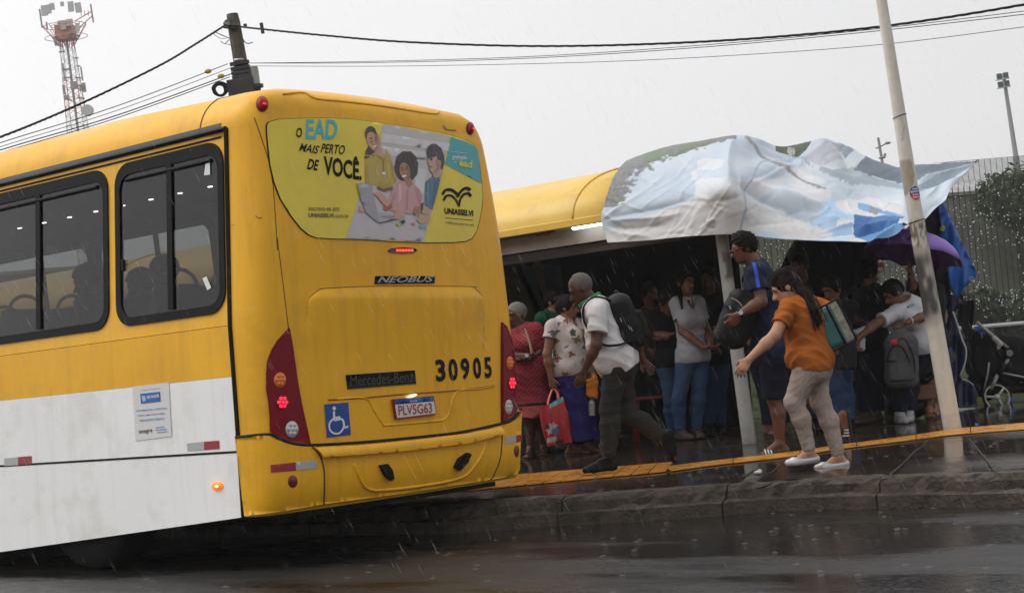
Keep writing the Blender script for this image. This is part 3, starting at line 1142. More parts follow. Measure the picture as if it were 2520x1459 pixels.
def stroke(P, w, name, off=0.0125, m=M_BLACK, par=None, n=6):
    S = spline([np.array(q, float) for q in P], n)
    ws = [w[0] + (w[1] - w[0]) * i / (len(S) - 1) for i in range(len(S))] if isinstance(w, tuple) else [w] * len(S)
    Lf, Rt = [], []
    for i, p in enumerate(S):
        d = unit(S[min(i + 1, len(S) - 1)] - S[max(i - 1, 0)])
        nn = np.array([-d[1], d[0]])
        Lf.append(tuple(p + nn * ws[i] / 2))
        Rt.append(tuple(p - nn * ws[i] / 2))
    V = [rear_off(rear(*A(*q)), off) for q in Lf + Rt]
    k = len(Lf)
    return mesh_obj(name, V, [(i, i + 1, k + i + 1, k + i) for i in range(k - 1)], m, par or ADV)


# the open-book emblem above the sponsor's name
stroke([(1925, 905), (1955, 862), (2010, 858), (2060, 890), (2090, 925)], (26, 30), 'emblem')
stroke([(2205, 862), (2175, 842), (2130, 855), (2085, 905), (2072, 935)], (34, 20), 'emblem')
stroke([(1935, 965), (1965, 918), (2020, 920), (2065, 965), (2090, 1025)], (24, 18), 'emblem')
stroke([(2212, 922), (2180, 892), (2130, 912), (2100, 965), (2090, 1025)], (30, 18), 'emblem')
letter('UNIASSELVI', A(1945, 1098), A(2235, 1124), A(1945, 1038), rear, LO, M_BLACK, ADV, 0.035)
patch([A(*q) for q in ((1952, 1136), (2232, 1160), (2232, 1165), (1952, 1141))], rear, LO, M_BLACK, 'advert_rule', ADV, step=None)
letter('O EAD mais perto de você.', A(1955, 1205), A(2245, 1230), A(1955, 1172), rear, LO, mat('print_dark2', (0.12, 0.10, 0.03), 0.4), ADV, 0.008)

# ---- lamps, badges, plates on the tail
C_ = Z_(900, 950, 1250, 1586)
D_ = Z_(1350, 1400, 650, 2520)
E_ = Z_(1000, 1250, 450, 875)
M_REDLENS = mat('red_lens', (0.19, 0.004, 0.012), 0.25, spec=0.2, var=0.12, vscale=10)
M_REDLIT = mat('red_lamp_lit', (1.0, 0.02, 0.06), 0.3, emit=1.6)
M_AMB = mat('amber_lens', (0.75, 0.17, 0.01), 0.2, coat=0.4)
M_CLR = mat('clear_lens', (0.55, 0.54, 0.52), 0.15, coat=0.5, metal=0.3)
M_DKRED = mat('dark_red_reflector', (0.13, 0.008, 0.01), 0.3, coat=0.3)


def lamp_disc(u, v, ru, rv_, off, m, name, par, n=20, dome=0.008):
    V, Fc = [], []
    rings = [1.0, 0.75, 0.4]
    for i, k in enumerate(rings):
        for j in range(n):
            a = 2 * math.pi * j / n
            V.append(rear_off(rear(u + ru * k * math.cos(a), v + rv_ * k * math.sin(a)), off + dome * (1 - k * k)))
    V.append(rear_off(rear(u, v), off + dome))
    for i in range(2):
        for j in range(n):
            Fc.append((i * n + j, i * n + (j + 1) % n, (i + 1) * n + (j + 1) % n, (i + 1) * n + j))
    Fc += [(2 * n + j, 2 * n + (j + 1) % n, 3 * n) for j in range(n)]
    return mesh_obj(name, V, Fc, m, par, smooth=True)


tl_left = [E_(*q) for q in ((297, 122), (318, 230), (340, 380), (362, 540), (395, 720), (430, 880), (462, 1020), (400, 1022), (330, 1012), (255, 985), (180, 950), (152, 925), (150, 820), (140, 700), (122, 600), (122, 480), (130, 380), (160, 300), (210, 215))]
tl_right = [C_(*q) for q in ((1400, 430), (1425, 455), (1448, 520), (1461, 610), (1470, 700), (1476, 790), (1478, 860), (1468, 890), (1445, 915), (1400, 935), (1398, 800), (1398, 600))]
for poly, lamps in ((tl_left, ((685, 935, 14.5, 18.5), (690, 990, 15, 18), (714, 1056, 16, 20))), (tl_right, ((1250, 893, 8.5, 16), (1254, 943, 10, 17), (1247, 1001, 9.5, 18)))):
    t_ = patch(poly, rear, 0.016, M_REDLENS, 'tail_light', BUS, step=9, thick=0.03)
    for (u, v, a, b), m_, nm in zip(lamps, (M_AMB, M_REDLENS, M_CLR), ('indicator_lamp', 'brake_lamp', 'reversing_lamp')):
        lamp_disc(u, v, a * 1.18, b * 1.18, 0.014, mat('lamp_bezel', (0.07, 0.004, 0.008), 0.3), 'lamp_bezel', t_, dome=0.004)
        l_ = lamp_disc(u, v, a, b, 0.019, m_, nm, t_)
        cells = [(0, 0)] + [(math.cos(math.radians(60 * k)), math.sin(math.radians(60 * k))) for k in range(6)]
        for cx_, cy_ in cells:
            lamp_disc(u + a * 0.6 * cx_, v + b * 0.6 * cy_, a * 0.25, b * 0.25, 0.026, M_REDLIT if nm == 'brake_lamp' else m_, 'lamp_cell', l_, n=10, dome=0.004)
for u, v, a, b in ((645, 257, 13, 17), (1157, 317, 9, 14)):
    lamp_disc(u, v, a * 1.15, b * 1.15, 0.002, mat('lamp_shadow_gap', (0.04, 0.015, 0.006), 0.5), 'marker_lamp_shadow_ring', BUS, dome=0.003)  # dark disc paints the shade of the recess around the lamp
    l_ = lamp_disc(u, v, a, b, 0.006, mat('red_marker_lens', (0.30, 0.004, 0.008), 0.25, spec=0.2), 'marker_lamp', BUS, dome=0.02)
    lamp_disc(u + a * 0.1, v + b * 0.15, a * 0.3, b * 0.12, 0.026, mat('marker_lit', (1.0, 0.03, 0.06), 0.3, emit=0.9), 'lamp_cell', l_, dome=0.002)
b3 = patch([(953, 617), (962, 611), (990, 609), (1018, 611), (1026, 616), (1016, 622), (988, 624), (962, 622)], rear, 0.008, mat('dark_lens', (0.05, 0.006, 0.008), 0.2), 'high_brake_lamp', BUS, step=6, thick=0.01)
for k in range(6):
    u = 972 + 7.2 * k
    patch([(u, 614), (u + 5.8, 613.8), (u + 5.8, 619.3), (u, 619.5)], rear, 0.011, mat('high_brake_lit', (1.0, 0.06, 0.03), 0.3, emit=2.2), 'lamp_cell', b3, step=None)
# maker's badges
bd = patch([C_(*q) for q in ((762, 196), (1062, 196), (1060, 232), (757, 236))], rear, 0.007, M_RUB, 'maker_badge', BUS, step=20, thick=0.01)
letter('NEOBUS', C_(768, 230), C_(1050, 226), C_(775, 199), rear, 0.010, mat('badge_chrome', (0.36, 0.36, 0.36), 0.4), bd, 0.02, 0.25)
bd = patch([D_(*q) for q in ((125, 385), (1190, 312), (1215, 520), (150, 605))], rear, 0.006, M_RUB, 'engine_badge', BUS, step=20, thick=0.008)
letter('Mercedes-Benz', D_(190, 560), D_(1165, 490), D_(180, 400), rear, 0.009, mat('badge_worn', (0.055, 0.05, 0.045), 0.5), bd, 0.0)
for s_, x0_, x1_, y0_, y1_, dy in (('3', 1505, 1675, 490, 140, 0), ('0', 1705, 1865, 478, 128, 0), ('9', 1895, 2050, 465, 118, 0), ('0', 2085, 2228, 448, 108, 0), ('5', 2260, 2390, 438, 105, 0)):
    letter(s_, D_(x0_ + 22, y0_), D_(x1_ + 4, y0_ - 8), D_(x0_, y1_ + 6), rear, 0.004, M_BLACK, BUS, 0.035, name='fleet_number')
# wheelchair sign
sg = patch([C_(*q) for q in ((502, 846), (624, 836), (637, 1000), (515, 1015))], rear, 0.004, mat('sign_blue', (0.008, 0.055, 0.30), 0.35), 'wheelchair_sign', BUS, step=20)
M_SGW = mat('sign_white', (0.72, 0.73, 0.74), 0.4)
AA = A
A = C_
lamp_disc(*C_(551, 866), 4.4, 5.0, 0.006, M_SGW, 'sign_figure', sg, n=12, dome=0.0005)
stroke([(550, 880), (553, 912), (582, 910)], 11, 'sign_figure', 0.006, M_SGW, sg, 4)
stroke([(551, 908), (552, 926), (592, 922), (604, 962), (622, 956)], 10, 'sign_figure', 0.0065, M_SGW, sg, 4)
stroke([(545, 920), (528, 940), (528, 972), (548, 992), (575, 992), (594, 972), (598, 958)], 9, 'sign_figure', 0.007, M_SGW, sg, 4)
# hatch lines pressed in the tail: raised lips
M_YLIP = M_YEL
A = C_


def lip(P, r_=0.008, name='pressed_edge', off=0.0, m=None):
    pts = [rear_off(rear(*q), off) for q in spline([np.array(p, float) for p in P], 5)]
    return MB().tube(pts, r_, 6).build(name, m or M_YEL, BUS, smooth=True)


# upper engine hatch: a shallow shelf
hatch = [C_(*q) for q in ((425, 308), (470, 272), (500, 262), (700, 252), (900, 250), (1240, 252), (1270, 264), (1312, 302), (1240, 300), (900, 300), (700, 306), (500, 312))]
hatch = hatch[:8] + [C_(1318, 420), C_(1310, 600), C_(900, 610), C_(420, 640), C_(405, 450)]
vs, fs = fill(hatch, (), 9)
V = []
top_l = lambda u: np.interp(u, [C_(425, 0)[0], C_(470, 0)[0], C_(500, 0)[0], C_(900, 0)[0], C_(1240, 0)[0], C_(1270, 0)[0], C_(1312, 0)[0]], [C_(0, 308)[1], C_(0, 272)[1], C_(0, 262)[1], C_(0, 250)[1], C_(0, 252)[1], C_(0, 264)[1], C_(0, 302)[1]])
ridge = C_(0, 302)[1]
for u, v in vs:
    tp_ = top_l(u)
    up_ = min(1.0, max(0.0, (v - tp_) / max(3.0, ridge - tp_)))
    dn_ = min(1.0, max(0.0, (C_(0, 590)[1] - v) / (C_(0, 590)[1] - ridge)))
    gu = min(1.0, max(0.0, (u - C_(408, 0)[0]) / 26), max(0.0, (C_(1318, 0)[0] - u) / 20))
    V.append(rear_off(rear(u, v), 0.0012 + 0.018 * min(up_, dn_) * gu))
mesh_obj('hatch_shelf', V, fs, M_YEL, BUS, smooth=True)
lip([C_(*q) for q in ((425, 308), (470, 270), (500, 258), (700, 248), (900, 246), (1240, 248), (1272, 262), (1312, 302))], 0.003, m=mat('groove_shade', (0.30, 0.14, 0.01), 0.5))  # darker yellow line paints in the shade at the hatch's upper edge
# plate bay
bay = [D_(*q) for q in ((430, 745), (1820, 640), (1850, 650), (1720, 1000), (1660, 1075), (1560, 1100), (820, 1165), (740, 1130), (640, 1010))]
lip([D_(*q) for q in ((0, 760), (430, 745), (560, 930), (700, 1130), (790, 1160), (1560, 1095), (1660, 1065), (1720, 990), (1845, 650), (2150, 605), (2430, 560))], 0.007)
lip([D_(*q) for q in ((-150, 770), (430, 735), (900, 690), (1400, 655), (1840, 622), (2430, 552))], 0.006, m=mat('groove_shade', (0.3, 0.14, 0.01), 0.5))  # same darker yellow, painted as shade along the top of the plate bay
pl = patch([D_(*q) for q in ((820, 765), (1452, 712), (1498, 995), (872, 1070))], rear, 0.022, mat('plate_red_edge', (0.35, 0.02, 0.03), 0.4), 'number_plate', BUS, step=20, thick=0.015)
patch([D_(*q) for q in ((838, 780), (1440, 727), (1482, 982), (885, 1052))], rear, 0.024, mat('plate_white', (0.66, 0.64, 0.62), 0.4), 'plate_face', pl, step=20)
patch([D_(*q) for q in ((832, 774), (1446, 720), (1460, 790), (842, 848))], rear, 0.0255, mat('plate_blue', (0.015, 0.07, 0.36), 0.4), 'plate_band', pl, step=20)
letter('BRASIL', D_(1085, 808), D_(1195, 798), D_(1080, 785), rear, 0.027, M_WHP, pl, 0.02)
patch([D_(*q) for q in ((1385, 742), (1430, 738), (1438, 772), (1393, 777))], rear, 0.027, mat('flag_green', (0.03, 0.25, 0.08), 0.5), 'plate_flag', pl, step=None)
letter('PLV5G63', D_(905, 1015), D_(1425, 972), D_(895, 862), rear, 0.0265, mat('plate_lettering', (0.40, 0.02, 0.025), 0.4), pl, 0.012)
patch([D_(*q) for q in ((1045, 735), (1110, 690), (1180, 675), (1205, 690), (1180, 715), (1100, 745))], rear, 0.02, mat('plate_lamp_lit', (1.0, 0.93, 0.75), 0.3, emit=0.75), 'plate_lamp', BUS, step=6, thick=0.012)

# bumper: a separate moulding below the black joint
seam = [C_(*q) for q in ((62, 1014), (225, 1000), (270, 1025), (340, 1048), (430, 1055), (620, 1046), (820, 1030), (1020, 1010), (1200, 988), (1400, 945), (1450, 925), (1480, 890), (1492, 870))]
low = [C_(*q) for q in ((1484, 1170), (1470, 1195), (1380, 1215), (1250, 1235), (900, 1290), (490, 1345), (110, 1410), (95, 1300), (78, 1150))]
bump = patch(seam + low, rear, 0.022, M_YEL, 'bumper', BUS, step=12, thick=0.05)
pts = [rear_off(rear(*q), 0.012) for q in spline([np.array(p, float) for p in seam], 4)]
MB().tube(pts, 0.013, 6).build('bumper_joint', M_RUB, BUS, smooth=True)
bow = [C_(*q) for q in ((432, 1062), (470, 1110), (490, 1180), (492, 1260), (490, 1345))]
MB().tube([rear_off(rear(*q), 0.0235) for q in spline([np.array(p, float) for p in bow], 5)], 0.005, 6).build('bumper_corner_joint', mat('joint_dirt', (0.06, 0.03, 0.01), 0.6), bump, smooth=True)
bow = [C_(*q) for q in ((1395, 960), (1390, 1060), (1380, 1130), (1350, 1200), (1335, 1220))]
MB().tube([rear_off(rear(*q), 0.0235) for q in spline([np.array(p, float) for p in bow], 5)], 0.005, 6).build('bumper_corner_joint', mat('joint_dirt', (0.06, 0.03, 0.01), 0.6), bump, smooth=True)
# upper roll of the bumper, proud of the rest, then the pressed tray between the corners
roll = [C_(*q) for q in ((445, 1066), (640, 1056), (900, 1032), (1200, 996), (1388, 960), (1386, 1000), (1200, 1046), (900, 1082), (640, 1104), (470, 1116))]
vs, fs = fill(roll, (), 8)
V = []
for u, v in vs:
    x_ = max(0.0, u - C_(445, 0)[0]) / (C_(1388, 0)[0] - C_(445, 0)[0])
    vt, vb = C_(0, 1066 - 106 * x_ ** 1.15)[1], C_(0, 1116 - 116 * x_ ** 1.1)[1]
    t_ = min(1, max(0, (v - vt) / (vb - vt)))
    V.append(rear_off(rear(u, v), 0.024 + 0.035 * math.sin(math.pi * min(1, 0.08 + 0.9 * t_) * 0.62)))
mesh_obj('bumper_roll', V, fs, M_YEL, bump, smooth=True)
lipp = [C_(*q) for q in ((640, 1150), (680, 1235), (720, 1272), (800, 1275), (1000, 1252), (1180, 1215), (1250, 1160), (1300, 1080), (1312, 1020))]
MB().tube([rear_off(rear(*q), 0.020) for q in spline([np.array(p, float) for p in lipp], 6)], 0.012, 8).build('bumper_tray_edge', M_YEL, bump, smooth=True)
for P in (((765, 1155), (800, 1148), (825, 1180), (833, 1215), (820, 1228), (790, 1205)), ((1145, 1160), (1165, 1120), (1205, 1092), (1224, 1100), (1205, 1140), (1165, 1178))):
    tw = patch([C_(*q) for q in P], rear, 0.05, M_RUB, 'tow_hook_cover', bump, step=6, thick=0.035)
for P, m_ in ((((230, 1152), (346, 1140), (349, 1182), (232, 1192)), 'r'), (((346, 1140), (450, 1130), (455, 1170), (349, 1182)), 'w'), (((1410, 1012), (1463, 1005), (1463, 1040), (1408, 1047)), 'w'), (((1464, 1004), (1491, 998), (1491, 1034), (1464, 1040)), 'r')):
    patch([C_(*q) for q in P], rear, 0.0245, mat('reflector_red', (0.30, 0.02, 0.03), 0.4) if m_ == 'r' else mat('reflector_silver', (0.42, 0.43, 0.43), 0.4, metal=0.2), 'reflective_tape', BUS, step=8)
for u, v, a, b in ((*C_(332, 1236), 12, 15), (*C_(1466, 1083), 6.5, 14)):
    lamp_disc(u, v, a, b, 0.023, M_DKRED, 'round_reflector', BUS, dome=0.006)
# roof spoiler line above the window
lip([B(*q) for q in ((640, 150), (800, 140), (900, 185), (1100, 205), (1400, 240), (1790, 300), (1850, 285))], 0.009)
lip([B(*q) for q in ((420, 330), (480, 500), (540, 700), (570, 900), (600, 1357))], 0.003, m=mat('joint_dirt', (0.06, 0.03, 0.01), 0.6))
lip([C_(*q) for q in ((265, 0), (290, 200), (322, 460))], 0.003, m=mat('joint_dirt', (0.06, 0.03, 0.01), 0.6))
# scuffs
for P in (((1085, 0), (1, 1), (2, 2)),):
    pass
for P, w_ in ((((430, 1090), (450, 1110), (480, 1105)), 6), (((225, 1175), (272, 1160)), 3)):
    A = B
    stroke(P, w_, 'scuff_mark', 0.003, mat('scuff', (0.12, 0.07, 0.02), 0.7), BUS, 3)
A = B
stroke([(1885, 395), (1910, 425), (1985, 432)], 10, 'scuff_mark', 0.003, mat('scuff_grey', (0.2, 0.15, 0.08), 0.7), BUS, 3)

# ---- flank lamps, notice and tape
S_ = Z_(0, 1300, 1100, 1499)
nb = patch([S_(*q) for q in ((722, 335), (920, 312), (935, 605), (738, 630))], side, 0.004, mat('notice_grey', (0.69, 0.67, 0.655), 0.5), 'notice', BUS, step=None)
M_NB = mat('notice_blue', (0.02, 0.12, 0.42), 0.5)
M_NB2 = mat('notice_blue_pale', (0.14, 0.27, 0.52), 0.5)
patch([S_(*q) for q in ((764, 374), (872, 362), (875, 416), (768, 428))], side, 0.006, M_NB, 'notice_panel', nb, step=None)
letter('SALVADOR', S_(800, 401), S_(868, 393), S_(799, 384), side, 0.008, M_WHP, nb, 0.03)
letter('PREFEITURA', S_(812, 412), S_(860, 407), S_(812, 405), side, 0.008, M_NB2, nb)
patch([S_(*q) for q in ((772, 386), (790, 384), (796, 412), (778, 416))], side, 0.008, mat('notice_pale', (0.4, 0.5, 0.62), 0.5), 'notice_crest', nb, step=None)
letter('COORDENAÇÃO DE MOBILIDADE', S_(765, 360), S_(872, 348), S_(765, 353), side, 0.006, mat('notice_brown', (0.12, 0.07, 0.07), 0.5), nb)
letter('INFORMAÇÕES, SUGESTÕES', S_(742, 474), S_(908, 459), S_(742, 460), side, 0.006, M_NB2, nb, 0.015)
letter('E RECLAMAÇÕES SOBRE', S_(750, 500), S_(898, 487), S_(750, 487), side, 0.006, M_NB2, nb, 0.015)
letter('TRANSPORTE PÚBLICO', S_(758, 527), S_(896, 514), S_(757, 512), side, 0.006, M_NB2, nb, 0.015)
letter('integra', S_(757, 598), S_(830, 588), S_(757, 570), side, 0.006, mat('notice_dark', (0.05, 0.04, 0.035), 0.5), nb, 0.015)
for k, (a, b) in enumerate(((848, 895), (846, 908), (858, 912))):
    patch([S_(*q) for q in ((a, 556 + 13 * k), (b, 551 + 13 * k), (b, 556 + 13 * k), (a, 561 + 13 * k))], side, 0.006, M_NB2, 'notice_line', nb, step=None)
for P, m_ in ((((1018, 644), (1112, 634), (1112, 680), (1022, 686)), 'w'), (((1112, 634), (1194, 628), (1196, 674), (1112, 680)), 'r'), (((22, 726), (98, 718), (98, 762), (24, 766)), 'w'), (((98, 718), (172, 712), (172, 756), (98, 762)), 'r')):
    patch([S_(*q) for q in P], side, 0.003, mat('reflector_red', (0.3, 0.02, 0.03), 0.4) if m_ == 'r' else mat('reflector_silver', (0.42, 0.43, 0.43), 0.4), 'reflective_tape', BUS, step=None)
p_ = side(*S_(1187, 876))
sm = MB()
for k, (w_, h_, o_) in enumerate(((0.055, 0.03, 0.0), (0.052, 0.028, 0.014), (0.035, 0.018, 0.022))):
    pass
bm_ = MB().ball(p_, (0.056, 0.02, 0.029))
bm_.build('side_marker_lamp', mat('amber_lit', (1.0, 0.22, 0.01), 0.2, emit=0.55), BUS, smooth=True)
MB().ball(side(*S_(1180, 878), 0.018), (0.018, 0.005, 0.007), n=8, m=6).build('marker_filament', mat('amber_hot', (1.0, 0.75, 0.35), 0.3, emit=2.0), BUS)
A = AA

# ------------------------------------------------------------------ tactile paving and the yellow line
M_TACT = mat('tactile_orange', (0.56, 0.25, 0.03), 0.35, var=0.22, vscale=9, dirt=((0.12, 0.055, 0.02), 0.75, 4.0), rvar=0.15, bump=0.3, bscale=70)
G_ = Z_(1800, 1650, 2296, 2520)
HX, HY = np.array([math.cos(YAW), math.sin(YAW), 0]), np.array([-math.sin(YAW), math.cos(YAW), 0])
ta = MB()
q0, q1, q2, q3 = [pave(*p, 0.006) for p in ((1140, 1208), (1640, 1160), (1657, 1138), (1228, 1172))]
q0 = q0 + (q0 - q1) * 0.9
q3 = q3 + (q3 - q2) * 0.9
NR = 34
for k in range(22):                                    # rows of ribbed tiles
    a0, a1 = k / 22 + 0.002, (k + 1) / 22 - 0.002
    for j in range(2):
        b0_, b1_ = j / 2 + 0.006, (j + 1) / 2 - 0.006
        P = [q0 + (q1 - q0) * a0, q0 + (q1 - q0) * a1, q3 + (q2 - q3) * a1, q3 + (q2 - q3) * a0]
        c = [P[0] + (P[3] - P[0]) * b0_, P[1] + (P[2] - P[1]) * b0_, P[1] + (P[2] - P[1]) * b1_, P[0] + (P[3] - P[0]) * b1_]
        ta.prism(c, (0, 0, 0.004))
        for r_ in range(9):
            s0, s1 = (r_ + 0.15) / 9, (r_ + 0.72) / 9
            d = [c[0] + (c[3] - c[0]) * s0, c[1] + (c[2] - c[1]) * s0, c[1] + (c[2] - c[1]) * s1, c[0] + (c[3] - c[0]) * s1]
            ta.prism([p + np.array([0, 0, 0.0042]) for p in d], (0, 0, 0.005))
ta.build('tactile_path', M_TACT)['kind'] = 'structure'
up_l = [pave(*p, 0.006) for p in (G_(940, 239), G_(1150, 213), G_(1480, 176), G_(1730, 140), G_(2000, 106), G_(2200, 75), G_(2400, 56), G_(2520, 47))]
lo_l = [pave(*p, 0.006) for p in (G_(965, 258), G_(1150, 232), G_(1480, 195), G_(1730, 157), G_(2000, 124), G_(2200, 99), G_(2400, 83), G_(2520, 74))]
up_l.append(up_l[-1] + (up_l[-1] - up_l[-2]) * 4)
lo_l.append(lo_l[-1] + (lo_l[-1] - lo_l[-2]) * 4)
U_, D2 = spline(up_l, 10), spline(lo_l, 10)
yl_ = MB()
acc = 0
k0 = 0
for k in range(1, len(U_)):
    acc += np.linalg.norm(U_[k] - U_[k - 1])
    if acc > 0.55 or k == len(U_) - 1:
        pr_ = U_[k0:k + 1] + D2[k0:k + 1][::-1]
        d = unit(U_[k] - U_[k0]) * 0.008
        pr_[0] = pr_[0] + d
        pr_[-1] = pr_[-1] + d
        yl_.prism(pr_, (0, 0, 0.006))
        k0, acc = k, 0
yl_.build('platform_line', M_TACT)['kind'] = 'structure'
# cracks and slab joints in the pavement
cr = MB()
for P in (((1300, 300), (1400, 265), (1470, 215)), ((1930, 275), (2110, 110)), ((2280, 115), (2400, 260)), ((1280, 282), (1340, 250))):
    S = spline([np.array(p, float) for p in P], 8)
    pts = [pave(*G_(p[0] + RNG.normal(0, 2), p[1] + RNG.normal(0, 1)), 0.003) for p in S]
    cr.tube(pts, 0.007, 5, flat=0.3)
cr.build('pavement_cracks', mat('crack_dirt', (0.02, 0.017, 0.014), 0.7))['kind'] = 'structure'
lb = MB().ball(pave(*G_(1352, 262), 0.012), (0.035, 0.02, 0.014), n=10, m=6).ball(pave(*G_(1360, 255), 0.014), (0.02, 0.016, 0.013), n=8, m=6)
tag(lb.build('crumpled_wrapper', mat('wrapper_silver', (0.45, 0.45, 0.44), 0.35), smooth=True), 'crumpled pale wrapper lying on the wet pavement by a crack', 'litter')

# ------------------------------------------------------------------ bus shelter with a curved yellow roof
SHY = 12.25
M_ROOFY = mat('shelter_yellow', (0.72, 0.46, 0.06), 0.38, var=0.12, vscale=1.3, dirt=((0.30, 0.20, 0.06), 0.6, 2.2), coat=0.1)
M_SHW = mat('shelter_white', (0.52, 0.52, 0.51), 0.5, var=0.08, dirt=((0.2, 0.17, 0.14), 0.6, 2.5))
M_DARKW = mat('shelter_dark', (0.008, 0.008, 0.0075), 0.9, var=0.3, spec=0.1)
SH = empty('bus_shelter', (-10, 13, pave_z(13)), 'long bus shelter with curved yellow roof and dark back wall', 'bus shelter')
SX0, SX1 = -24.0, -7.85
RP = [(SHY + 1.35 * (1 - math.cos(math.radians(a))), 2.52 + 0.58 * math.sin(math.radians(a))) for a in range(0, 91, 6)]
RP += [(2 * SHY + 2.7 - y, z) for y, z in reversed(RP[:-1])]
V, Fc = [], []
for X in np.linspace(SX0, SX1, 13):
    V += [(X, y, z) for y, z in RP]
n_ = len(RP)
for i in range(12):
    for k in range(n_ - 1):
        Fc.append((i * n_ + k, i * n_ + k + 1, (i + 1) * n_ + k + 1, (i + 1) * n_ + k))
V2 = [(X, y + (0.012 if k == 0 else 0), z - 0.03) for X, y, z in V for k in (0,)]
b0 = len(V)
V += [(x_, SHY + 1.35 + (y - SHY - 1.35) * 0.98, z - 0.03) for x_, y, z in V]
Fc += [tuple(b0 + i for i in reversed(f)) for f in Fc[:]]
Fc += [(k, k + 1, b0 + k + 1, b0 + k) for k in range(12 * n_, 13 * n_ - 1)]
rf_ = mesh_obj('roof', V, Fc, M_ROOFY, SH, smooth=True)
MB().box(((SX0 + SX1) / 2, SHY + 0.015, 2.495), (SX1 - SX0, 0.05, 0.075), bevel=0.008).build('roof_gutter', M_ROOFY, rf_)
rs = MB()
for X in (-8.9, -11.3, -13.7, -16.1):
    rs.tube([(X, y, z + 0.006) for y, z in RP], 0.012, 6)
rs.build('roof_rib', M_ROOFY, rf_, smooth=True)
fa = MB().box(((SX0 + SX1) / 2, SHY + 0.35, 2.40), (SX1 - SX0, 0.04, 0.15))
fas = fa.build('fascia', M_SHW, SH)
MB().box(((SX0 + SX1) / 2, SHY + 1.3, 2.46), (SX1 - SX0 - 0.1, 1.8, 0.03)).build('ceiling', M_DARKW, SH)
MB().box(((SX0 + SX1) / 2, SHY + 0.42, 2.27), (SX1 - SX0, 0.08, 0.09)).build('beam', mat('beam_brown', (0.06, 0.05, 0.045), 0.7, var=0.3), SH)


def on_fascia(u, v, off=0.0):
    return onY(u, v, SHY + 0.33 - off)


A = lambda x, y: (x, y)
Fz = Z_(2000, 800, 400, 1459)
M_PINK = mat('graffiti_pink', (0.45, 0.13, 0.16), 0.6)
for P in (((500, 450), (440, 480), (420, 540), (470, 550), (520, 500), (530, 450), (500, 530)), ((540, 470), (530, 520), (590, 510), (580, 460), (620, 420), (600, 510)), ((650, 430), (640, 520), (720, 500), (740, 430), (690, 410), (660, 470)), ((760, 400), (790, 390), (780, 440), (830, 430), (850, 440))):
    S = spline([np.array(Fz(*p)) for p in P], 6)
    MB().tube([on_fascia(p[0], p[1], 0.003) for p in S], 0.009, 5, flat=0.5).build('graffiti', M_PINK, fas)
la, lb_ = on_fascia(*Fz(1065, 408), 0.14), on_fascia(*Fz(1440, 345), 0.14)
fl = MB().tube([la, lb_ + (lb_ - la) * 0.3], 0.022, 10).build('lamp_tube', mat('tube_lit', (1.0, 0.98, 0.94), 0.3, emit=5.0), SH, smooth=True)
ax_ = unit(lb_ - la)
MB().box((la + lb_) / 2 + ax_ * 0.16 + np.array([0, 0.05, 0.045]), (np.linalg.norm(lb_ - la) * 1.35, 0.1, 0.03), ax=[ax_, [0, 1, 0], np.cross(ax_, [0, 1, 0])]).build('lamp_housing', M_SHW, SH)
cb_ = [on_fascia(*Fz(*p), 0.05) for p in ((810, 400), (1440, 265))]
MB().box((cb_[0] + cb_[1]) / 2, (np.linalg.norm(cb_[1] - cb_[0]), 0.05, 0.10), ax=[unit(cb_[1] - cb_[0]), [0, 1, 0], np.cross(unit(cb_[1] - cb_[0]), [0, 1, 0])], bevel=0.012).build('cable_duct', M_SHW, SH)
# back wall painted in faded blocks of blue, green and ochre
bw = MB()
wx = onY(1812, 700, 15.0)[0]
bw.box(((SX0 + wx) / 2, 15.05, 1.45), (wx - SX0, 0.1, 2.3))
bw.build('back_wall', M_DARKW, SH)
for P, c in ((((1238, 690), (1275, 640), (1330, 760), (1400, 900), (1400, 1000), (1330, 1000), (1290, 850)), (0.055, 0.055, 0.012)), (((1262, 640), (1310, 660), (1340, 760), (1318, 770)), (0.012, 0.028, 0.05)), (((1308, 655), (1325, 640), (1380, 760), (1350, 770)), (0.05, 0.045, 0.01)), (((1334, 650), (1380, 655), (1390, 740), (1352, 745)), (0.010, 0.022, 0.035))):
    mb = MB()
    mb.prism([onY(u, v, 14.985) for u, v in P], (0, 0.01, 0))
    mb.build('mural_paint', mat('mural_%d' % int(c[0] * 1000 + c[2] * 10000), c, 0.7, var=0.3), SH)
for X in (-10.6, -13.6, -16.6):
    MB().tube([(X, SHY + 0.42, pave_z(SHY)), (X, SHY + 0.42, 2.3)], 0.06, 14).build('post', M_SHW, SH, smooth=True)


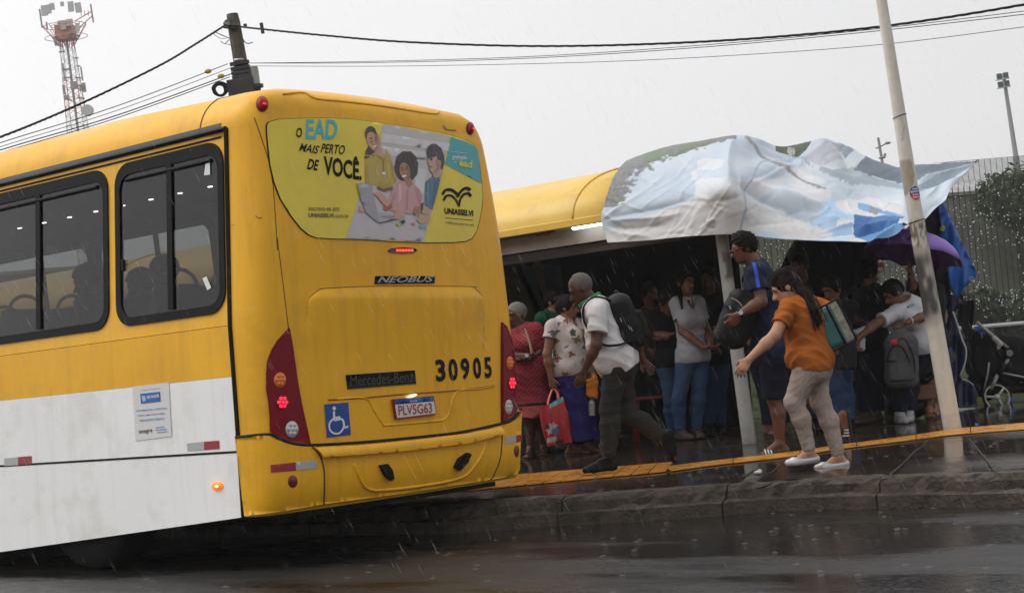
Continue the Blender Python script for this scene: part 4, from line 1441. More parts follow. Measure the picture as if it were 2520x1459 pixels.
def stained_pole(name, path, radii, colfn, parent=None, n=20, rows=90, rough=0.35):
    """round pole along path (frame u, v and distance) with stains of its own"""
    S = []
    P3 = [np.asarray(p[3]) if len(p) > 3 else at(p[0], p[1], p[2]) for p in path]
    V, Fc, Cc = [], [], []
    L_ = [0]
    for a, b in zip(P3, P3[1:]):
        L_.append(L_[-1] + np.linalg.norm(b - a))
    for i in range(rows + 1):
        l = L_[-1] * i / rows
        p = np.array([np.interp(l, L_, [q[k] for q in P3]) for k in range(3)])
        r_ = np.interp(l, L_, radii)
        d = unit(P3[-1] - P3[0])
        x_ = unit(np.cross(d, [0, 0, 1.0])) if abs(d[2]) < 0.99 else unit(CR - d * (CR @ d))
        x_ = unit(CR - d * (CR @ d))
        y_ = np.cross(d, x_)
        for k in range(n):
            a = 2 * math.pi * k / n
            V.append(p + (x_ * math.cos(a) + y_ * math.sin(a)) * r_)
            Cc.append(colfn(l / L_[-1], math.cos(a), p))
    for i in range(rows):
        for k in range(n):
            Fc.append((i * n + k, i * n + (k + 1) % n, (i + 1) * n + (k + 1) % n, (i + 1) * n + k))
    Fc.append(tuple(range(n - 1, -1, -1)))
    Fc.append(tuple(rows * n + k for k in range(n)))
    m = mat('stained_paint', (0.6, 0.6, 0.55), rough, attr=True, var=0.08, vscale=12, bump=0.15, bscale=60)
    return mesh_obj(name, V, Fc, m, parent, True, np.array(Cc))


def noise1(*k):
    x_ = sum(v * w for v, w in zip(k, (12.9898, 78.233, 37.719)))
    return (math.sin(x_) * 43758.5453) % 1.0


def vnoise(x, y, seed=0.0):
    xi, yi = math.floor(x), math.floor(y)
    fx, fy = x - xi, y - yi
    fx, fy = fx * fx * (3 - 2 * fx), fy * fy * (3 - 2 * fy)
    g2 = lambda a, b: noise1(a, b, seed)
    return (g2(xi, yi) * (1 - fx) + g2(xi + 1, yi) * fx) * (1 - fy) + (g2(xi, yi + 1) * (1 - fx) + g2(xi + 1, yi + 1) * fx) * fy


def mixc(a, b, t):
    t = min(1, max(0, t))
    return tuple(a[i] + (b[i] - a[i]) * t for i in range(3))


pb = pave(1845, 1090)
Dp = depth(pb)


def post_col(t, c, p):
    base = (0.42, 0.42, 0.40)
    k = vnoise(c * 3, t * 40, 3)
    if 0.70 < t < 0.84 and c > -0.5 + 0.25 * k:
        return mixc(base, (0.10, 0.07, 0.05), (0.75 + 0.25 * k) * min(1, (t - 0.70) / 0.02, (0.84 - t) / 0.02))
    return mixc(base, (0.16, 0.14, 0.12), 0.5 * max(0, 0.1 - t) / 0.1 + 0.15 * k)


stained_pole('front_post', [(1845, 1090, Dp, pb - np.array([0, 0, 0.02])), (1805, 800, Dp), (1768, 520, Dp)], [0.066, 0.06, 0.056], post_col, SH)

# ------------------------------------------------------------------ printed banner stretched as an awning
TC = [
    [(1494, 597, 12.08), (1482, 550, 12.12), (1485, 510, 12.15), (1498, 465, 12.3), (1520, 425, 12.6), (1545, 395, 13.1)],
    [(1590, 592, 12.08), (1600, 545, 12.1), (1606, 495, 12.15), (1616, 442, 12.35), (1628, 395, 12.7), (1640, 360, 13.2)],
    [(1695, 582, 12.08), (1705, 532, 12.1), (1710, 482, 12.15), (1716, 432, 12.35), (1722, 382, 12.8), (1725, 347, 13.3)],
    [(1800, 576, 12.08), (1795, 512, 12.0), (1786, 455, 12.0), (1798, 405, 12.4), (1803, 366, 12.9), (1806, 337, 13.4)],
    [(1885, 584, 12.2), (1880, 527, 12.3), (1876, 472, 12.4), (1872, 422, 12.75), (1868, 380, 13.2), (1862, 342, 13.7)],
    [(1985, 588, 12.35), (1978, 540, 12.5), (1968, 490, 12.7), (1957, 445, 13.2), (1945, 402, 13.8), (1932, 357, 14.6)],
    [(2060, 594, 12.5), (2055, 557, 12.65), (2048, 512, 12.9), (2042, 462, 13.4), (2035, 405, 14.2), (2028, 341, 15.2)],
    [(2135, 598, 12.6), (2132, 567, 12.75), (2128, 532, 13.0), (2122, 487, 13.6), (2118, 435, 14.5), (2112, 379, 15.4)],
    [(2195, 584, 12.7), (2196, 560, 12.8), (2198, 532, 13.1), (2199, 497, 13.8), (2199, 455, 14.8), (2196, 407, 15.6)],
    [(2240, 556, 12.85), (2242, 545, 13.0), (2246, 522, 13.4), (2250, 490, 14.1), (2250, 450, 15.0), (2246, 407, 15.8)],
    [(2274, 542, 13.5), (2284, 527, 13.8), (2294, 500, 14.3), (2302, 472, 15.0), (2307, 440, 15.6), (2310, 403, 16.2)],
    [(2332, 474, 14.8), (2340, 462, 15.1), (2346, 450, 15.4), (2353, 436, 15.8), (2358, 420, 16.2), (2360, 400, 16.6)],
    [(2398, 404, 16.9), (2399, 403, 16.92), (2400, 401, 16.95), (2400, 400, 17.0), (2401, 398, 17.0), (2402, 396, 17.0)],
]
for c in TC:
    u, v, Y = c[-1]
    w_ = min(1.0, max(0.0, (2380 - u) / 120))
    c.append((u + 6 * w_, v + 1 + 13 * w_, Y + 0.02 + 0.5 * w_))
    c.append((u + 14 * w_, v + 2 + 58 * w_, Y + 0.04 + 1.0 * w_))
NS, NT = 32, 18
rows = []
for c in TC:
    rows.append(spline([np.array(p, float) for p in c], NT))
cols_ = []
for j in range(len(rows[0])):
    cols_.append(spline([r_[j] for r_ in rows], NS))
nj, ni = len(cols_), len(cols_[0])
rough_uv = np.array(cols_)                      # [j][i] -> u, v, Y
P3 = np.zeros((nj, ni, 3))
for j in range(nj):
    for i in range(ni):
        u_, v_, y_ = rough_uv[j, i]
        P3[j, i] = onY(u_, v_, y_ - 0.07 * min(1, max(0, (1760 - u_) / 60)))
# creases pulled from the ties
nrm = np.cross(np.gradient(P3, axis=1), np.gradient(P3, axis=0))
nrm /= np.linalg.norm(nrm, axis=2, keepdims=True) + 1e-9
uu, vv = rough_uv[:, :, 0], rough_uv[:, :, 1]


def crease(p, q, amp, w, fade=True):
    (ax1, ay1), (bx1, by1) = p, q
    dx, dy = bx1 - ax1, by1 - ay1
    L2 = math.hypot(dx, dy)
    t = ((uu - ax1) * dx + (vv - ay1) * dy) / L2 ** 2
    s_ = ((uu - ax1) * -dy + (vv - ay1) * dx) / L2
    s_ = s_ + 5 * np.sin(t * 5 + ax1)
    g_ = (0.55 * np.exp(-(s_ / w) ** 2) + 0.65 * np.exp(-np.abs(s_) / (w * 0.55))) * amp
    e_ = np.clip(t * 5, 0, 1) * np.clip((1 - t) * 5, 0, 1) if fade else np.clip(t * 9, 0, 1) * np.clip((1 - t) * 2.2, 0, 1)
    return g_ * e_


disp = np.zeros((nj, ni))
for p, q, a_, w_ in (((1484, 548), (1640, 420), 0.03, 7), ((1484, 550), (1720, 480), -0.03, 9), ((1484, 552), (1690, 520), 0.035, 12), ((1486, 556), (1640, 560), -0.035, 12), ((1486, 556), (1600, 590), 0.03, 10),
                     ((1786, 452), (1690, 560), 0.03, 26), ((1786, 452), (1880, 560), 0.03, 26), ((1806, 340), (1786, 452), 0.05, 14),
                     ((1790, 440), (2000, 560), -0.05, 16), ((1820, 430), (2110, 560), 0.055, 15), ((1840, 470), (2050, 575), -0.05, 14), ((1850, 395), (2200, 545), 0.05, 12),
                     ((1830, 345), (2240, 470), -0.05, 12), ((1850, 350), (2260, 485), 0.06, 12), ((1860, 370), (2250, 505), -0.055, 11), ((1880, 400), (2240, 520), 0.05, 10),
                     ((2400, 400), (2250, 452), 0.08, 10), ((2400, 402), (2262, 470), -0.07, 9), ((2400, 403), (2275, 495), 0.06, 9), ((2400, 404), (2290, 520), -0.05, 8),
                     ((2030, 342), (1960, 420), 0.04, 12), ((2030, 342), (2120, 430), -0.05, 14), ((2240, 548), (2100, 560), 0.05, 9), ((2240, 550), (2090, 580), -0.045, 9), ((2240, 552), (2140, 595), 0.05, 8),
                     ((1720, 560), (1770, 540), 0.02, 5), ((1730, 545), (1762, 565), -0.02, 4), ((1900, 470), (2040, 520), 0.03, 9)):
    disp += crease(p, q, a_ * 0.62, w_ * 0.95)
for k in range(70):
    a_ = RNG.uniform(-0.9, 0.9)
    cu_, cv2 = RNG.uniform(1500, 2250), RNG.uniform(360, 590)
    if RNG.uniform() < 0.5:
        q_ = [(1786, 452), (1484, 550), (2240, 548), (1806, 340)][RNG.integers(4)]
        a_ = math.atan2(cv2 - q_[1], cu_ - q_[0]) + RNG.normal(0, 0.1)
    L_ = RNG.uniform(25, 90)
    disp += crease((cu_ - L_ * math.cos(a_), cv2 - L_ * math.sin(a_)), (cu_ + L_ * math.cos(a_), cv2 + L_ * math.sin(a_)), RNG.choice([-1, 1]) * RNG.uniform(0.004, 0.012), RNG.uniform(2.5, 6))
for k in range(5):
    f1, f2, ph = RNG.uniform(0.01, 0.035), RNG.uniform(0.01, 0.03), RNG.uniform(0, 6)
    disp += 0.006 * np.sin(uu * f1 + vv * f2 * 2 + ph + 1.5 * np.sin(vv * 0.02 + k))
P3 = P3 + nrm * (disp * np.clip((2398 - uu) / 60, 0, 1))[:, :, None]


def inp(u, v, P):
    return in_poly(u, v, P)


T2 = Z_(3000, 520, 950, 2520)
POLY = {
    'green': [T2(*p) for p in ((285, 130), (400, 150), (650, 105), (600, 200), (500, 290), (430, 275), (300, 200))],
    'palm': [T2(*p) for p in ((400, 160), (465, 175), (470, 250), (420, 260), (395, 215))],
    'lilac': [T2(*p) for p in ((620, 200), (660, 110), (770, 78), (880, 130), (1000, 290), (760, 385), (600, 330), (520, 290))],
    'slate': [T2(*p) for p in ((860, 110), (1110, 215), (1020, 290), (930, 190))],
    'band': [T2(*p) for p in ((1110, 215), (1235, 268), (1110, 368), (880, 415), (740, 385), (1010, 295))],
    'slate2': [T2(*p) for p in ((1235, 265), (1560, 395), (1760, 370), (1880, 365), (2390, 330), (2200, 420), (1780, 540), (1600, 560), (1250, 480), (1110, 400))],
    'mid': [T2(*p) for p in ((700, 400), (1110, 370), (1250, 490), (1650, 575), (1760, 590), (2380, 350), (2390, 380), (1800, 650), (1640, 640), (1100, 560), (600, 360), (330, 240), (380, 220))],
    'sky': [T2(*p) for p in ((820, 740), (880, 740), (920, 820), (1000, 890), (1110, 900), (1110, 960), (930, 975), (640, 990), (750, 900))],
    'blue1': [T2(*p) for p in ((700, 990), (930, 960), (920, 1020), (1090, 1010), (1085, 1110), (720, 1135), (880, 1100), (800, 1040))],
    'blue2': [T2(*p) for p in ((1105, 900), (1300, 930), (1640, 920), (1560, 1010), (1250, 1090), (1120, 1125), (1095, 1100))],
    'blue3': [T2(*p) for p in ((1110, 1125), (1300, 1080), (1560, 1010), (1640, 1000), (1640, 1110), (1440, 1180), (1250, 1200), (1150, 1150))],
    'blue4': [T2(*p) for p in ((1130, 795), (1270, 830), (1640, 915), (1480, 925), (1260, 890), (1150, 860))],
    'greyb': [T2(*p) for p in ((1262, 832), (1370, 885), (1355, 922), (1262, 890))],
    'sky2': [T2(*p) for p in ((80, 1070), (300, 1110), (580, 1150), (1080, 1130), (1090, 1180), (580, 1190), (80, 1170))],
}
strip = [np.array(T2(*p)) for p in ((-40, 90), (60, 160), (130, 260), (230, 350), (330, 400), (470, 500), (600, 590), (780, 660))]
seam1 = [np.array(T2(*p)) for p in ((470, 310), (270, 330), (115, 345), (60, 420), (20, 520), (-30, 600), (-60, 760), (-90, 1000), (-120, 1120))]


def dist_line(u, v, L):
    best = 1e9
    p = np.array([u, v])
    for a, b in zip(L, L[1:]):
        d = b - a
        t = min(1, max(0, ((p - a) @ d) / (d @ d)))
        best = min(best, np.linalg.norm(p - a - d * t))
    return best


edgeL = [np.array(p, float) for p in ((1480, 505), (1500, 462), (1522, 425), (1545, 395), (1640, 360), (1725, 347), (1806, 337))]


def banner_col(u, v):
    n1 = vnoise(u * 0.03, v * 0.03, 1)
    n2 = vnoise(u * 0.12, v * 0.25, 2)
    n3 = vnoise(u * 0.35, v * 0.5, 5)
    j = (n1 - 0.5) * 14 + (n2 - 0.5) * 7
    c = mixc((0.42, 0.50, 0.58), (0.54, 0.59, 0.64), n1)
    low_ = 470 + (abs(u - 1786) * 0.33 if u < 1786 else (u - 1786) * 0.36)
    if v > low_ + j * 0.6:
        c = mixc((0.56, 0.56, 0.56), (0.64, 0.64, 0.645), n2)
    elif u > 1700 and vnoise(u * 0.012, v * 0.035, 9) > 0.55:
        c = mixc(c, (0.66, 0.65, 0.65), 0.7)
    if u < 1812 and v < 510:
        dl = dist_line(u, v, edgeL)
        wlim = 42 * min(1, 0.25 + max(0, 1780 - u) / 300) * (0.6 + 0.8 * n2)
        if dl < wlim:
            c = mixc((0.13, 0.13, 0.13), (0.25, 0.25, 0.25), n3)
            if n1 > 0.6:
                c = mixc(c, (0.14, 0.20, 0.11), 0.6)
    q = lambda k: inp(u + j * 0.25, v + j * 0.2, POLY[k])
    if q('mid'):
        c = mixc((0.27, 0.34, 0.39), (0.36, 0.43, 0.47), n1)
    if u > 2000 and 400 < v < 545 and q('mid') is False and v < 470 + (u - 2000) * 0.1:
        c = mixc(c, (0.50, 0.57, 0.62), 0.6)
    if q('lilac'):
        c = mixc((0.42, 0.44, 0.49), (0.47, 0.49, 0.53), n3)
    if q('slate'):
        c = mixc((0.20, 0.24, 0.29), (0.27, 0.31, 0.36), n3)
    if q('slate2'):
        c = mixc((0.085, 0.115, 0.15), (0.17, 0.21, 0.25), n3 * 0.6 + n1 * 0.4)
    if q('band'):
        c = (0.58, 0.63, 0.66)
    if q('green'):
        c = mixc((0.02, 0.03, 0.012), (0.06, 0.085, 0.03), n3)
    if q('palm'):
        c = mixc((0.05, 0.06, 0.04), (0.6, 0.62, 0.62), n3)
    if dist_line(u, v, strip) < 4.5:
        c = mixc((0.20, 0.20, 0.20), (0.36, 0.355, 0.35), n3)
    if dist_line(u, v, seam1) < 2.6:
        c = (0.34, 0.42, 0.52)
    if q('sky2'):
        c = mixc((0.42, 0.55, 0.70), (0.62, 0.66, 0.70), n1)
    if q('sky'):
        c = (0.40, 0.56, 0.74)
    if q('blue1'):
        c = mixc((0.14, 0.30, 0.55), (0.45, 0.55, 0.66), n1)
    if q('blue2'):
        c = mixc((0.025, 0.09, 0.26), (0.06, 0.17, 0.38), n1)
    if q('blue4'):
        c = mixc((0.22, 0.38, 0.60), (0.16, 0.32, 0.58), n1)
    if q('blue3'):
        c = mixc((0.09, 0.23, 0.46), (0.16, 0.32, 0.54), n1)
    if q('greyb'):
        c = (0.24, 0.26, 0.28)
    return c


V = P3.reshape(-1, 3)
Cc = [banner_col(*rough_uv[j, i, :2]) for j in range(nj) for i in range(ni)]
Fc = [(j * ni + i, j * ni + i + 1, (j + 1) * ni + i + 1, (j + 1) * ni + i) for j in range(nj - 1) for i in range(ni - 1)]
M_BAN = mat('printed_vinyl', (0.5, 0.5, 0.5), 0.5, attr=True, spec=0.2, var=0.03, vscale=8, bump=0.06, bscale=35)
ban = mesh_obj('banner_awning', V, Fc, M_BAN, None, True, np.array(Cc))
tag(ban, 'old printed vinyl banner of sky and clouds stretched as an awning over the shelter', 'awning')
sm_ = ban.modifiers.new('cloth thickness', 'SOLIDIFY')
sm_.thickness = 0.004

# ------------------------------------------------------------------ leaning white pole on the yellow line
pb2 = pave(2345, 1056)
D2p = depth(pb2)


def pole_col(t, c, p):
    base = (0.66, 0.63, 0.55)
    k = vnoise(c * 2.2 + 7, t * 60, 11)
    k2 = vnoise(c * 5, t * 150, 12)
    o = mixc(base, (0.52, 0.48, 0.40), k * 0.5)
    if 0.345 < t < 0.395 and c < 0.45 - ((t - 0.378) * 34) ** 2 + 0.2 * k:        # torn bill
        o = mixc((0.33, 0.28, 0.21), (0.40, 0.35, 0.27), k2)
    if 0.262 < t < 0.312:
        o = mixc(o, (0.12, 0.09, 0.06), (0.9 if k2 > 0.4 else 0.2) * min(1, (t - 0.262) / 0.01, (0.312 - t) / 0.012))
    if 0.148 < t <= 0.268:
        g_ = min(1, (t - 0.148) / 0.025, (0.272 - t) / 0.02)
        o = mixc(o, (0.06, 0.055, 0.05), g_ * min(1, 0.1 + 1.0 * k + 0.25 * (c < 0.4)))
    if 0.42 < t < 0.455 and abs(c + 0.1 - 0.25 * math.sin(t * 160)) < 0.13:
        o = mixc(o, (0.36, 0.31, 0.28), 0.6)
    if t < 0.03:
        o = mixc(o, (0.40, 0.35, 0.25), 0.5 * k)
    return o


ctr = [(2345, 1056), (2298, 790), (2257, 553), (2246, 492), (2214, 287), (2169, 0), (2130, -250), (2070, -640)]
WP = empty('leaning_pole', pb2, 'tall leaning cream painted steel pole with peeling grimy paint on the yellow line', 'pole')
stained_pole('pole_shaft', [(u, v, D2p, pb2 - np.array([0, 0, 0.03])) if i == 0 else (u, v, D2p) for i, (u, v) in enumerate(ctr)], [0.0765, 0.0735, 0.0665, 0.064, 0.0545, 0.0455, 0.042, 0.038], pole_col, WP, n=28, rows=260)
st_c = at(2250, 475, D2p)
dpole = unit(at(2214, 287, D2p) - at(2257, 553, D2p))
xp = unit(CR - dpole * (CR @ dpole))
yp = np.cross(dpole, xp)
if yp @ FW > 0:
    yp = -yp
cen_ = lambda s_: at(2250.5, 477, D2p) + dpole * s_


def on_pole(sx, sy, off):
    """sx across, sy along the pole, metres from the sticker's middle"""
    r_ = 0.0645 + off
    a = (sx + 0.016) / 0.0645
    return at(2244.2, 477, D2p) + dpole * sy + xp * math.sin(a) * r_ + yp * math.cos(a) * r_


def pole_patch(P, off, m, name):
    vs, fs = fill(P, (), 0.01)
    return mesh_obj(name, [on_pole(x_, y_, off) for x_, y_ in vs], fs, m, WP)


cir = [(0.05 * math.cos(a), 0.058 * math.sin(a)) for a in np.linspace(0, 2 * math.pi, 28)[:-1]]
pole_patch(cir, 0.0015, mat('sticker_blue', (0.03, 0.07, 0.30), 0.4), 'sticker')
pole_patch([(x_, y_) for x_, y_ in cir if y_ <= 0.001] + [(-0.05, 0.002)], 0.0025, mat('sticker_red', (0.45, 0.02, 0.03), 0.4), 'sticker')
for s_, y0_, w_ in (('Vender', 0.028, 0.05), ('BAHIA', 0.006, 0.078), ('é trair', -0.020, 0.055), ('baiano', -0.042, 0.055)):
    V, Fc = text2d(s_, 0.03)
    mesh_obj('sticker_lettering', [on_pole((x_ - 0.5) * w_, y0_ + y_ * 0.018, 0.0035) for x_, y_ in V], Fc, M_SGW, WP)
for v_, rr in ((545, 0.0675), (287, 0.055)):
    c_ = at(np.interp(v_, [0, 287, 492, 553, 790], [2169, 2214, 2246, 2257, 2298]), v_, D2p)
    MB().tube([c_ + xp * math.cos(a) * rr * 1.03 + yp * math.sin(a) * rr * 1.03 + dpole * 0.012 * math.sin(a + 1) for a in np.linspace(0, 2 * math.pi, 25)[:-1]], 0.004, 6, closed=True).build('tie_wire', M_DARKMET, WP)
tr = MB()
p0_, p1_ = at(2252, 541, D2p - 0.05), onY(2236, 550, 12.9)
tr.tube(spline([p0_, (p0_ + p1_) / 2 - np.array([0, 0, 0.02]), p1_], 6), 0.007, 6)
tr.tube([onY(2400, 401, 16.98), onY(2406, 394, 17.2)], 0.008, 6)
tr.tube(spline([onY(2222, 550, 12.8), onY(2238, 560, 12.85), onY(2244, 575, 12.9), onY(2234, 590, 12.95)], 5), 0.012, 6)
tr.build('tie_rope', mat('rope_dark', (0.06, 0.05, 0.04), 0.8), ban)

# ------------------------------------------------------------------ utility pole and its lines
DU = 30.0
UP = empty('utility_pole', at(720, 1000, DU), 'dark weathered utility pole standing behind the bus roof', 'utility pole')
top_, bot_ = at(571.5, 35, DU), at(604, 225, DU)
dn = unit(bot_ - top_)
foot = top_ + dn * ((top_[2] - 0.3) / -dn[2])
UP.location = Vector([float(c) for c in foot])
xq = unit(CR - dn * (CR @ dn))
yq = np.cross(dn, xq)
V, Fc = [], []
for i, (t, w) in enumerate(((0, 0.105), (0.02, 0.12), (0.3, 0.145), (1, 0.22))):
    p = top_ + (foot - top_) * t
    for k in range(8):
        a = math.pi / 4 * k + 0.4
        V.append(p + xq * math.cos(a) * w * 1.05 + yq * math.sin(a) * w * 1.05)
Fc = [(i * 8 + k, i * 8 + (k + 1) % 8, i * 8 + 8 + (k + 1) % 8, i * 8 + 8 + k) for i in range(3) for k in range(8)] + [tuple(range(8))]
mesh_obj('shaft', V, Fc, mat('pole_weathered', (0.085, 0.07, 0.055), 0.8, var=0.45, vscale=7, bump=0.5, bscale=30), UP)
K_ = Z_(800, 30, 320, 1334)
kw = lambda x, y, d=0.0: at(*K_(x, y), DU + d)
fz = MB()
fz.tube([kw(570, 880, -.22), kw(640, 872, -.26), kw(720, 868, -.22)], 0.022, 6)
fz.build('clamp_band', M_STEEL, UP)
for y0_ in (930, 1010, 1080, 1150, 1240, 1320):
    fz = MB().box(kw(655 + (y0_ - 900) * 0.17, y0_, -0.16), (0.36, 0.1, 0.06), ax=[xq, yq, dn])
    fz.tube([kw(545, y0_ + 20, -.1), kw(575, y0_ - 10, -.15), kw(600, y0_ + 25, -.2)], 0.02, 6)
    fz.tube([kw(740, y0_, -.1), kw(800 + (y0_ % 3) * 12, y0_ + 22, -.12)], 0.022, 6)
    fz.build('wire_bracket', M_DARKMET, UP)
fz = MB()
fz.tube([kw(420, 270, -.1), kw(500, 300, -.2), kw(640, 300, -.2)], 0.05, 6)
fz.tube([kw(430, 250, -.1), kw(480, 220, -.15), kw(500, 300, -.2)], 0.04, 6)
fz.tube([kw(400, 330, -.1), kw(520, 345, -.2), kw(660, 345, -.2)], 0.03, 6)
fz.build('cable_clamp', M_DARKMET, UP)
for q in ((1035, 350, 0.06, 0.2), (755, 310, 0.06, 0.07)):
    MB().box(kw(q[0], q[1], 0), (0.06, q[2], q[3]), ax=[xq, yq, dn]).build('line_spacer', M_DARKMET, UP)
MB().box(kw(690, 1330, -.15), (0.5, 0.2, 0.32), ax=[xq, yq, dn], bevel=0.02).build('junction_box', M_DARKMET, UP)
co_ = MB()
for k in range(11):
    c_ = K_(338 + RNG.uniform(-14, 14), 1372 + RNG.uniform(-12, 12))
    rr_ = RNG.uniform(13, 19)
    ph_ = RNG.uniform(0, 6)
    co_.tube([at(c_[0] + rr_ * (1 + 0.08 * math.sin(3 * a + ph_)) * math.cos(a), c_[1] + rr_ * 0.95 * math.sin(a), DU - 0.1 + 0.02 * k) for a in np.linspace(0, 2 * math.pi, 25)[:-1]], 0.014, 5, closed=True)
co_.build('cable_coil', M_RUB, UP, smooth=True)
cl = MB()
c0, c1 = kw(885, 995, -.1), kw(925, 1290, -.1)
dd_ = unit(c1 - c0)
for k in range(8):
    p = c0 + (c1 - c0) * k / 8
    cl.disc(p, dd_, 0.085 + 0.008 * (k > 0), np.linalg.norm(c1 - c0) / 8 * 0.8, 14)
    cl.disc(p + dd_ * np.linalg.norm(c1 - c0) / 8 * 0.8, dd_, 0.075, np.linalg.norm(c1 - c0) / 8 * 0.2, 14)
cl.build('splice_closure', mat('closure_grey', (0.40, 0.40, 0.37), 0.5), UP, smooth=False)
MB().disc(kw(930, 1290, -.1), dd_, 0.14, 0.06, 14).disc(kw(935, 1320, -.1), dd_, 0.1, 0.12, 14, r2=0.07).build('closure_base', M_DARKMET, UP)
for P, r_ in ((spline([kw(230, 405), kw(400, 480), kw(530, 535)], 5), 0.009), (spline([kw(680, 460), kw(740, 570), kw(800, 605), kw(880, 585)], 6), 0.009), (spline([kw(220, 440), kw(330, 515), kw(450, 520)], 6), 0.005), ([kw(490, 540), kw(410, 615), kw(345, 570)], 0.008), (spline([kw(410, 610), kw(480, 620), kw(545, 650)], 5), 0.006)):
    MB().tube(P, r_, 5).build('loose_wire', M_RUB, UP)


def cable(name, pts, D0, D1, r_, label, m=None, twist=0, group='lines strung from the utility pole', n=10):
    S = spline([np.array(p, float) for p in pts], n)
    L_ = len(S) - 1
    P = [at(p[0], p[1], D0 + (D1 - D0) * i / L_) for i, p in enumerate(S)]
    mb = MB()
    if twist:
        for k in range(twist):
            Q = []
            ph = 2 * math.pi * k / twist
            tot = 0
            for i in range(L_):
                for h in range(8):
                    t = h / 8
                    p = P[i] + (P[i + 1] - P[i]) * t
                    a = ph + (i + t) * 1.9
                    Q.append(p + np.array([0, 0, 1.0]) * math.cos(a) * r_ * 0.9 + HX * math.sin(a) * r_ * 0.9)
            mb.tube(Q, r_, 5)
    else:
        mb.tube(P, r_, 5)
    return tag(mb.build(name, m or M_RUB, None, smooth=True), label, 'cable', group)


cable('power_cable', [(-200, 410), (0, 338), (120, 290), (250, 232), (400, 158), (480, 110), (556, 62)], 24, 30, 0.0115, 'thick twisted black cable falling from the pole to the left edge', twist=3)
cable('power_cable', [(585, 66), (640, 72), (800, 88), (1000, 104), (1300, 114), (1600, 109), (1900, 92), (2200, 62), (2520, 12), (2800, -45)], 30, 20, 0.0105, 'thick twisted black cable sagging across the whole sky', twist=3)
cable('telephone_wire', [(600, 156), (900, 152), (1300, 140), (1700, 114), (2100, 78), (2520, 28), (2800, -10)], 30, 20, 0.0055, 'upper thin wire sagging right just under the twisted cable')
cable('telephone_wire', [(600, 156), (900, 155), (1300, 144), (1700, 119), (2100, 83), (2520, 36), (2800, 0)], 30, 20, 0.006, 'second thin wire hanging close below the upper one')
cable('telephone_wire', [(612, 163), (1000, 163), (1500, 152), (1900, 131), (2200, 107), (2520, 67), (2800, 30)], 30, 20, 0.005, 'lowest thin wire crossing the right half of the sky')
for k, (a, b, r_, t_) in enumerate((((560, 158), (0, 352), 0.008, 'topmost thin wire sloping left over the bus, with a yellow tag'), ((572, 166), (0, 362), 0.006, 'second of four thin wires sloping left over the bus'), ((570, 182), (0, 370), 0.010, 'third and darkest of four thin wires over the bus, yellow tagged'), ((565, 190), (0, 377), 0.008, 'lowest of four thin wires sloping left over the bus'))):
    mid = ((a[0] + b[0]) / 2, (a[1] + b[1]) / 2 + 9)
    w_ = cable('telephone_wire', [a, mid, b, (-200, b[1] + 70)], 30, 24, r_, t_, group='thin wires running left from the pole')
    if k in (0, 2):
        q_ = (512, 176) if k == 0 else (544, 188)
        S = at(*q_, 29.5)
        MB().ball(S, (0.07, 0.045, 0.045), ax=[xq, yq, dn], n=10, m=6).build('wire_tag', mat('tag_yellow', (0.45, 0.30, 0.04), 0.6), w_, smooth=True)

# ------------------------------------------------------------------ far masts
DT = 150.0
TW = empty('telecom_tower', (0, 0, 0), 'pale red and white lattice telecom tower with antenna panels', 'tower')
H_ = Z_(120, 0, 300, 826)
tp, tb = at(*H_(350, 30), DT), at(*H_(530, 1450), DT)
td = unit(tb - tp)
tf = tp + td * ((tp[2] - 0) / -td[2])
TW.location = Vector([float(c) for c in tf])
tx = unit(CR - td * (CR @ td))
ty = np.cross(td, tx)
M_TW = mat('tower_white', (0.50, 0.49, 0.48), 0.6)
M_TR = mat('tower_red', (0.50, 0.20, 0.14), 0.6)
M_TG = mat('tower_grey', (0.28, 0.28, 0.29), 0.6)
Lh = np.linalg.norm(tf - tp)
lat = MB()
TWC = ((0.60, 0.59, 0.58), (0.50, 0.20, 0.14))
nb_ = int(Lh / 0.9)
for i in range(nb_):
    t0, t1 = i / nb_, (i + 1) / nb_
    red = int(((t0 * Lh) + 1.5) / 2.9) % 2
    w0, w1 = 0.42 + 1.3 * t0, 0.42 + 1.3 * t1
    if t0 * Lh < 1.0:
        continue
    a_, b_ = tp + (tf - tp) * t0, tp + (tf - tp) * t1
    cr_ = [(-1, -1), (1, -1), (1, 1), (-1, 1)]
    for k in range(4):
        (x0_, y0_), (x1_, y1_) = cr_[k], cr_[(k + 1) % 4]
        lat.tube([a_ + tx * x0_ * w0 + ty * y0_ * w0, b_ + tx * x0_ * w1 + ty * y0_ * w1], 0.045, 5, col=TWC[red])
        lat.tube([a_ + tx * x0_ * w0 + ty * y0_ * w0, b_ + tx * x1_ * w1 + ty * y1_ * w1], 0.02, 4, col=TWC[red])
        lat.tube([a_ + tx * x1_ * w0 + ty * y1_ * w0, b_ + tx * x0_ * w1 + ty * y0_ * w1], 0.02, 4, col=TWC[red])
        lat.tube([a_ + tx * x0_ * w0 + ty * y0_ * w0, a_ + tx * x1_ * w0 + ty * y1_ * w0], 0.02, 4, col=TWC[red])
lat.build('lattice', mat('tower_bands', (0.5, 0.5, 0.5), 0.6, attr=True), TW, cols=True, label='lattice painted in red and white bands')
MB().tube([tp + td * 3.6, tf], 0.12, 8).build('cable_ladder', M_TG, TW)
pf_ = MB()
for z0 in (2.2, 3.3):
    for r_ in (1.3, 2.0):
        if z0 > 4 and r_ > 2:
            continue
        pf_.tube([tp + td * z0 + tx * r_ * math.cos(a) + ty * r_ * math.sin(a) for a in np.linspace(0, 2 * math.pi, 13)[:-1]], 0.035, 5, closed=True)
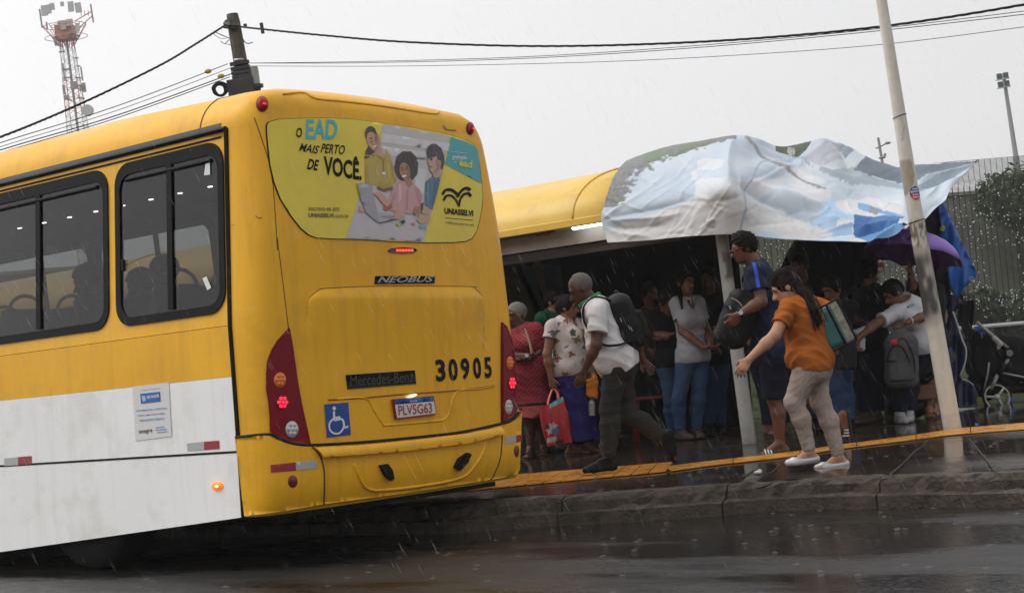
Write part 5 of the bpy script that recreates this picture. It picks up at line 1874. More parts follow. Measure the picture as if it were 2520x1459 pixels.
for a in np.linspace(0, 2 * math.pi, 13)[:-1]:
    pf_.tube([tp + td * 2.2 + tx * 2.0 * math.cos(a) + ty * 2.0 * math.sin(a), tp + td * 4.2 + tx * 0.6 * math.cos(a) + ty * 0.6 * math.sin(a)], 0.035, 5)
pf_.box(tp + td * 2.9, (1.6, 1.6, 1.4), ax=[tx, ty, td])
pf_.build('platform', M_TR, TW)
ex = MB()
for z0 in (1.6, 2.5):
    ex.tube([tp + td * (z0 + 0.3) + tx * 1.0, at(*H_(685, 125 if z0 < 2 else 178), DT)], 0.05, 4)
for x_ in (560, 600, 640, 682):
    ex.tube([at(*H_(x_, 118), DT), at(*H_(x_ + 4, 180), DT)], 0.04, 4)
ex.build('side_boom', M_TR, TW)
for x0_, y0_, x1_, y1_, w in ((152, 65, 165, 175, 0.55), (205, 55, 215, 150, 0.35), (240, 40, 250, 110, 0.4), (352, 25, 356, 70, 0.3), (445, 22, 455, 130, 0.5), (522, 35, 540, 140, 0.55), (430, 215, 435, 290, 0.6), (350, 230, 370, 330, 0.6), (668, 50, 698, 250, 0.1), (105, 105, 135, 310, 0.1), (180, 245, 190, 320, 0.1), (520, 260, 527, 350, 0.35), (470, 330, 478, 370, 0.6), (265, 405, 290, 505, 0.22), (320, 470, 326, 510, 0.3), (360, 700, 385, 895, 0.1), (560, 740, 580, 890, 0.1), (368, 940, 380, 1040, 0.2), (400, 1050, 405, 1095, 0.5), (588, 915, 602, 1015, 0.3), (575, 950, 580, 1000, 0.5), (480, 900, 487, 985, 0.6)):
    a_, b_ = at(*H_(x0_, y0_), DT - 1), at(*H_(x1_, y1_), DT - 1)
    MB().box((a_ + b_) / 2, (w, 0.25, np.linalg.norm(b_ - a_)), ax=[tx, ty, unit(b_ - a_)]).build('antenna_panel', M_TW if w > 0.15 and y0_ < 330 else M_TG, TW)
ar = MB()
for x0_, y0_, x1_, y1_ in ((280, 410, 380, 430), (390, 420, 520, 425), (320, 575, 380, 570), (490, 640, 530, 640), (510, 730, 550, 730), (375, 770, 430, 765), (385, 857, 440, 855), (500, 855, 560, 860), (500, 940, 600, 945), (380, 1090, 460, 1110), (520, 1080, 600, 1085), (300, 310, 400, 360), (420, 400, 540, 400), (575, 1190, 620, 1195)):
    ar.tube([at(*H_(x0_, y0_), DT - 1), at(*H_(x1_, y1_), DT)], 0.07, 4)
ar.build('antenna_arms', M_TG, TW)
MB().disc(at(*H_(640, 1220), DT - 1), -FW, 0.55, 0.3, 16).build('dish', M_TW, TW)

DM = 90.0
FLM = empty('floodlight_mast', (0, 0, 0), 'slim floodlight mast with four square lamps beyond the fence', 'floodlight')
a_, b_ = at(2469, 182, DM), at(2503, 405, DM)
md = unit(b_ - a_)
mf = a_ + md * (a_[2] / -md[2])
FLM.location = Vector([float(c) for c in mf])
MB().tube([a_, mf], [0.1, 0.28], 8).build('mast', mat('mast_grey', (0.30, 0.30, 0.31), 0.6), FLM)
mx_ = unit(CR - md * (CR @ md))
my_ = np.cross(md, mx_)
for u, v in ((2459, 189), (2475, 186), (2462, 209), (2478, 206)):
    fb = MB().box(at(u, v, DM - 0.3), (0.29, 0.15, 0.34), ax=[mx_, my_, md], bevel=0.03).build('flood_lamp', mat('flood_green', (0.06, 0.09, 0.07), 0.3), FLM)
    MB().box(at(u, v + 8, DM - 0.3), (0.36, 0.3, 0.05), ax=[mx_, my_, md]).build('lamp_bracket', mat('mast_pale', (0.5, 0.5, 0.5), 0.6), fb)
DSL = 60.0
SL = empty('street_lamp', (0, 0, 0), 'small distant street lamp just visible above the banner', 'street lamp')
a_, b_ = at(2161, 339, DSL), at(2170, 392, DSL)
md = unit(b_ - a_)
mf = a_ + md * (a_[2] / -md[2])
SL.location = Vector([float(c) for c in mf])
MB().tube([a_, mf], [0.05, 0.12], 8).build('mast', mat('mast_grey', (0.3, 0.3, 0.31), 0.6), SL)
MB().tube([at(2155, 366, DSL), at(2166, 361, DSL), at(2183, 353, DSL)], 0.03, 6).build('arm', mat('mast_grey', (0.3, 0.3, 0.31), 0.6), SL)
MB().ball(at(2185, 352, DSL), (0.12, 0.1, 0.055), n=10, m=6).build('lamp_head', M_TG, SL)
MB().ball(at(2171, 388, DSL), (0.16, 0.1, 0.05), n=8, m=6).tube([at(2176, 386, DSL), at(2179, 378, DSL)], 0.05, 5).build('lower_lamp', M_TG, SL)

# ------------------------------------------------------------------ mesh fence on a grassy bank, wall and trees behind
DF = 20.0
M_FEN = mat('fence_wire', (0.045, 0.048, 0.042), 0.35, metal=0.3)
fc = at(2300, 860, DF)
fc[2] = 0


def fpt(s_, z, d=0.0):
    return np.array([fc[0], fc[1], 0]) + HX * s_ + HY * d + np.array([0, 0, z])


FB, FT, FK = 1.05, 3.36, 3.12
FEN = empty('mesh_fence', fpt(0, FB), 'tall dense wire mesh security fence beaded with rain', 'fence')
fm = MB()
s0, s1 = -3.4, 4.2
bx_ = [HX, HY, np.array([0, 0, 1.0])]
nv = int((s1 - s0) / 0.0735)
for k in range(nv + 1):
    s_ = s0 + k * 0.0735
    if s_ < -2.6 + 0.3 and s_ > -1.7 and False:
        continue
    fm.box(fpt(s_, (FB + FK - 0.1) / 2, 0.006), (0.010, 0.008, FK - 0.1 - FB), ax=bx_)
    fm.tube([fpt(s_, FK - 0.1, 0.006), fpt(s_, FK - 0.05, -0.05), fpt(s_, FK, 0.006), fpt(s_, FT, 0.006)], 0.0032, 4)
z = FB
while z < FT:
    yo = 0.0
    if FK - 0.1 < z < FK:
        yo = -0.055 * (1 - abs(z - FK + 0.05) / 0.05)
    fm.box(fpt((s0 + s1) / 2, z, yo), (s1 - s0, 0.0045, 0.0058), ax=bx_)
    z += 0.0139
fm.build('wire_panel', M_FEN, FEN)
for s_ in (-3.3, -0.72, 1.83, 4.1):
    MB().box(fpt(s_, (FB + FT) / 2 - 0.3, 0.06), (0.06, 0.06, FT - FB + 0.6), ax=bx_, bevel=0.006).build('post', M_FEN, FEN)
MB().tube([fpt(s0, FB + 0.2, -0.04), fpt(s1, FB + 0.2, -0.04)], 0.028, 10).build('bottom_rail', mat('rail_white', (0.5, 0.5, 0.49), 0.5), FEN)
dr = MB()
for k in range(2300):
    s_ = round(RNG.uniform(s0 + 0.2, s1) / 0.0735) * 0.0735 + RNG.normal(0, 0.016)
    zz = FB + 0.25 + (RNG.beta(1.3, 1.4)) * 1.72
    if vnoise(s_ * 2.2, zz * 1.5, 4) < 0.32:
        continue
    dr.ball(fpt(s_, zz, -0.008), RNG.uniform(0.0055, 0.0095), n=5, m=3)
do_ = dr.build('raindrops', mat('raindrop', (0.92, 0.92, 0.92), 0.05, coat=1.0, emit=0.0), FEN, smooth=True)  # opaque white base colour stands in for the sky glint in each drop
do_['kind'] = 'stuff'
# bank and grass
bk = MB()
for s_ in (0,):
    V = [fpt(s, z, d) for d, z in ((-1.9, 0.36), (-0.9, 0.62), (-0.25, 1.0), (3, 1.1), (12, 1.1)) for s in (-14, -5, 0, 5, 30)]
    Fc = [(j * 5 + i, j * 5 + i + 1, (j + 1) * 5 + i + 1, (j + 1) * 5 + i) for j in range(4) for i in range(4)]
    bk.add(V, Fc)
bk.build('bank', mat('bank_earth', (0.05, 0.06, 0.025), 0.9, var=0.4))['kind'] = 'structure'
gr = MB()
for k in range(5200):
    s_, d_ = RNG.uniform(-3.5, 4.6), RNG.uniform(-1.5, 1.2)
    z_ = np.interp(d_, [-1.9, -0.9, -0.25, 3], [0.36, 0.62, 1.0, 1.1])
    h_, a_ = RNG.uniform(0.06, 0.17), RNG.uniform(0, 6.28)
    p = fpt(s_, z_ - 0.01, d_)
    l_ = np.array([math.cos(a_), math.sin(a_), 0])
    gr.add([p - l_ * 0.006, p + l_ * 0.006, p + np.array([RNG.normal(0, 0.03), RNG.normal(0, 0.03), h_])], [(0, 1, 2)])
gr.build('grass', mat('grass_green', (0.055, 0.10, 0.022), 0.6, var=0.4, vscale=3))['kind'] = 'stuff'
M_WALL = mat('mossy_wall', (0.21, 0.212, 0.17), 0.8, var=0.45, vscale=0.9, dirt=((0.06, 0.08, 0.045), 0.9, 0.6), bump=0.3, bscale=10)
wl = empty('boundary_wall', fpt(0, 1.1, 5), 'mossy grey boundary wall behind the mesh fence', 'wall')
wr = at(2438, 474, DF + 5.0)
ws = float((wr - fc) @ HX)
wt = wr[2]
MB().box(fpt(ws - 10, (wt + 1.0) / 2, 5.1), (20, 0.2, wt - 1.0), ax=bx_).build('panel', M_WALL, wl)
MB().box(fpt(ws - 10, wt + 0.0325, 5.1), (20.06, 0.28, 0.06), ax=bx_).build('coping', mat('coping_pale', (0.30, 0.28, 0.25), 0.7, var=0.2), wl)


MB().box(fpt(ws + 6, 2.13, 5.1), (12, 0.2, 2.26), ax=bx_).build('low_panel', M_WALL, wl)


def leaf_tree(name, base, h, crown, nleaf, seed, label, cols, trunk_r=0.1, leaf=0.09, cat='tree', group=None):
    r_ = np.random.default_rng(seed)
    root = empty(name, base, label, cat, group)
    base = np.asarray(base, float)
    tb_ = MB()
    topp = base + np.array([0, 0, h * 0.75])
    tb_.tube(spline([base - np.array([0, 0, 0.1]), base + np.array([r_.normal(0, .08), r_.normal(0, .08), h * 0.35]), topp], 5), [trunk_r * (1 - 0.07 * i) for i in range(11)], 8)
    cl_ = []
    for k in range(len(crown)):
        c, rr = crown[k]
        c = base + HX * c[0] + HY * c[1] + np.array([0, 0, c[2]])
        cl_.append((c, rr))
        tb_.tube(spline([base + np.array([0, 0, h * (0.3 + 0.04 * k)]), (base + np.array([0, 0, h * 0.5]) + c) / 2, c], 4), [trunk_r * 0.45 * (1 - 0.1 * i) for i in range(9)], 6)
    tb_.build('trunk', mat('bark', (0.06, 0.045, 0.032), 0.9, var=0.3, bump=0.5), root)
    V, Fc, Cc = [], [], []
    for k in range(nleaf):
        c, rr = cl_[r_.integers(len(cl_))]
        d = r_.normal(0, 1, 3)
        d /= np.linalg.norm(d)
        rad = r_.uniform(0.35, 1.0) ** 0.6 * (1 + 0.35 * (vnoise(d[0] * 3 + seed, d[1] * 3 + d[2] * 2, seed) - 0.4))
        p = c + d * rad * np.asarray(rr)
        a = r_.normal(0, 1, 3)
        a /= np.linalg.norm(a)
        b = np.cross(a, r_.normal(0, 1, 3))
        b /= np.linalg.norm(b) + 1e-9
        s_ = leaf * r_.uniform(0.6, 1.3)
        n0 = len(V)
        V += [p - a * s_, p + b * s_ * 0.42, p + a * s_, p - b * s_ * 0.42]
        Fc.append((n0, n0 + 1, n0 + 2, n0 + 3))
        col_ = cols[r_.integers(len(cols))]
        Cc += [col_] * 4
    mesh_obj('crown', V, Fc, mat('leaf_' + name, (0.05, 0.08, 0.02), 0.45, attr=True), root, False, np.array(Cc))
    return root


GR = [(0.06, 0.085, 0.035), (0.085, 0.115, 0.05), (0.045, 0.065, 0.03), (0.11, 0.135, 0.065)]
b_ = fpt(2.5, 1.1, 4.0)
leaf_tree('bushy_tree', b_, 2.6, [((-0.15, 0, 2.1), (0.42, 0.5, 0.42)), ((0.4, 0.2, 2.1), (0.55, 0.6, 0.6)), ((1.1, 0.1, 2.0), (0.7, 0.7, 0.7)), ((1.9, 0.3, 1.7), (0.9, 0.9, 1.0))], 9000, 3, 'dense dark green tree behind the mesh fence at the right edge', [(0.085, 0.115, 0.055), (0.10, 0.13, 0.065), (0.075, 0.10, 0.05)], leaf=0.05)
for k, (s_, d_, sc_, lab) in enumerate(((-1.9, 2.6, 0.6, 'low green shrub behind the fence, under the banner'), (0.5, 2.2, 0.6, 'loose shrub behind the fence, beside the blue tarp'), (1.1, 2.8, 0.55, 'shrub with reddish leaves behind the middle of the fence'), (1.75, 2.2, 0.55, 'shrub behind the fence above the stroller'))):
    cs = GR if k != 2 else GR + [(0.10, 0.045, 0.03)]
    leaf_tree('shrub', fpt(s_, 1.08, d_), 1.3 * sc_, [((0, 0, 0.5 * sc_), (0.7 * sc_, 0.5, 0.5 * sc_)), ((0.35, 0.1, 0.9 * sc_), (0.5 * sc_, 0.45, 0.4 * sc_)), ((-0.4, 0, 0.85 * sc_), (0.45 * sc_, 0.4, 0.45 * sc_))], 2200, 20 + k, lab, cs, 0.03, 0.07, 'shrub', 'shrubs behind the mesh fence')

# ------------------------------------------------------------------ blue tarp curtain and black cloth
def cloth(name, poly, D, m, parent=None, amp=0.02, fx=0.06, fy=0.01, step=9, seed=0, dvar=None, cols=None):
    vs, fs = fill(poly, (), step)
    V = []
    for u, v in vs:
        dd_ = D + amp * math.sin(u * fx * 6.28 / 2 + v * fy + seed) + amp * 0.6 * math.sin(u * fx * 11 + v * 0.03 + seed * 2)
        if dvar:
            dd_ += dvar(u, v)
        V.append(at(u, v, dd_))
    o = mesh_obj(name, V, fs, m, parent, True, np.array([cols(u, v) for u, v in vs]) if cols else None)
    md_ = o.modifiers.new('cloth thickness', 'SOLIDIFY')
    md_.thickness = 0.004
    return o


X5 = Z_(3650, 650, 446, 1301)
X6 = Z_(3700, 1200, 396, 1050)
DTP = 15.9
tq = pave(2350, 1008)
TPc = empty('tarp_curtain', tq, 'bright blue plastic tarp hanging as a curtain behind the leaning pole', 'tarp')
cloth('blue_face', [X5(*p) for p in ((310, 440), (335, 425), (375, 470), (420, 600), (490, 740), (560, 900), (620, 1010), (700, 1180), (755, 1310), (690, 1390), (600, 1459), (520, 1600), (440, 1459), (400, 1150), (345, 900), (330, 700), (300, 560))], DTP - 0.05, mat('tarp_blue', (0.016, 0.115, 0.42), 0.32, var=0.18, vscale=4, coat=0.15), TPc, 0.03, 0.05, 0.02, 9, 1)
cloth('navy_face', [X6(*p) for p in ((150, -60), (400, -60), (400, 40), (300, 120), (345, 260), (395, 420), (438, 520), (430, 650), (370, 800), (400, 850), (520, 900), (560, 1000), (556, 1130), (330, 1140), (300, 1000), (270, 800), (250, 500), (260, 400), (215, 250), (190, 100))], DTP + 0.05, mat('tarp_navy', (0.006, 0.014, 0.05), 0.4, var=0.3, vscale=3), TPc, 0.03, 0.06, 0.01, 8, 2)
cloth('navy_face', [X5(*p) for p in ((150, 640), (310, 450), (335, 700), (345, 900), (400, 1150), (440, 1459), (440, 1800), (240, 1459), (210, 1100), (140, 900))], DTP + 0.12, mat('tarp_black', (0.006, 0.007, 0.010), 0.6, var=0.3), TPc, 0.02, 0.06, 0.01, 10, 3)
for P, w in (([(295, 120), (345, 260), (395, 420), (435, 520), (428, 650), (375, 800)], 0.03), ([(395, 845), (450, 855), (515, 900)], 0.035), ([(330, 1135), (352, 1165), (556, 1165)], 0.05)):
    MB().tube([at(*X6(*p), DTP - 0.01) for p in spline([np.array(p, float) for p in P], 6)], w / 2, 8, flat=0.4).build('pale_hem', mat('tarp_hem', (0.40, 0.42, 0.44), 0.5), TPc, smooth=True)
for c_, r_, m_, yc_ in (((352, 768), 6, X5, (0.42, 0.40, 0.02)), ((290, 600), 11, X6, (0.05, 0.05, 0.004)), ((578, 1060), 7, X6, (0.13, 0.12, 0.01))):
    u, v = m_(*c_)
    MB().prism([at(u + r_ * math.cos(a), v + r_ * 1.2 * math.sin(a), DTP - 0.09) for a in np.linspace(0, 6.283, 16)[:-1]], FW * 0.01).build('yellow_print', mat('print_yellow_%d' % r_, yc_, 0.5), TPc)
MB().tube([at(*X5(688, 1358), DTP - 0.1) + CR * 0.018 * math.cos(a) + CU * 0.018 * math.sin(a) for a in np.linspace(0, 6.28, 13)[:-1]], 0.005, 5, closed=True).build('eyelet', M_STEEL, TPc)
bc = cloth('black_drape', [X6(*p) for p in ((360, 0), (530, 0), (515, 200), (500, 280), (520, 360), (480, 430), (440, 420), (400, 330), (345, 200))], DTP + 0.12, mat('cloth_black', (0.008, 0.008, 0.008), 0.85), None, 0.03, 0.07, 0.01, 8, 4)
tag(bc, 'black cloth drape hanging behind the blue tarp above the stroller', 'cloth')
# dark sheeting that closes the shelter's open side behind the waiting people
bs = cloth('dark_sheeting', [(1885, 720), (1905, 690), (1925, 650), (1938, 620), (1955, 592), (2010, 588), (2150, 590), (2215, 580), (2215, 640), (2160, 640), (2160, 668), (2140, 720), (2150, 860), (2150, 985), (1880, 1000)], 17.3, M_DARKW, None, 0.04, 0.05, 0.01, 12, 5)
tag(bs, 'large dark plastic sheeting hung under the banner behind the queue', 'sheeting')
for (a, b, c_, d_, m_, lab) in ((2222, 684, 2247, 720, mat('paper_white', (0.42, 0.42, 0.40), 0.6), 'white paper notice with a dark phone picture tied to the fence'), (2158, 648, 2172, 668, mat('paper_red', (0.30, 0.03, 0.04), 0.6), 'small red and white leaflet tied to the fence')):
    DN = 17.9
    nt_o = MB().prism([at(a, b, DN), at(c_, b - 2, DN), at(c_ + 4, d_, DN), at(a + 3, d_ + 2, DN)], FW * 0.01).build('paper_notice', m_)
    tag(nt_o, lab, 'notice')
    if a > 2200:
        MB().prism([at(a + 5, b + 6, DN - .004), at(c_ - 5, b + 5, DN - .004), at(c_ - 2, d_ - 4, DN - .004), at(a + 8, d_ - 2, DN - .004)], FW * 0.002).build('phone_picture', mat('picture_dark', (0.05, 0.055, 0.06), 0.5), nt_o)
    else:
        MB().prism([at(a + 2, b + 11, DN - .004), at(c_, b + 10, DN - .004), at(c_ + 3, d_ - 2, DN - .004), at(a + 4, d_ - 1, DN - .004)], FW * 0.002).build('pale_print', mat('paper_white', (0.42, 0.42, 0.40), 0.6), nt_o)

# ------------------------------------------------------------------ people and soft things: smooth distance-field bodies
class Vol:
    def __init__(s, prims, res, pad=0.03):
        lo, hi = np.full(3, 1e9), np.full(3, -1e9)
        for p in prims:
            if p[0][0] == '-':
                continue
            a, b = Vol.bounds(p)
            lo, hi = np.minimum(lo, a), np.maximum(hi, b)
        s.lo, s.res = lo - pad, res
        s.n = np.ceil((hi - lo + 2 * pad) / res).astype(int) + 1
        s.ax = [(s.lo[i] + np.arange(s.n[i]) * res).astype(np.float32) for i in range(3)]
        s.D = np.full(tuple(s.n), 1.0, np.float32)
        for p in prims:
            s.put(p)

    @staticmethod
    def bounds(p):
        k = p[0].lstrip('-')
        if k in ('c', 'cc'):
            r = max(p[3], p[4])
            return np.minimum(p[1], p[2]) - r, np.maximum(p[1], p[2]) + r
        if k == 'e':
            r = max(p[2])
            return np.asarray(p[1]) - r, np.asarray(p[1]) + r
        h = np.linalg.norm(p[2])
        return np.asarray(p[1]) - h, np.asarray(p[1]) + h

    def put(s, p):
        kind = p[0].lstrip('-')
        k = p[-1]
        a, b = Vol.bounds(p)
        m = k + 3 * s.res
        i0 = np.maximum(0, np.floor((a - m - s.lo) / s.res).astype(int))
        i1 = np.minimum(s.n, np.ceil((b + m - s.lo) / s.res).astype(int) + 1)
        if np.any(i1 <= i0):
            return
        X = s.ax[0][i0[0]:i1[0], None, None]
        Y = s.ax[1][None, i0[1]:i1[1], None]
        Z = s.ax[2][None, None, i0[2]:i1[2]]
        if kind in ('c', 'cc'):
            A_, B_ = np.asarray(p[1], float), np.asarray(p[2], float)
            ba = B_ - A_
            l2 = ba @ ba + 1e-9
            px, py, pz = X - A_[0], Y - A_[1], Z - A_[2]
            tr = (px * ba[0] + py * ba[1] + pz * ba[2]) / l2
            t = np.clip(tr, 0, 1)
            d = np.sqrt((px - t * ba[0]) ** 2 + (py - t * ba[1]) ** 2 + (pz - t * ba[2]) ** 2) - (p[3] + (p[4] - p[3]) * t)
            if kind == 'cc':
                d = np.maximum(d, (tr - 1) * math.sqrt(l2))
        elif kind == 'e':
            c, r, ax = np.asarray(p[1], float), np.asarray(p[2], float), np.asarray(p[3], float)
            px, py, pz = X - c[0], Y - c[1], Z - c[2]
            q = [(px * ax[i][0] + py * ax[i][1] + pz * ax[i][2]) for i in range(3)]
            k0 = np.sqrt(sum((q[i] / r[i]) ** 2 for i in range(3)))
            k1 = np.sqrt(sum((q[i] / r[i] ** 2) ** 2 for i in range(3))) + 1e-9
            d = k0 * (k0 - 1) / k1
        else:
            c, h, ax, rr = np.asarray(p[1], float), np.asarray(p[2], float), np.asarray(p[3], float), p[4]
            px, py, pz = X - c[0], Y - c[1], Z - c[2]
            q = [np.abs(px * ax[i][0] + py * ax[i][1] + pz * ax[i][2]) - (h[i] - rr) for i in range(3)]
            d = np.sqrt(sum(np.maximum(v, 0) ** 2 for v in q)) + np.minimum(np.maximum(np.maximum(q[0], q[1]), q[2]), 0) - rr
        sl = (slice(i0[0], i1[0]), slice(i0[1], i1[1]), slice(i0[2], i1[2]))
        o = s.D[sl]
        if p[0][0] == '-':
            h = np.maximum(k - np.abs(o + d), 0) / max(k, 1e-6)
            s.D[sl] = np.maximum(o, -d) + h * h * k / 4
        else:
            h = np.maximum(k - np.abs(o - d), 0) / max(k, 1e-6)
            s.D[sl] = np.minimum(o, d) - h * h * k / 4

    def cut(s, pt, n):
        n = unit(n)
        s.D = np.maximum(s.D, ((s.ax[0][:, None, None] - pt[0]) * n[0] + (s.ax[1][None, :, None] - pt[1]) * n[1] + (s.ax[2][None, None, :] - pt[2]) * n[2]).astype(np.float32))

    def wrinkle(s, amp, freq, seed):
        r = np.random.default_rng(seed)
        X, Y, Z = s.ax[0][:, None, None], s.ax[1][None, :, None], s.ax[2][None, None, :]
        w0 = r.normal(0, 1, 3) * freq * 0.35
        warp = np.sin(X * w0[0] + Y * w0[1] + Z * w0[2] + 1.0) * 1.6
        for k in range(3):
            d = r.normal(0, 1, 3)
            d[2] = d[2] * 1.3
            w = unit(d) * freq * r.uniform(0.6, 1.5)
            s.D += (amp * (np.abs(np.sin(X * w[0] + Y * w[1] + Z * w[2] + warp + r.uniform(0, 6))) - 0.5)).astype(np.float32)

    def mesh(s):
        D = s.D
        D[0], D[-1] = 1, 1
        D[:, 0], D[:, -1] = 1, 1
        D[:, :, 0], D[:, :, -1] = 1, 1
        S = D < 0
        cnt = np.zeros(tuple(s.n - 1), np.int8)
        cr = [(i, j, k) for i in (0, 1) for j in (0, 1) for k in (0, 1)]
        sl = lambda A_, c: A_[c[0]:A_.shape[0] - 1 + c[0], c[1]:A_.shape[1] - 1 + c[1], c[2]:A_.shape[2] - 1 + c[2]]
        for c in cr:
            cnt += sl(S, c)
        act = (cnt > 0) & (cnt < 8)
        ids = np.argwhere(act)
        idx = np.full(act.shape, -1, np.int64)
        idx[act] = np.arange(len(ids))
        acc, num = np.zeros((len(ids), 3)), np.zeros(len(ids))
        vals = {c: sl(D, c)[act] for c in cr}
        for a in cr:
            for ax in range(3):
                if a[ax] == 0:
                    b = list(a)
                    b[ax] = 1
                    va, vb = vals[a], vals[tuple(b)]
                    m = (va < 0) != (vb < 0)
                    t = np.where(m, va / np.where(m, va - vb, 1), 0)
                    for q in range(3):
                        acc[:, q] += m * (a[q] + (t if q == ax else 0))
                    num += m
        V = s.lo + (ids + acc / num[:, None]) * s.res
        Fc = []
        for ax in range(3):
            a = [slice(1, -1)] * 3
            a[ax] = slice(0, -1)
            b = list(a)
            b[ax] = slice(1, None)
            s0, s1 = S[tuple(a)], S[tuple(b)]
            e = np.argwhere(s0 != s1)
            if len(e) == 0:
                continue
            ins = s0[tuple(e.T)]
            e = e + np.array([0 if q == ax else 1 for q in range(3)])
            u, w = (ax + 1) % 3, (ax + 2) % 3
            du, dw = np.eye(3, dtype=int)[u], np.eye(3, dtype=int)[w]
            qs = np.stack([idx[tuple((e - du - dw).T)], idx[tuple((e - dw).T)], idx[tuple(e.T)], idx[tuple((e - du).T)]], 1)
            qs[~ins] = qs[~ins][:, ::-1]
            Fc.append(qs)
        return V, np.concatenate(Fc)


def sdf_obj(name, prims, res, m, parent=None, cuts=(), wr=None, cols=None, label=None):
    v = Vol(prims, res)
    if wr:
        v.wrinkle(*wr)
    for pt, n in cuts:
        v.cut(pt, n)
    V, Fc = v.mesh()
    me = bpy.data.meshes.new(name)
    me.vertices.add(len(V))
    me.vertices.foreach_set('co', V.astype(np.float32).ravel())
    me.loops.add(len(Fc) * 4)
    me.loops.foreach_set('vertex_index', Fc.astype(np.int32).ravel())
    me.polygons.add(len(Fc))
    me.polygons.foreach_set('loop_start', np.arange(0, len(Fc) * 4, 4, dtype=np.int32))
    me.polygons.foreach_set('loop_total', np.full(len(Fc), 4, dtype=np.int32))
    me.update(calc_edges=True)
    me.polygons.foreach_set('use_smooth', np.ones(len(Fc), dtype=bool))
    if cols is not None:
        a = me.color_attributes.new('Col', 'FLOAT_COLOR', 'POINT')
        c = np.ones((len(V), 4), np.float32)
        c[:, :3] = cols(V)
        a.data.foreach_set('color', c.ravel())
    me.materials.append(m)
    o = bpy.data.objects.new(name, me)
    COL.objects.link(o)
    adopt(o, parent)
    if label:
        o['label'] = label
    return o


M_SKIN = mat('skin', (0.2, 0.1, 0.06), 0.45, attr=True, var=0.06, vscale=25, spec=0.3)


def fabric(name, col, rough=0.8, attr=False, var=0.16):
    return mat('fabric_' + name, col, rough, var=var, vscale=9, bump=0.25, bscale=220, spec=0.12, attr=attr)


M_HAIR = mat('hair_black', (0.009, 0.007, 0.006), 0.6, var=0.4, vscale=60, bump=0.6, bscale=160, spec=0.08)
M_HAIRG = mat('hair_grey', (0.16, 0.145, 0.135), 0.7, var=0.3, vscale=80, bump=0.6, bscale=200)
M_HAIRB = mat('hair_brown', (0.014, 0.008, 0.007), 0.5, var=0.4, vscale=60, bump=0.6, bscale=160, spec=0.08)
ZU = np.array([0, 0, 1.0])


def ground_v(u, D):
    a, b = 1000.0, 1320.0
    for _ in range(40):
        m_ = (a + b) / 2
        if depth(pave(u, m_)) > D:
            a = m_
        else:
            b = m_
    return (a + b) / 2


def hand_prims(w, d, n, side_, curl, s, spread=0.06):
    """palm, four fingers of unequal length and a thumb; n = palm side, side_ = towards the thumb"""
    d = unit(d)
    side_ = unit(side_ - d * (side_ @ d))
    n = unit(n - d * (n @ d) - side_ * (n @ side_))
    P = [('e', w + d * 0.048 * s, np.array([0.040, 0.0175, 0.054]) * s, [side_, n, d], 0.02)]
    for i, L_ in enumerate((0.072, 0.082, 0.076, 0.060)):
        o = (0.030 - 0.0205 * i) * s
        b = w + d * (0.088 - 0.004 * abs(i - 1)) * s + side_ * o
        a1, a2 = curl * (0.55 + 0.1 * i), curl * (1.3 + 0.12 * i)
        sp_ = side_ * (spread * (1.5 - i) / 1.5)
        d1 = unit(d * math.cos(a1) + n * math.sin(a1) + sp_)
        d2 = unit(d * math.cos(a2) + n * math.sin(a2) + sp_ * 0.6)
        m_ = b + d1 * L_ * 0.52 * s
        P += [('c', b - d * 0.015 * s, m_, 0.0098 * s, 0.0090 * s, 0.005), ('c', m_, m_ + d2 * L_ * 0.48 * s, 0.0090 * s, 0.0075 * s, 0.004)]
    b = w + d * 0.026 * s + side_ * 0.028 * s
    d1 = unit(d * 0.65 + side_ * 0.75 + n * 0.35)
    m_ = b + d1 * 0.038 * s
    d2 = unit(d * 0.9 + side_ * 0.2 + n * (0.3 + 0.3 * curl))
    P += [('c', b, m_, 0.0135 * s, 0.0115 * s, 0.012), ('c', m_, m_ + d2 * 0.034 * s, 0.0110 * s, 0.0088 * s, 0.005)]
    return P


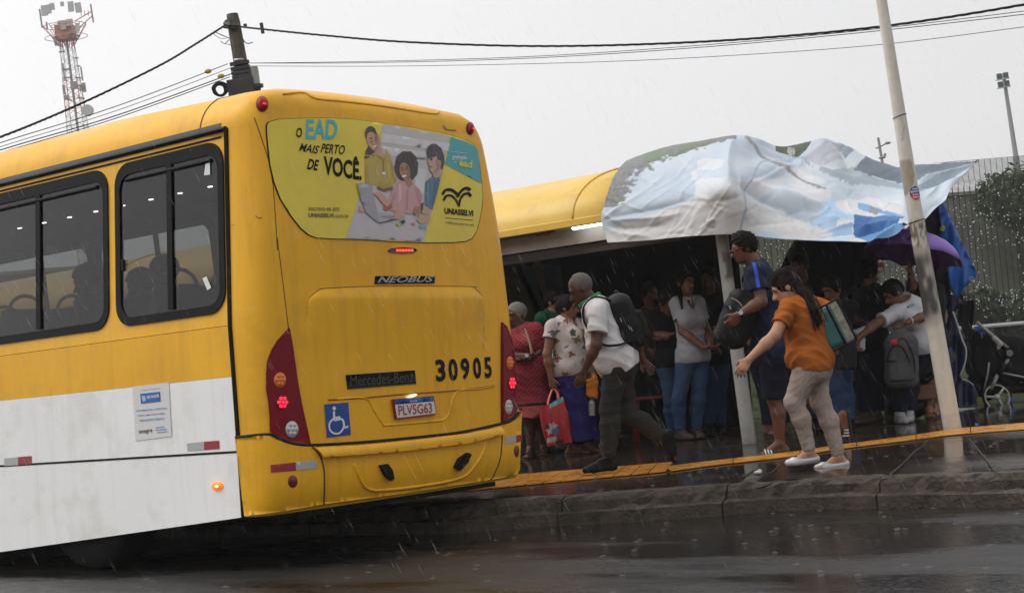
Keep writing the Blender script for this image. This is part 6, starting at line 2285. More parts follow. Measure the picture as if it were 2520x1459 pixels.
def person(label, D, j, face=0, look=None, pitch=15, s=1.0, g=1.0, bust=0.0, belly=0.0, skin=(0.16, 0.07, 0.04), res=0.008, shirt=None, pants=None, skirt=None,
           shoes=None, hair=('short', None), hands=(0.5, 0.5), group='people queueing at the bus shelter', toes=None, legs=True, extra=None, thumbs=(None, None)):
    """j: joints as (u, v, depth offset); v None for an ankle puts the foot on the pavement. face: 0 looks left, 90 to the camera, 180 right"""
    Jp = {}
    for k, q in j.items():
        u, v, dd_ = q if len(q) == 3 else (q[0], q[1], 0.0)
        if v is None:
            p = pave(u, ground_v(u, D + dd_)) + ZU * 0.088 * s
        else:
            p = at(u, v, D + dd_)
        Jp[k] = p
    rad = math.radians
    f = -HX * math.cos(rad(face)) - HY * math.sin(rad(face))
    f = unit(f)
    neck, pel, head = Jp['neck'], Jp['pelvis'], Jp['head']
    sp_ = unit(neck - pel)
    L_ = np.linalg.norm(neck - pel)
    ft = unit(f - sp_ * (f @ sp_))
    l = np.cross(sp_, ft)
    lf = face if look is None else look
    hf0 = -HX * math.cos(rad(lf)) - HY * math.sin(rad(lf))
    hf = unit(hf0 * math.cos(rad(pitch)) - ZU * math.sin(rad(pitch)))
    hu = unit(ZU - hf * (ZU @ hf))
    hl = np.cross(hu, hf)
    for sd_, q in (('L', 1), ('R', -1)):
        if 'sh' + sd_ not in Jp:
            Jp['sh' + sd_] = neck - sp_ * 0.055 * s + l * q * 0.175 * s
        if 'hip' + sd_ not in Jp:
            Jp['hip' + sd_] = pel - sp_ * 0.02 * s + l * q * 0.085 * s * g
    if legs:
        low = min(Jp['anL'][2], Jp['anR'][2])
        gp = (Jp['anL'] + Jp['anR']) / 2
        base = np.array([gp[0], gp[1], pave_z(gp[1])])
    else:
        base = pel
    root = empty('person', base, label, 'person', group)
    AXT = [l, ft, sp_]

    def torso(e_, k=0.06):
        P = [('e', pel + sp_ * L_ * 0.70, np.array([0.150, 0.108, 0.19]) * s * np.array([g, g, 1]) + e_, AXT, k),
             ('e', pel + sp_ * L_ * 0.36 + ft * belly * 0.6, np.array([0.138, 0.104, 0.16]) * s * np.array([g, g, 1]) + e_ + np.array([belly * 0.5, belly, 0]), AXT, k),
             ('e', pel - sp_ * 0.0, np.array([0.162, 0.122, 0.125]) * s * np.array([g, g, 1]) + e_, AXT, k),
             ('c', neck - sp_ * 0.05 * s, Jp['shL'], 0.062 * s + e_, 0.056 * s + e_, k), ('c', neck - sp_ * 0.05 * s, Jp['shR'], 0.062 * s + e_, 0.056 * s + e_, k)]
        if bust:
            for q in (1, -1):
                P.append(('e', pel + sp_ * L_ * 0.66 + ft * 0.085 * s * g + l * q * 0.07 * s, np.array([0.075, 0.06 + bust, 0.075]) * s + e_, AXT, 0.05))
        return P

    def glut(e_):
        return [('e', pel - ft * 0.055 * s * g + l * q * 0.075 * s * g - sp_ * 0.05 * s, np.array([0.085, 0.085, 0.10]) * s * g + e_, AXT, 0.05) for q in (1, -1)]

    body = torso(-0.012)
    body += [('c', neck - sp_ * 0.03 * s, head - hu * 0.05 * s - hf * 0.015 * s, 0.060 * s, 0.052 * s, 0.03)]
    HX_ = [hl, hf, hu]
    hs_ = s ** 0.35
    E_c = lambda a, b, c: head + (hl * a + hf * b + hu * c) * hs_
    r3 = lambda a, b, c: np.array([a, b, c]) * hs_
    body += [('e', E_c(0, -0.012, 0.028), r3(0.074, 0.094, 0.088), HX_, 0.02), ('e', E_c(0, 0.030, -0.045), r3(0.054, 0.058, 0.068), HX_, 0.035),
             ('e', E_c(0, 0.058, -0.088), r3(0.028, 0.024, 0.022), HX_, 0.03), ('c', E_c(0, 0.086, -0.005), E_c(0, 0.106, -0.036), 0.010 * hs_, 0.016 * hs_, 0.014),
             ('c', E_c(0.016, 0.088, -0.038), E_c(-0.016, 0.088, -0.038), 0.010, 0.010, 0.012), ('c', E_c(0.042, 0.070, 0.018), E_c(-0.042, 0.070, 0.018), 0.014 * hs_, 0.014 * hs_, 0.022),
             ('e', E_c(0.074, -0.012, -0.012), r3(0.010, 0.020, 0.031), HX_, 0.008), ('e', E_c(-0.074, -0.012, -0.012), r3(0.010, 0.020, 0.031), HX_, 0.008),
             ('-e', E_c(0.031, 0.092, 0.001), r3(0.017, 0.014, 0.011), HX_, 0.012), ('-e', E_c(-0.031, 0.092, 0.001), r3(0.017, 0.014, 0.011), HX_, 0.012),
             ('c', E_c(0.018, 0.082, -0.063), E_c(-0.018, 0.082, -0.063), 0.009 * hs_, 0.009 * hs_, 0.010), ('c', E_c(0.016, 0.080, -0.075), E_c(-0.016, 0.080, -0.075), 0.009 * hs_, 0.009 * hs_, 0.010),
             ('-c', E_c(0.022, 0.094, -0.069), E_c(-0.022, 0.094, -0.069), 0.0025, 0.0025, 0.005)]
    tips = {}
    for i, sd_ in enumerate('LR'):
        if 'el' + sd_ not in Jp:
            continue
        sh, el, wr_ = Jp['sh' + sd_], Jp['el' + sd_], Jp['wr' + sd_]
        ag = (0.5 + 0.5 * g)
        fd = unit(wr_ - el)
        body += [('c', sh, el, 0.051 * s * ag, 0.041 * s * ag, 0.03), ('c', el, el + fd * np.linalg.norm(wr_ - el) * 0.35, 0.040 * s * ag, 0.042 * s * ag, 0.02), ('c', el + fd * np.linalg.norm(wr_ - el) * 0.3, wr_, 0.041 * s * ag, 0.027 * s, 0.02)]
        hd = unit(Jp['ha' + sd_] - wr_) if 'ha' + sd_ in Jp else fd
        q = 1 if sd_ == 'L' else -1
        th = thumbs[i] if thumbs[i] is not None else ft
        pn = np.cross(hd, th) * q
        if np.linalg.norm(pn) < 0.2:
            pn = -l * q
        body += hand_prims(wr_, hd, pn, th, hands[i], s)
        tips[sd_] = wr_ + hd * 0.09 * s
    feet = {}
    if legs:
        for i, sd_ in enumerate('LR'):
            hip, kn, an = Jp['hip' + sd_], Jp['kn' + sd_], Jp['an' + sd_]
            lg = (0.45 + 0.55 * g)
            cv = unit(an - kn)
            body += [('c', hip, kn, 0.080 * s * lg, 0.052 * s * lg, 0.04), ('c', kn, kn + (an - kn) * 0.3 - ft * 0.018 * s, 0.050 * s * lg, 0.053 * s * lg, 0.02), ('c', kn + (an - kn) * 0.3 - ft * 0.018 * s, an, 0.053 * s * lg, 0.033 * s, 0.02)]
            if 'to' + sd_ in Jp:
                fdir = unit(Jp['to' + sd_] - an)
            else:
                tf_ = f if toes is None else unit(-HX * math.cos(rad(toes[i])) - HY * math.sin(rad(toes[i])))
                fdir = unit(tf_ - ZU * 0.02)
                cv = -ZU
            dn_ = unit(cv - fdir * (cv @ fdir))
            sd3 = np.cross(fdir, dn_)
            heel, ball = an + dn_ * 0.052 * s - fdir * 0.035 * s, an + dn_ * 0.062 * s + fdir * 0.115 * s
            feet[sd_] = (an, fdir, dn_, sd3, heel, ball)
            body += [('c', an, heel, 0.034 * s, 0.032 * s, 0.02), ('c', an + fdir * 0.01, ball, 0.036 * s, 0.026 * s, 0.02), ('c', heel, ball, 0.031 * s, 0.026 * s, 0.02)]
            for t in range(5):
                o = (0.032 - 0.0165 * t) * s * (1 if sd_ == 'L' else -1) * -1
                b = ball + sd3 * o
                body.append(('c', b, b + fdir * (0.062 - 0.007 * t) * s + dn_ * 0.004, (0.013 - 0.0008 * t) * s, (0.0105 - 0.0008 * t) * s, 0.008))
    sk = np.array(skin)

    def skincol(V):
        c = np.tile(sk, (len(V), 1)).astype(float)
        q = (V - head) / hs_
        x_, y_, z_ = q @ hl, q @ hf, q @ hu
        fr_ = (y_ > 0.03) & (np.abs(x_) < 0.07) & (z_ < 0.06) & (z_ > -0.11)
        lip_ = fr_ & (np.abs(x_) < 0.026) & (z_ < -0.055) & (z_ > -0.083) & (y_ > 0.06)
        c[lip_] = sk * np.array([0.75, 0.5, 0.55])
        for o in (0.031, -0.031):
            ex_ = fr_ & (((x_ - o) / 0.020) ** 2 + ((z_ - 0.001) / 0.0095) ** 2 < 1)
            c[ex_] = sk * 0.5
            ex_ = fr_ & (((x_ - o) / 0.014) ** 2 + ((z_ - 0.001) / 0.0065) ** 2 < 1)
            c[ex_] = (0.35, 0.33, 0.31)
            ex_ = fr_ & (((x_ - o) / 0.007) ** 2 + ((z_ - 0.001) / 0.008) ** 2 < 1)
            c[ex_] = (0.012, 0.008, 0.006)
            br_ = fr_ & (np.abs(x_ - o) < 0.021) & (np.abs(z_ - 0.021 + 0.08 * np.abs(np.abs(x_) - 0.03)) < 0.0055)
            c[br_] = sk * 0.12
        return c
    b_o = sdf_obj('body', body, res, M_SKIN, root, cols=skincol)
    # ---- clothes
    if shirt:
        sl_, e_ = shirt.get('sleeve', 0.5), max(0.019, shirt.get('e', 0.019))
        P = torso(e_) + glut(e_ * 0.6) + [('e', pel + sp_ * 0.04 * s, np.array([0.170, 0.130, 0.14]) * s * np.array([g, g, 1]) + e_ + np.array([belly * .4, belly * .8, 0]), AXT, 0.05)]
        for sd_ in 'LR':
            if 'el' + sd_ not in Jp:
                continue
            sh, el, wr_ = Jp['sh' + sd_], Jp['el' + sd_], Jp['wr' + sd_]
            w_ = shirt.get('w', 0.066) * s
            if sl_ <= 1:
                P.append(('cc', sh, sh + (el - sh) * sl_, 0.062 * s * (0.5 + 0.5 * g), w_ * (0.5 + 0.5 * g), 0.03))
            else:
                P += [('c', sh, el, 0.06 * s, 0.053 * s, 0.03), ('cc', el, el + (wr_ - el) * (sl_ - 1), 0.052 * s, 0.042 * s, 0.02)]
        hem = shirt.get('hem', 0.03)
        hem = None if hem is None else max(hem, 0.05)
        hd_ = unit(sp_ * 0.8 + ZU * 0.5)
        if shirt.get('skirted'):
            P += shirt['skirted'](Jp, pel, l, ft, sp_)
        cuts = []
        if hem is not None:
            cuts.append((pel - sp_ * hem * s, -unit(sp_ + ft * shirt.get('tilt', 0.0))))
        nk = shirt.get('neck', 0.075)
        P.append(('-e', neck + sp_ * 0.045 * s + ft * shirt.get('neckf', 0.035), np.array([nk, nk * 1.05, 0.07]) * s, AXT, 0.01))
        if shirt.get('vneck'):
            P.append(('-e', neck + ft * 0.10 * s - sp_ * 0.02 * s, np.array([0.045, 0.06, 0.09]) * s, AXT, 0.01))
        sdf_obj(shirt.get('name', 'shirt'), P, res, shirt['m'], root, cuts, (shirt.get('amp', 0.0035), shirt.get('freq', 24), int(D * 100)), shirt.get('cols') and (lambda V: shirt['cols'](V, Jp, l, ft, sp_)))
        if shirt.get('collar'):
            cm, cw = shirt['collar']
            ring = []
            for a in np.linspace(0.25, 2 * math.pi - 0.25, 22):
                ring.append(neck + sp_ * (0.020 + 0.016 * -math.cos(a)) * s + (ft * math.cos(a) * 0.082 + l * math.sin(a) * 0.074) * s + ft * 0.022 * s)
            PR = [('c', ring[i], ring[i + 1], cw * s, cw * s, 0.01) for i in range(21)]
            PR += [('c', ring[0], ring[0] - sp_ * 0.05 * s - l * 0.0, cw * 0.8 * s, 0.008, 0.01), ('c', ring[-1], ring[-1] - sp_ * 0.05 * s, cw * 0.8 * s, 0.008, 0.01)]
            sdf_obj('collar', PR, res, cm, root)
        for sd_, cm in shirt.get('cuffs', {}).items():
            sh, el = Jp['sh' + sd_], Jp['el' + sd_]
            p0_, p1_ = sh + (el - sh) * (sl_ - 0.04), sh + (el - sh) * (sl_ + 0.02)
            sdf_obj('cuff', [('cc', p0_, p1_, w_ * 1.04 + 0.003, w_ * 1.04 + 0.003, 0.0)], res, cm, root, [(p0_, -(el - sh))])
    if pants:
        wt, wk, wa = pants.get('w', (0.094, 0.068, 0.055))
        to = pants.get('to', 1.93)
        P = [('e', pel - sp_ * 0.0, np.array([0.163, 0.122, 0.122]) * s * np.array([g, g, 1]) + 0.001, AXT, 0.06)] + glut(0.004)
        P += [('e', pel + sp_ * 0.09 * s, np.array([0.150, 0.115, 0.09]) * s * np.array([g, g, 1]) + 0.002 + np.array([belly * .4, belly * .8, 0]), AXT, 0.05)]
        for sd_ in 'LR':
            hip, kn, an = Jp['hip' + sd_], Jp['kn' + sd_], Jp['an' + sd_]
            if to <= 1:
                P.append(('cc', hip, hip + (kn - hip) * to, wt * s * g, wk * s, 0.04))
            else:
                P += [('c', hip, kn, wt * s * (0.4 + 0.6 * g), wk * s, 0.04)]
                ca = kn + (an - kn) * 0.33 - ft * 0.016 * s
                P += [('c', kn, ca, wk * s, (wk * 0.6 + wa * 0.42) * s + 0.004, 0.03), ('cc', ca, kn + (an - kn) * (to - 1), (wk * 0.6 + wa * 0.42) * s + 0.004, wa * s, 0.03)]
        sdf_obj(pants.get('name', 'trousers'), P, res, pants['m'], root, [(pel + sp_ * pants.get('top', 0.10) * s, sp_)], (pants.get('amp', 0.0032), pants.get('freq', 26), int(D * 77)), pants.get('cols') and (lambda V: pants['cols'](V, Jp, l, ft, sp_)))
    if skirt:
        hemz = skirt['hem']
        P = [('e', pel, np.array([0.170, 0.130, 0.13]) * s * np.array([g, g, 1]) + 0.006, AXT, 0.06)] + glut(0.004)
        for q in (1, -1):
            t_ = pel + l * q * 0.06 * s
            bt = np.array([*(pel + l * q * skirt['w'] * 0.6 * s)[:2], hemz])
            if 'drift' in skirt:
                bt = bt + skirt['drift']
            P.append(('cc', t_, bt, 0.12 * s * g, skirt['w'] * s, 0.08))
        sdf_obj('skirt', P, res, skirt['m'], root, [(pel + sp_ * 0.10 * s, sp_)], (skirt.get('amp', 0.006), skirt.get('freq', 20), int(D * 51)))
    if shoes:
        for sd_ in 'LR':
            an, fdir, dn_, sd3, heel, ball = feet[sd_]
            kind, m_ = shoes[0], shoes[1]
            toe_ = ball + fdir * 0.058 * s
            if kind == 'shoe':
                P = [('c', an - dn_ * 0.015, heel, 0.040 * s, 0.039 * s, 0.02), ('c', an + fdir * 0.02, ball, 0.042 * s, 0.034 * s, 0.03), ('c', heel, ball, 0.038 * s, 0.040 * s, 0.02), ('c', ball - dn_ * 0.004, toe_, 0.041 * s, 0.030 * s, 0.03)]
                sdf_obj('shoe', P, res, m_, root, [(an + dn_ * 0.084 * s, dn_), (an - dn_ * 0.02 * s, -dn_)])
            elif kind == 'flat':
                P = [('c', heel, ball, 0.038 * s, 0.041 * s, 0.02), ('c', ball, toe_, 0.041 * s, 0.028 * s, 0.03), ('-e', an + fdir * 0.035 * s + dn_ * 0.015 * s, np.array([0.095, 0.034, 0.05]) * s, [fdir, sd3, dn_], 0.01)]
                so_ = sdf_obj('shoe', P, min(res, 0.007), m_, root, [(an + dn_ * 0.084 * s, dn_), (an + dn_ * 0.012 * s, -dn_)])
                sdf_obj('bow', [('c', ball + fdir * 0.012 - dn_ * 0.033 + sd3 * 0.018, ball + fdir * 0.012 - dn_ * 0.036, 0.007, 0.004, 0.003), ('c', ball + fdir * 0.012 - dn_ * 0.033 - sd3 * 0.018, ball + fdir * 0.012 - dn_ * 0.036, 0.007, 0.004, 0.003)], 0.005, m_, so_)
            else:
                so_ = sdf_obj('sandal', [('c', heel + dn_ * 0.026 * s - fdir * 0.008, toe_ + dn_ * 0.020 * s, 0.034 * s, 0.036 * s, 0.01)], res, m_, root, [(an + dn_ * 0.080 * s, -dn_), (an + dn_ * 0.097 * s, dn_)])
                n_st = 3 if kind == 'slide' else 1
                w_st = 0.075
                c0 = ball - fdir * 0.015 * s
                st = []
                for a in np.linspace(-1.5, 1.5, 11):
                    st.append(c0 + sd3 * math.sin(a) * 0.047 * s - dn_ * (math.cos(a) * 0.040 - 0.006) * s)
                mb = MB()
                V = [p + fdir * o for p in st for o in (-w_st / 2, w_st / 2)]
                mb.add(V, [(2 * i, 2 * i + 1, 2 * i + 3, 2 * i + 2) for i in range(10)])
                mb.build('strap', m_ if kind == 'slide' else shoes[2], so_, smooth=True)
                if kind == 'slide':
                    for o in (-0.024, 0.0, 0.024):
                        m2 = MB()
                        V = [p - dn_ * 0.002 + fdir * (o + e2) for p in st for e2 in (-0.006, 0.006)]
                        m2.add(V, [(2 * i, 2 * i + 1, 2 * i + 3, 2 * i + 2) for i in range(10)])
                        m2.build('white_stripe', shoes[2], so_, smooth=True)
    hk, hm = hair
    if hk:
        sk_ = lambda e_: [('e', E_c(0, -0.014, 0.030), r3(0.076, 0.096, 0.090) + e_, HX_, 0.02)]
        if hk == 'short':
            P = sk_(0.012) + [('-e', E_c(0, 0.085, -0.045), r3(0.085, 0.065, 0.098), HX_, 0.015)]
            cuts = [(E_c(0, -0.02, -0.045), -unit(hu + hf * -0.45))]
            wr_ = (0.003, 90, 3)
        elif hk == 'curly':
            P = sk_(0.020) + [('e', E_c(0, 0.0, 0.075), r3(0.075, 0.09, 0.06), HX_, 0.02), ('-e', E_c(0, 0.085, -0.045), r3(0.085, 0.060, 0.098), HX_, 0.012)]
            cuts = [(E_c(0, -0.02, -0.05), -unit(hu + hf * -0.4))]
            wr_ = (0.009, 85, 5)
        elif hk == 'thin':
            P = sk_(0.004) + [('-e', E_c(0, 0.075, 0.06), r3(0.066, 0.085, 0.10), HX_, 0.01), ('-e', E_c(0, 0.10, -0.02), r3(0.09, 0.09, 0.11), HX_, 0.01)]
            cuts = [(E_c(0, -0.03, -0.04), -unit(hu + hf * -0.4))]
            wr_ = None
        elif hk in ('tied', 'pony', 'bun'):
            P = sk_(0.011) + [('-e', E_c(0, 0.090, -0.045), r3(0.080, 0.065, 0.102), HX_, 0.015), ('e', E_c(0, -0.085, -0.01), r3(0.05, 0.04, 0.05), HX_, 0.03)]
            cuts = []
            P.append(('-e', E_c(0, 0.03, -0.12), r3(0.12, 0.10, 0.075), HX_, 0.02))
            wr_ = (0.0025, 70, 4)
            if hk == 'bun':
                P.append(('e', E_c(0, -0.10, 0.075), r3(0.042, 0.042, 0.042), HX_, 0.01))
            if hk == 'pony' and extra and 'tail' in extra:
                T_ = [at(*q) for q in extra['tail']]
                rr = extra.get('tailr', 0.032)
                for i in range(len(T_) - 1):
                    P.append(('c', T_[i], T_[i + 1], rr * (1.15 - 0.22 * i), rr * (0.95 - 0.22 * i), 0.03))
        elif hk == 'long':
            P = sk_(0.018) + [('-e', E_c(0, 0.090, -0.045), r3(0.072, 0.065, 0.105), HX_, 0.015)]
            P += [('c', E_c(0.06, -0.04, 0.0), E_c(0.075, -0.045, -0.22), 0.035, 0.04, 0.03), ('c', E_c(-0.06, -0.04, 0.0), E_c(-0.075, -0.045, -0.22), 0.035, 0.04, 0.03), ('c', E_c(0, -0.07, 0), E_c(0, -0.09, -0.22), 0.05, 0.05, 0.04)]
            cuts = []
            wr_ = (0.003, 60, 4)
        sdf_obj('hair', P, res, hm, root, cuts, wr_)
    return root, Jp, dict(l=l, ft=ft, sp=sp_, hf=hf, hu=hu, hl=hl, head=head, tips=tips, E=E_c)


W1, W2, W3 = Z_(1950, 1000, 800, 1229), Z_(2600, 900, 850, 1181), Z_(3200, 900, 896, 1453)


def J_(w, **k):
    out = {}
    for n_, q in k.items():
        if q[1] is None:
            out[n_] = (w(q[0], 0)[0], None, q[2] if len(q) > 2 else 0.0)
        else:
            out[n_] = (*w(q[0], q[1]), q[2] if len(q) > 2 else 0.0)
    return out


BR1, BR2, BR3, BR4, TAN = (0.085, 0.036, 0.022), (0.13, 0.055, 0.032), (0.19, 0.085, 0.048), (0.23, 0.11, 0.065), (0.40, 0.21, 0.135)
M_SHOEB = mat('shoe_black', (0.007, 0.007, 0.008), 0.5, spec=0.12)
M_SOLE = mat('sandal_sole', (0.015, 0.014, 0.013), 0.6)
M_WSTR = mat('strap_white', (0.62, 0.62, 0.61), 0.6)
FWD_H = unit(np.array([FW[0], FW[1], 0]))

# --- the man hurrying in a white shirt
Dm = depth(pave(1478, 1168))
man, mJ, mI = person('man in white shirt and grey trousers hurrying along the tactile strip with a backpack', Dm, J_(
    W1, head=(572, 238), neck=(648, 318), pelvis=(792, 690), shL=(680, 372, -0.17), elL=(668, 585, -0.24), wrL=(592, 745, -0.22), haL=(552, 845, -0.22),
    shR=(718, 372, 0.18), elR=(905, 560, 0.24), wrR=(955, 680, 0.22), haR=(1010, 745, 0.20),
    knL=(748, 975, -0.08), anL=(735, 1290, -0.10), knR=(868, 1010, 0.08), anR=(1082, 1160, 0.10), toR=(1108, 1345, 0.10)),
    face=-8, look=-4, pitch=28, s=1.0, g=1.08, belly=0.03, skin=BR1, res=0.0065,
    shirt=dict(m=fabric('white', (0.60, 0.59, 0.60), 0.75), sleeve=0.66, hem=0.10, tilt=0.25, e=0.020, w=0.080, amp=0.007, freq=28, collar=(fabric('green', (0.03, 0.20, 0.07)), 0.021), neck=0.07),
    pants=dict(m=fabric('charcoal', (0.032, 0.031, 0.028), 0.75), w=(0.100, 0.078, 0.066), amp=0.0045, top=0.06), shoes=('shoe', M_SHOEB), hair=('thin', mat('hair_cropped', (0.10, 0.085, 0.075), 0.8, var=0.3, vscale=90)), hands=(0.9, 0.8), toes=(4, 0),
    group='people hurrying along the platform', thumbs=(None, -HX))
# --- tall man with the navy shirt
Dt = depth(pave(1900, 1112))
NAVY, NAVB = np.array((0.010, 0.013, 0.030)), np.array((0.035, 0.06, 0.17))


def navy_cols(V, Jp, l, ft, sp_):
    c = np.tile(NAVY, (len(V), 1))
    back = ((V - Jp['pelvis']) @ ft) < 0.03
    c[back] = NAVY * 1.15 + np.array([0.0, 0.002, 0.006])
    up_ = Jp['elL'] - Jp['shL']
    ax_ = unit(up_)
    q = V - Jp['shL']
    t = q @ ax_
    fr = q @ unit(np.cross(l, ax_))
    out = q @ l
    c[(np.abs(fr + 0.014) < 0.014) & (out > -0.015) & (t > -0.09) & (t < 0.3)] = (0.035, 0.085, 0.42)
    return c


tall, tJ, tI = person('tall man in navy sports shirt and shorts carrying a black bag past the post', Dt, J_(
    W2, head=(520, 128), neck=(592, 214), pelvis=(672, 720), shL=(590, 262, -0.20), elL=(620, 425, -0.26), wrL=(492, 498, -0.30), haL=(432, 575, -0.28),
    shR=(610, 262, 0.18), elR=(560, 470, 0.22), wrR=(450, 560, 0.05), haR=(400, 590, 0.0),
    knL=(690, 970, -0.06), anL=(722, 1216, -0.05), knR=(870, 960, 0.12), anR=(1040, 1085, 0.15), toR=(1062, 1240, 0.15)),
    face=0, look=4, pitch=12, s=1.09, g=1.08, skin=BR2, res=0.0068,
    shirt=dict(m=fabric('navy', (0.02, 0.03, 0.07), 0.7, attr=True), sleeve=0.62, hem=0.16, e=0.018, w=0.076, cols=navy_cols, neck=0.072, amp=0.004),
    pants=dict(m=fabric('navy_shorts', (0.008, 0.010, 0.022), 0.7), name='shorts', to=0.96, w=(0.104, 0.094, 0.1), top=0.06, amp=0.005), shoes=('slide', M_SOLE, M_WSTR), hair=('curly', M_HAIR), hands=(1.3, 0.8), toes=(2, 0),
    group='people hurrying along the platform', thumbs=(-HX, None))
p8, _, _ = person('person in a brown jacket standing in the dark behind the black backpack', 16.4, dict(head=(1598, 722, 0), neck=(1602, 762, 0), pelvis=(1618, 880, 0), elR=(1570, 820, -0.05), wrR=(1600, 862, -0.2), elL=(1648, 818, 0.02), wrL=(1625, 865, -0.18), knR=(1610, 980, 0), knL=(1640, 980, 0.02), anR=(1618, None, 0), anL=(1645, None, 0.05)),
    face=110, look=120, pitch=8, s=1.0, skin=BR1, res=0.011, shirt=dict(m=fabric('brown', (0.045, 0.032, 0.026)), sleeve=1.9, hem=0.08, e=0.024), pants=dict(m=fabric('black', (0.01, 0.01, 0.011))), shoes=('shoe', M_SHOEB), hair=('short', M_HAIR))
p9, _, _ = person('woman in a dark top with tied hair standing behind the orange top woman', 15.4, dict(head=(1968, 655, 0), neck=(1975, 695, 0), pelvis=(1995, 835, 0), elR=(1945, 765, -0.05), wrR=(1975, 810, -0.2), elL=(2030, 765, 0.02), wrL=(2008, 812, -0.18), knR=(1995, 950, 0), knL=(2025, 950, 0.02), anR=(2003, None, 0), anL=(2030, None, 0.05)),
    face=70, look=50, pitch=8, s=1.0, skin=BR2, res=0.011, shirt=dict(m=fabric('black', (0.01, 0.01, 0.011)), sleeve=0.6, hem=0.06), pants=dict(m=fabric('denim_dark', (0.028, 0.055, 0.12))), shoes=('shoe', M_SHOEB), hair=('tied', M_HAIR))
E_ = tI['E']
gl_ = MB()
gl_.tube([E_(0.078, 0.0, 0.004), E_(0.074, 0.06, 0.008), E_(0.060, 0.098, 0.006)], 0.0045, 6)
gl_.tube([E_(-0.078, 0.0, 0.004), E_(-0.074, 0.06, 0.008), E_(-0.060, 0.098, 0.006)], 0.0045, 6)
gl_.build('glasses_temple', mat('glasses_red', (0.30, 0.02, 0.015), 0.35), tall)
gl_ = MB()
for q in (0.033, -0.033):
    gl_.ball(E_(q, 0.104, -0.004), (0.027, 0.006, 0.019), ax=[tI['hl'], tI['hf'], tI['hu']], n=12, m=8)
gl_.build('glasses_lens', mat('lens_black', (0.008, 0.008, 0.01), 0.12), tall, smooth=True)
wp_ = tJ['wrL']
wd_ = unit(tJ['wrL'] - tJ['elL'])
wa_ = MB()
x_, y_, _ = frame_of(wd_)
wa_.tube([wp_ - wd_ * 0.015 + (x_ * math.cos(a) + y_ * math.sin(a)) * 0.032 for a in np.linspace(0, 2 * math.pi, 17)[:-1]], 0.011, 6, closed=True)
wo_ = wa_.build('watch', M_SHOEB, tall, smooth=True)
MB().disc(wp_ - wd_ * 0.015 - FWD_H * 0.036 + ZU * 0.006, -FWD_H + ZU * 0.2, 0.019, 0.01, 16).build('watch_face', mat('watch_steel', (0.32, 0.33, 0.33), 0.25, metal=0.5), wo_)
# --- woman in orange
Dw = depth(pave(2008, 1152))
wom, wJ, wI = person('woman in orange top and beige trousers stepping onto the pavement edge in silver shoes', Dw, J_(
    W2, head=(748, 345), neck=(845, 420), pelvis=(888, 760), shL=(772, 462, -0.12), elL=(692, 615, -0.22), wrL=(548, 748, -0.26), haL=(490, 830, -0.26),
    shR=(912, 455, 0.14), elR=(1040, 492, 0.10), wrR=(968, 545, 0.24), haR=(930, 580, 0.3),
    knL=(800, 985, -0.07), anL=(888, 1262, -0.05), knR=(950, 990, 0.05), anR=(1052, 1290, 0.05)),
    face=-20, look=-6, pitch=26, s=0.94, g=1.10, bust=0.015, belly=0.012, skin=TAN, res=0.0065,
    shirt=dict(m=fabric('rust', (0.36, 0.105, 0.018), 0.8), sleeve=0.62, hem=0.02, tilt=-0.15, e=0.020, w=0.072, amp=0.0065, freq=34, neck=0.07),
    pants=dict(m=fabric('beige', (0.36, 0.285, 0.245), 0.8), w=(0.104, 0.072, 0.050), amp=0.0026, freq=44, top=0.11, to=1.95), shoes=('flat', mat('shoe_silver', (0.48, 0.48, 0.49), 0.3, metal=0.35)), hair=('pony', M_HAIRB), hands=(0.7, 0.8), toes=(6, 0),
    group='people hurrying along the platform', extra=dict(tail=[(*W2(818, 345), Dw - 0.04), (*W2(868, 390), Dw - 0.10), (*W2(910, 470), Dw - 0.15), (*W2(935, 550), Dw - 0.16)], tailr=0.038), thumbs=(None, None))
hs_m = MB()
Tl = spline([np.asarray(at(*q)) for q in ((*W2(800, 300), Dw - 0.02), (*W2(835, 345), Dw - 0.06), (*W2(868, 390), Dw - 0.10), (*W2(910, 470), Dw - 0.15), (*W2(938, 560), Dw - 0.16))], 4)
for k in range(90):
    o = RNG.normal(0, 1, 3) * 0.016
    w_ = RNG.normal(0, 1, 3) * 0.010
    i0 = RNG.integers(0, 9)
    n0_ = len(Tl) - RNG.integers(0, 4)
    hs_m.tube([Tl[i] + o * (1.5 - 0.9 * i / len(Tl)) + w_ * math.sin(i * 0.8 + k) + (o * 0.9 * (i / len(Tl)) ** 3) for i in range(i0, n0_)], 0.0022, 4)
for k in range(60):
    a_, b_ = RNG.uniform(-1.2, 1.2), RNG.uniform(0.2, 1.3)
    P_ = []
    for t in np.linspace(0, 1, 6):
        e_ = b_ * (1 - t) + 0.1 * t
        P_.append(wI['E'](0.088 * math.sin(a_) * math.cos(e_ - 0.3) , 0.07 - 0.19 * t, 0.025 + 0.112 * math.cos(a_) * (0.55 + 0.45 * math.sin(math.pi * (0.25 + 0.6 * t)))))
    hs_m.tube(P_, 0.0018, 4)
hs_m.build('loose_strands', M_HAIRB, [o for o in wom.children if o.name.startswith('hair')][0])['kind'] = 'stuff'
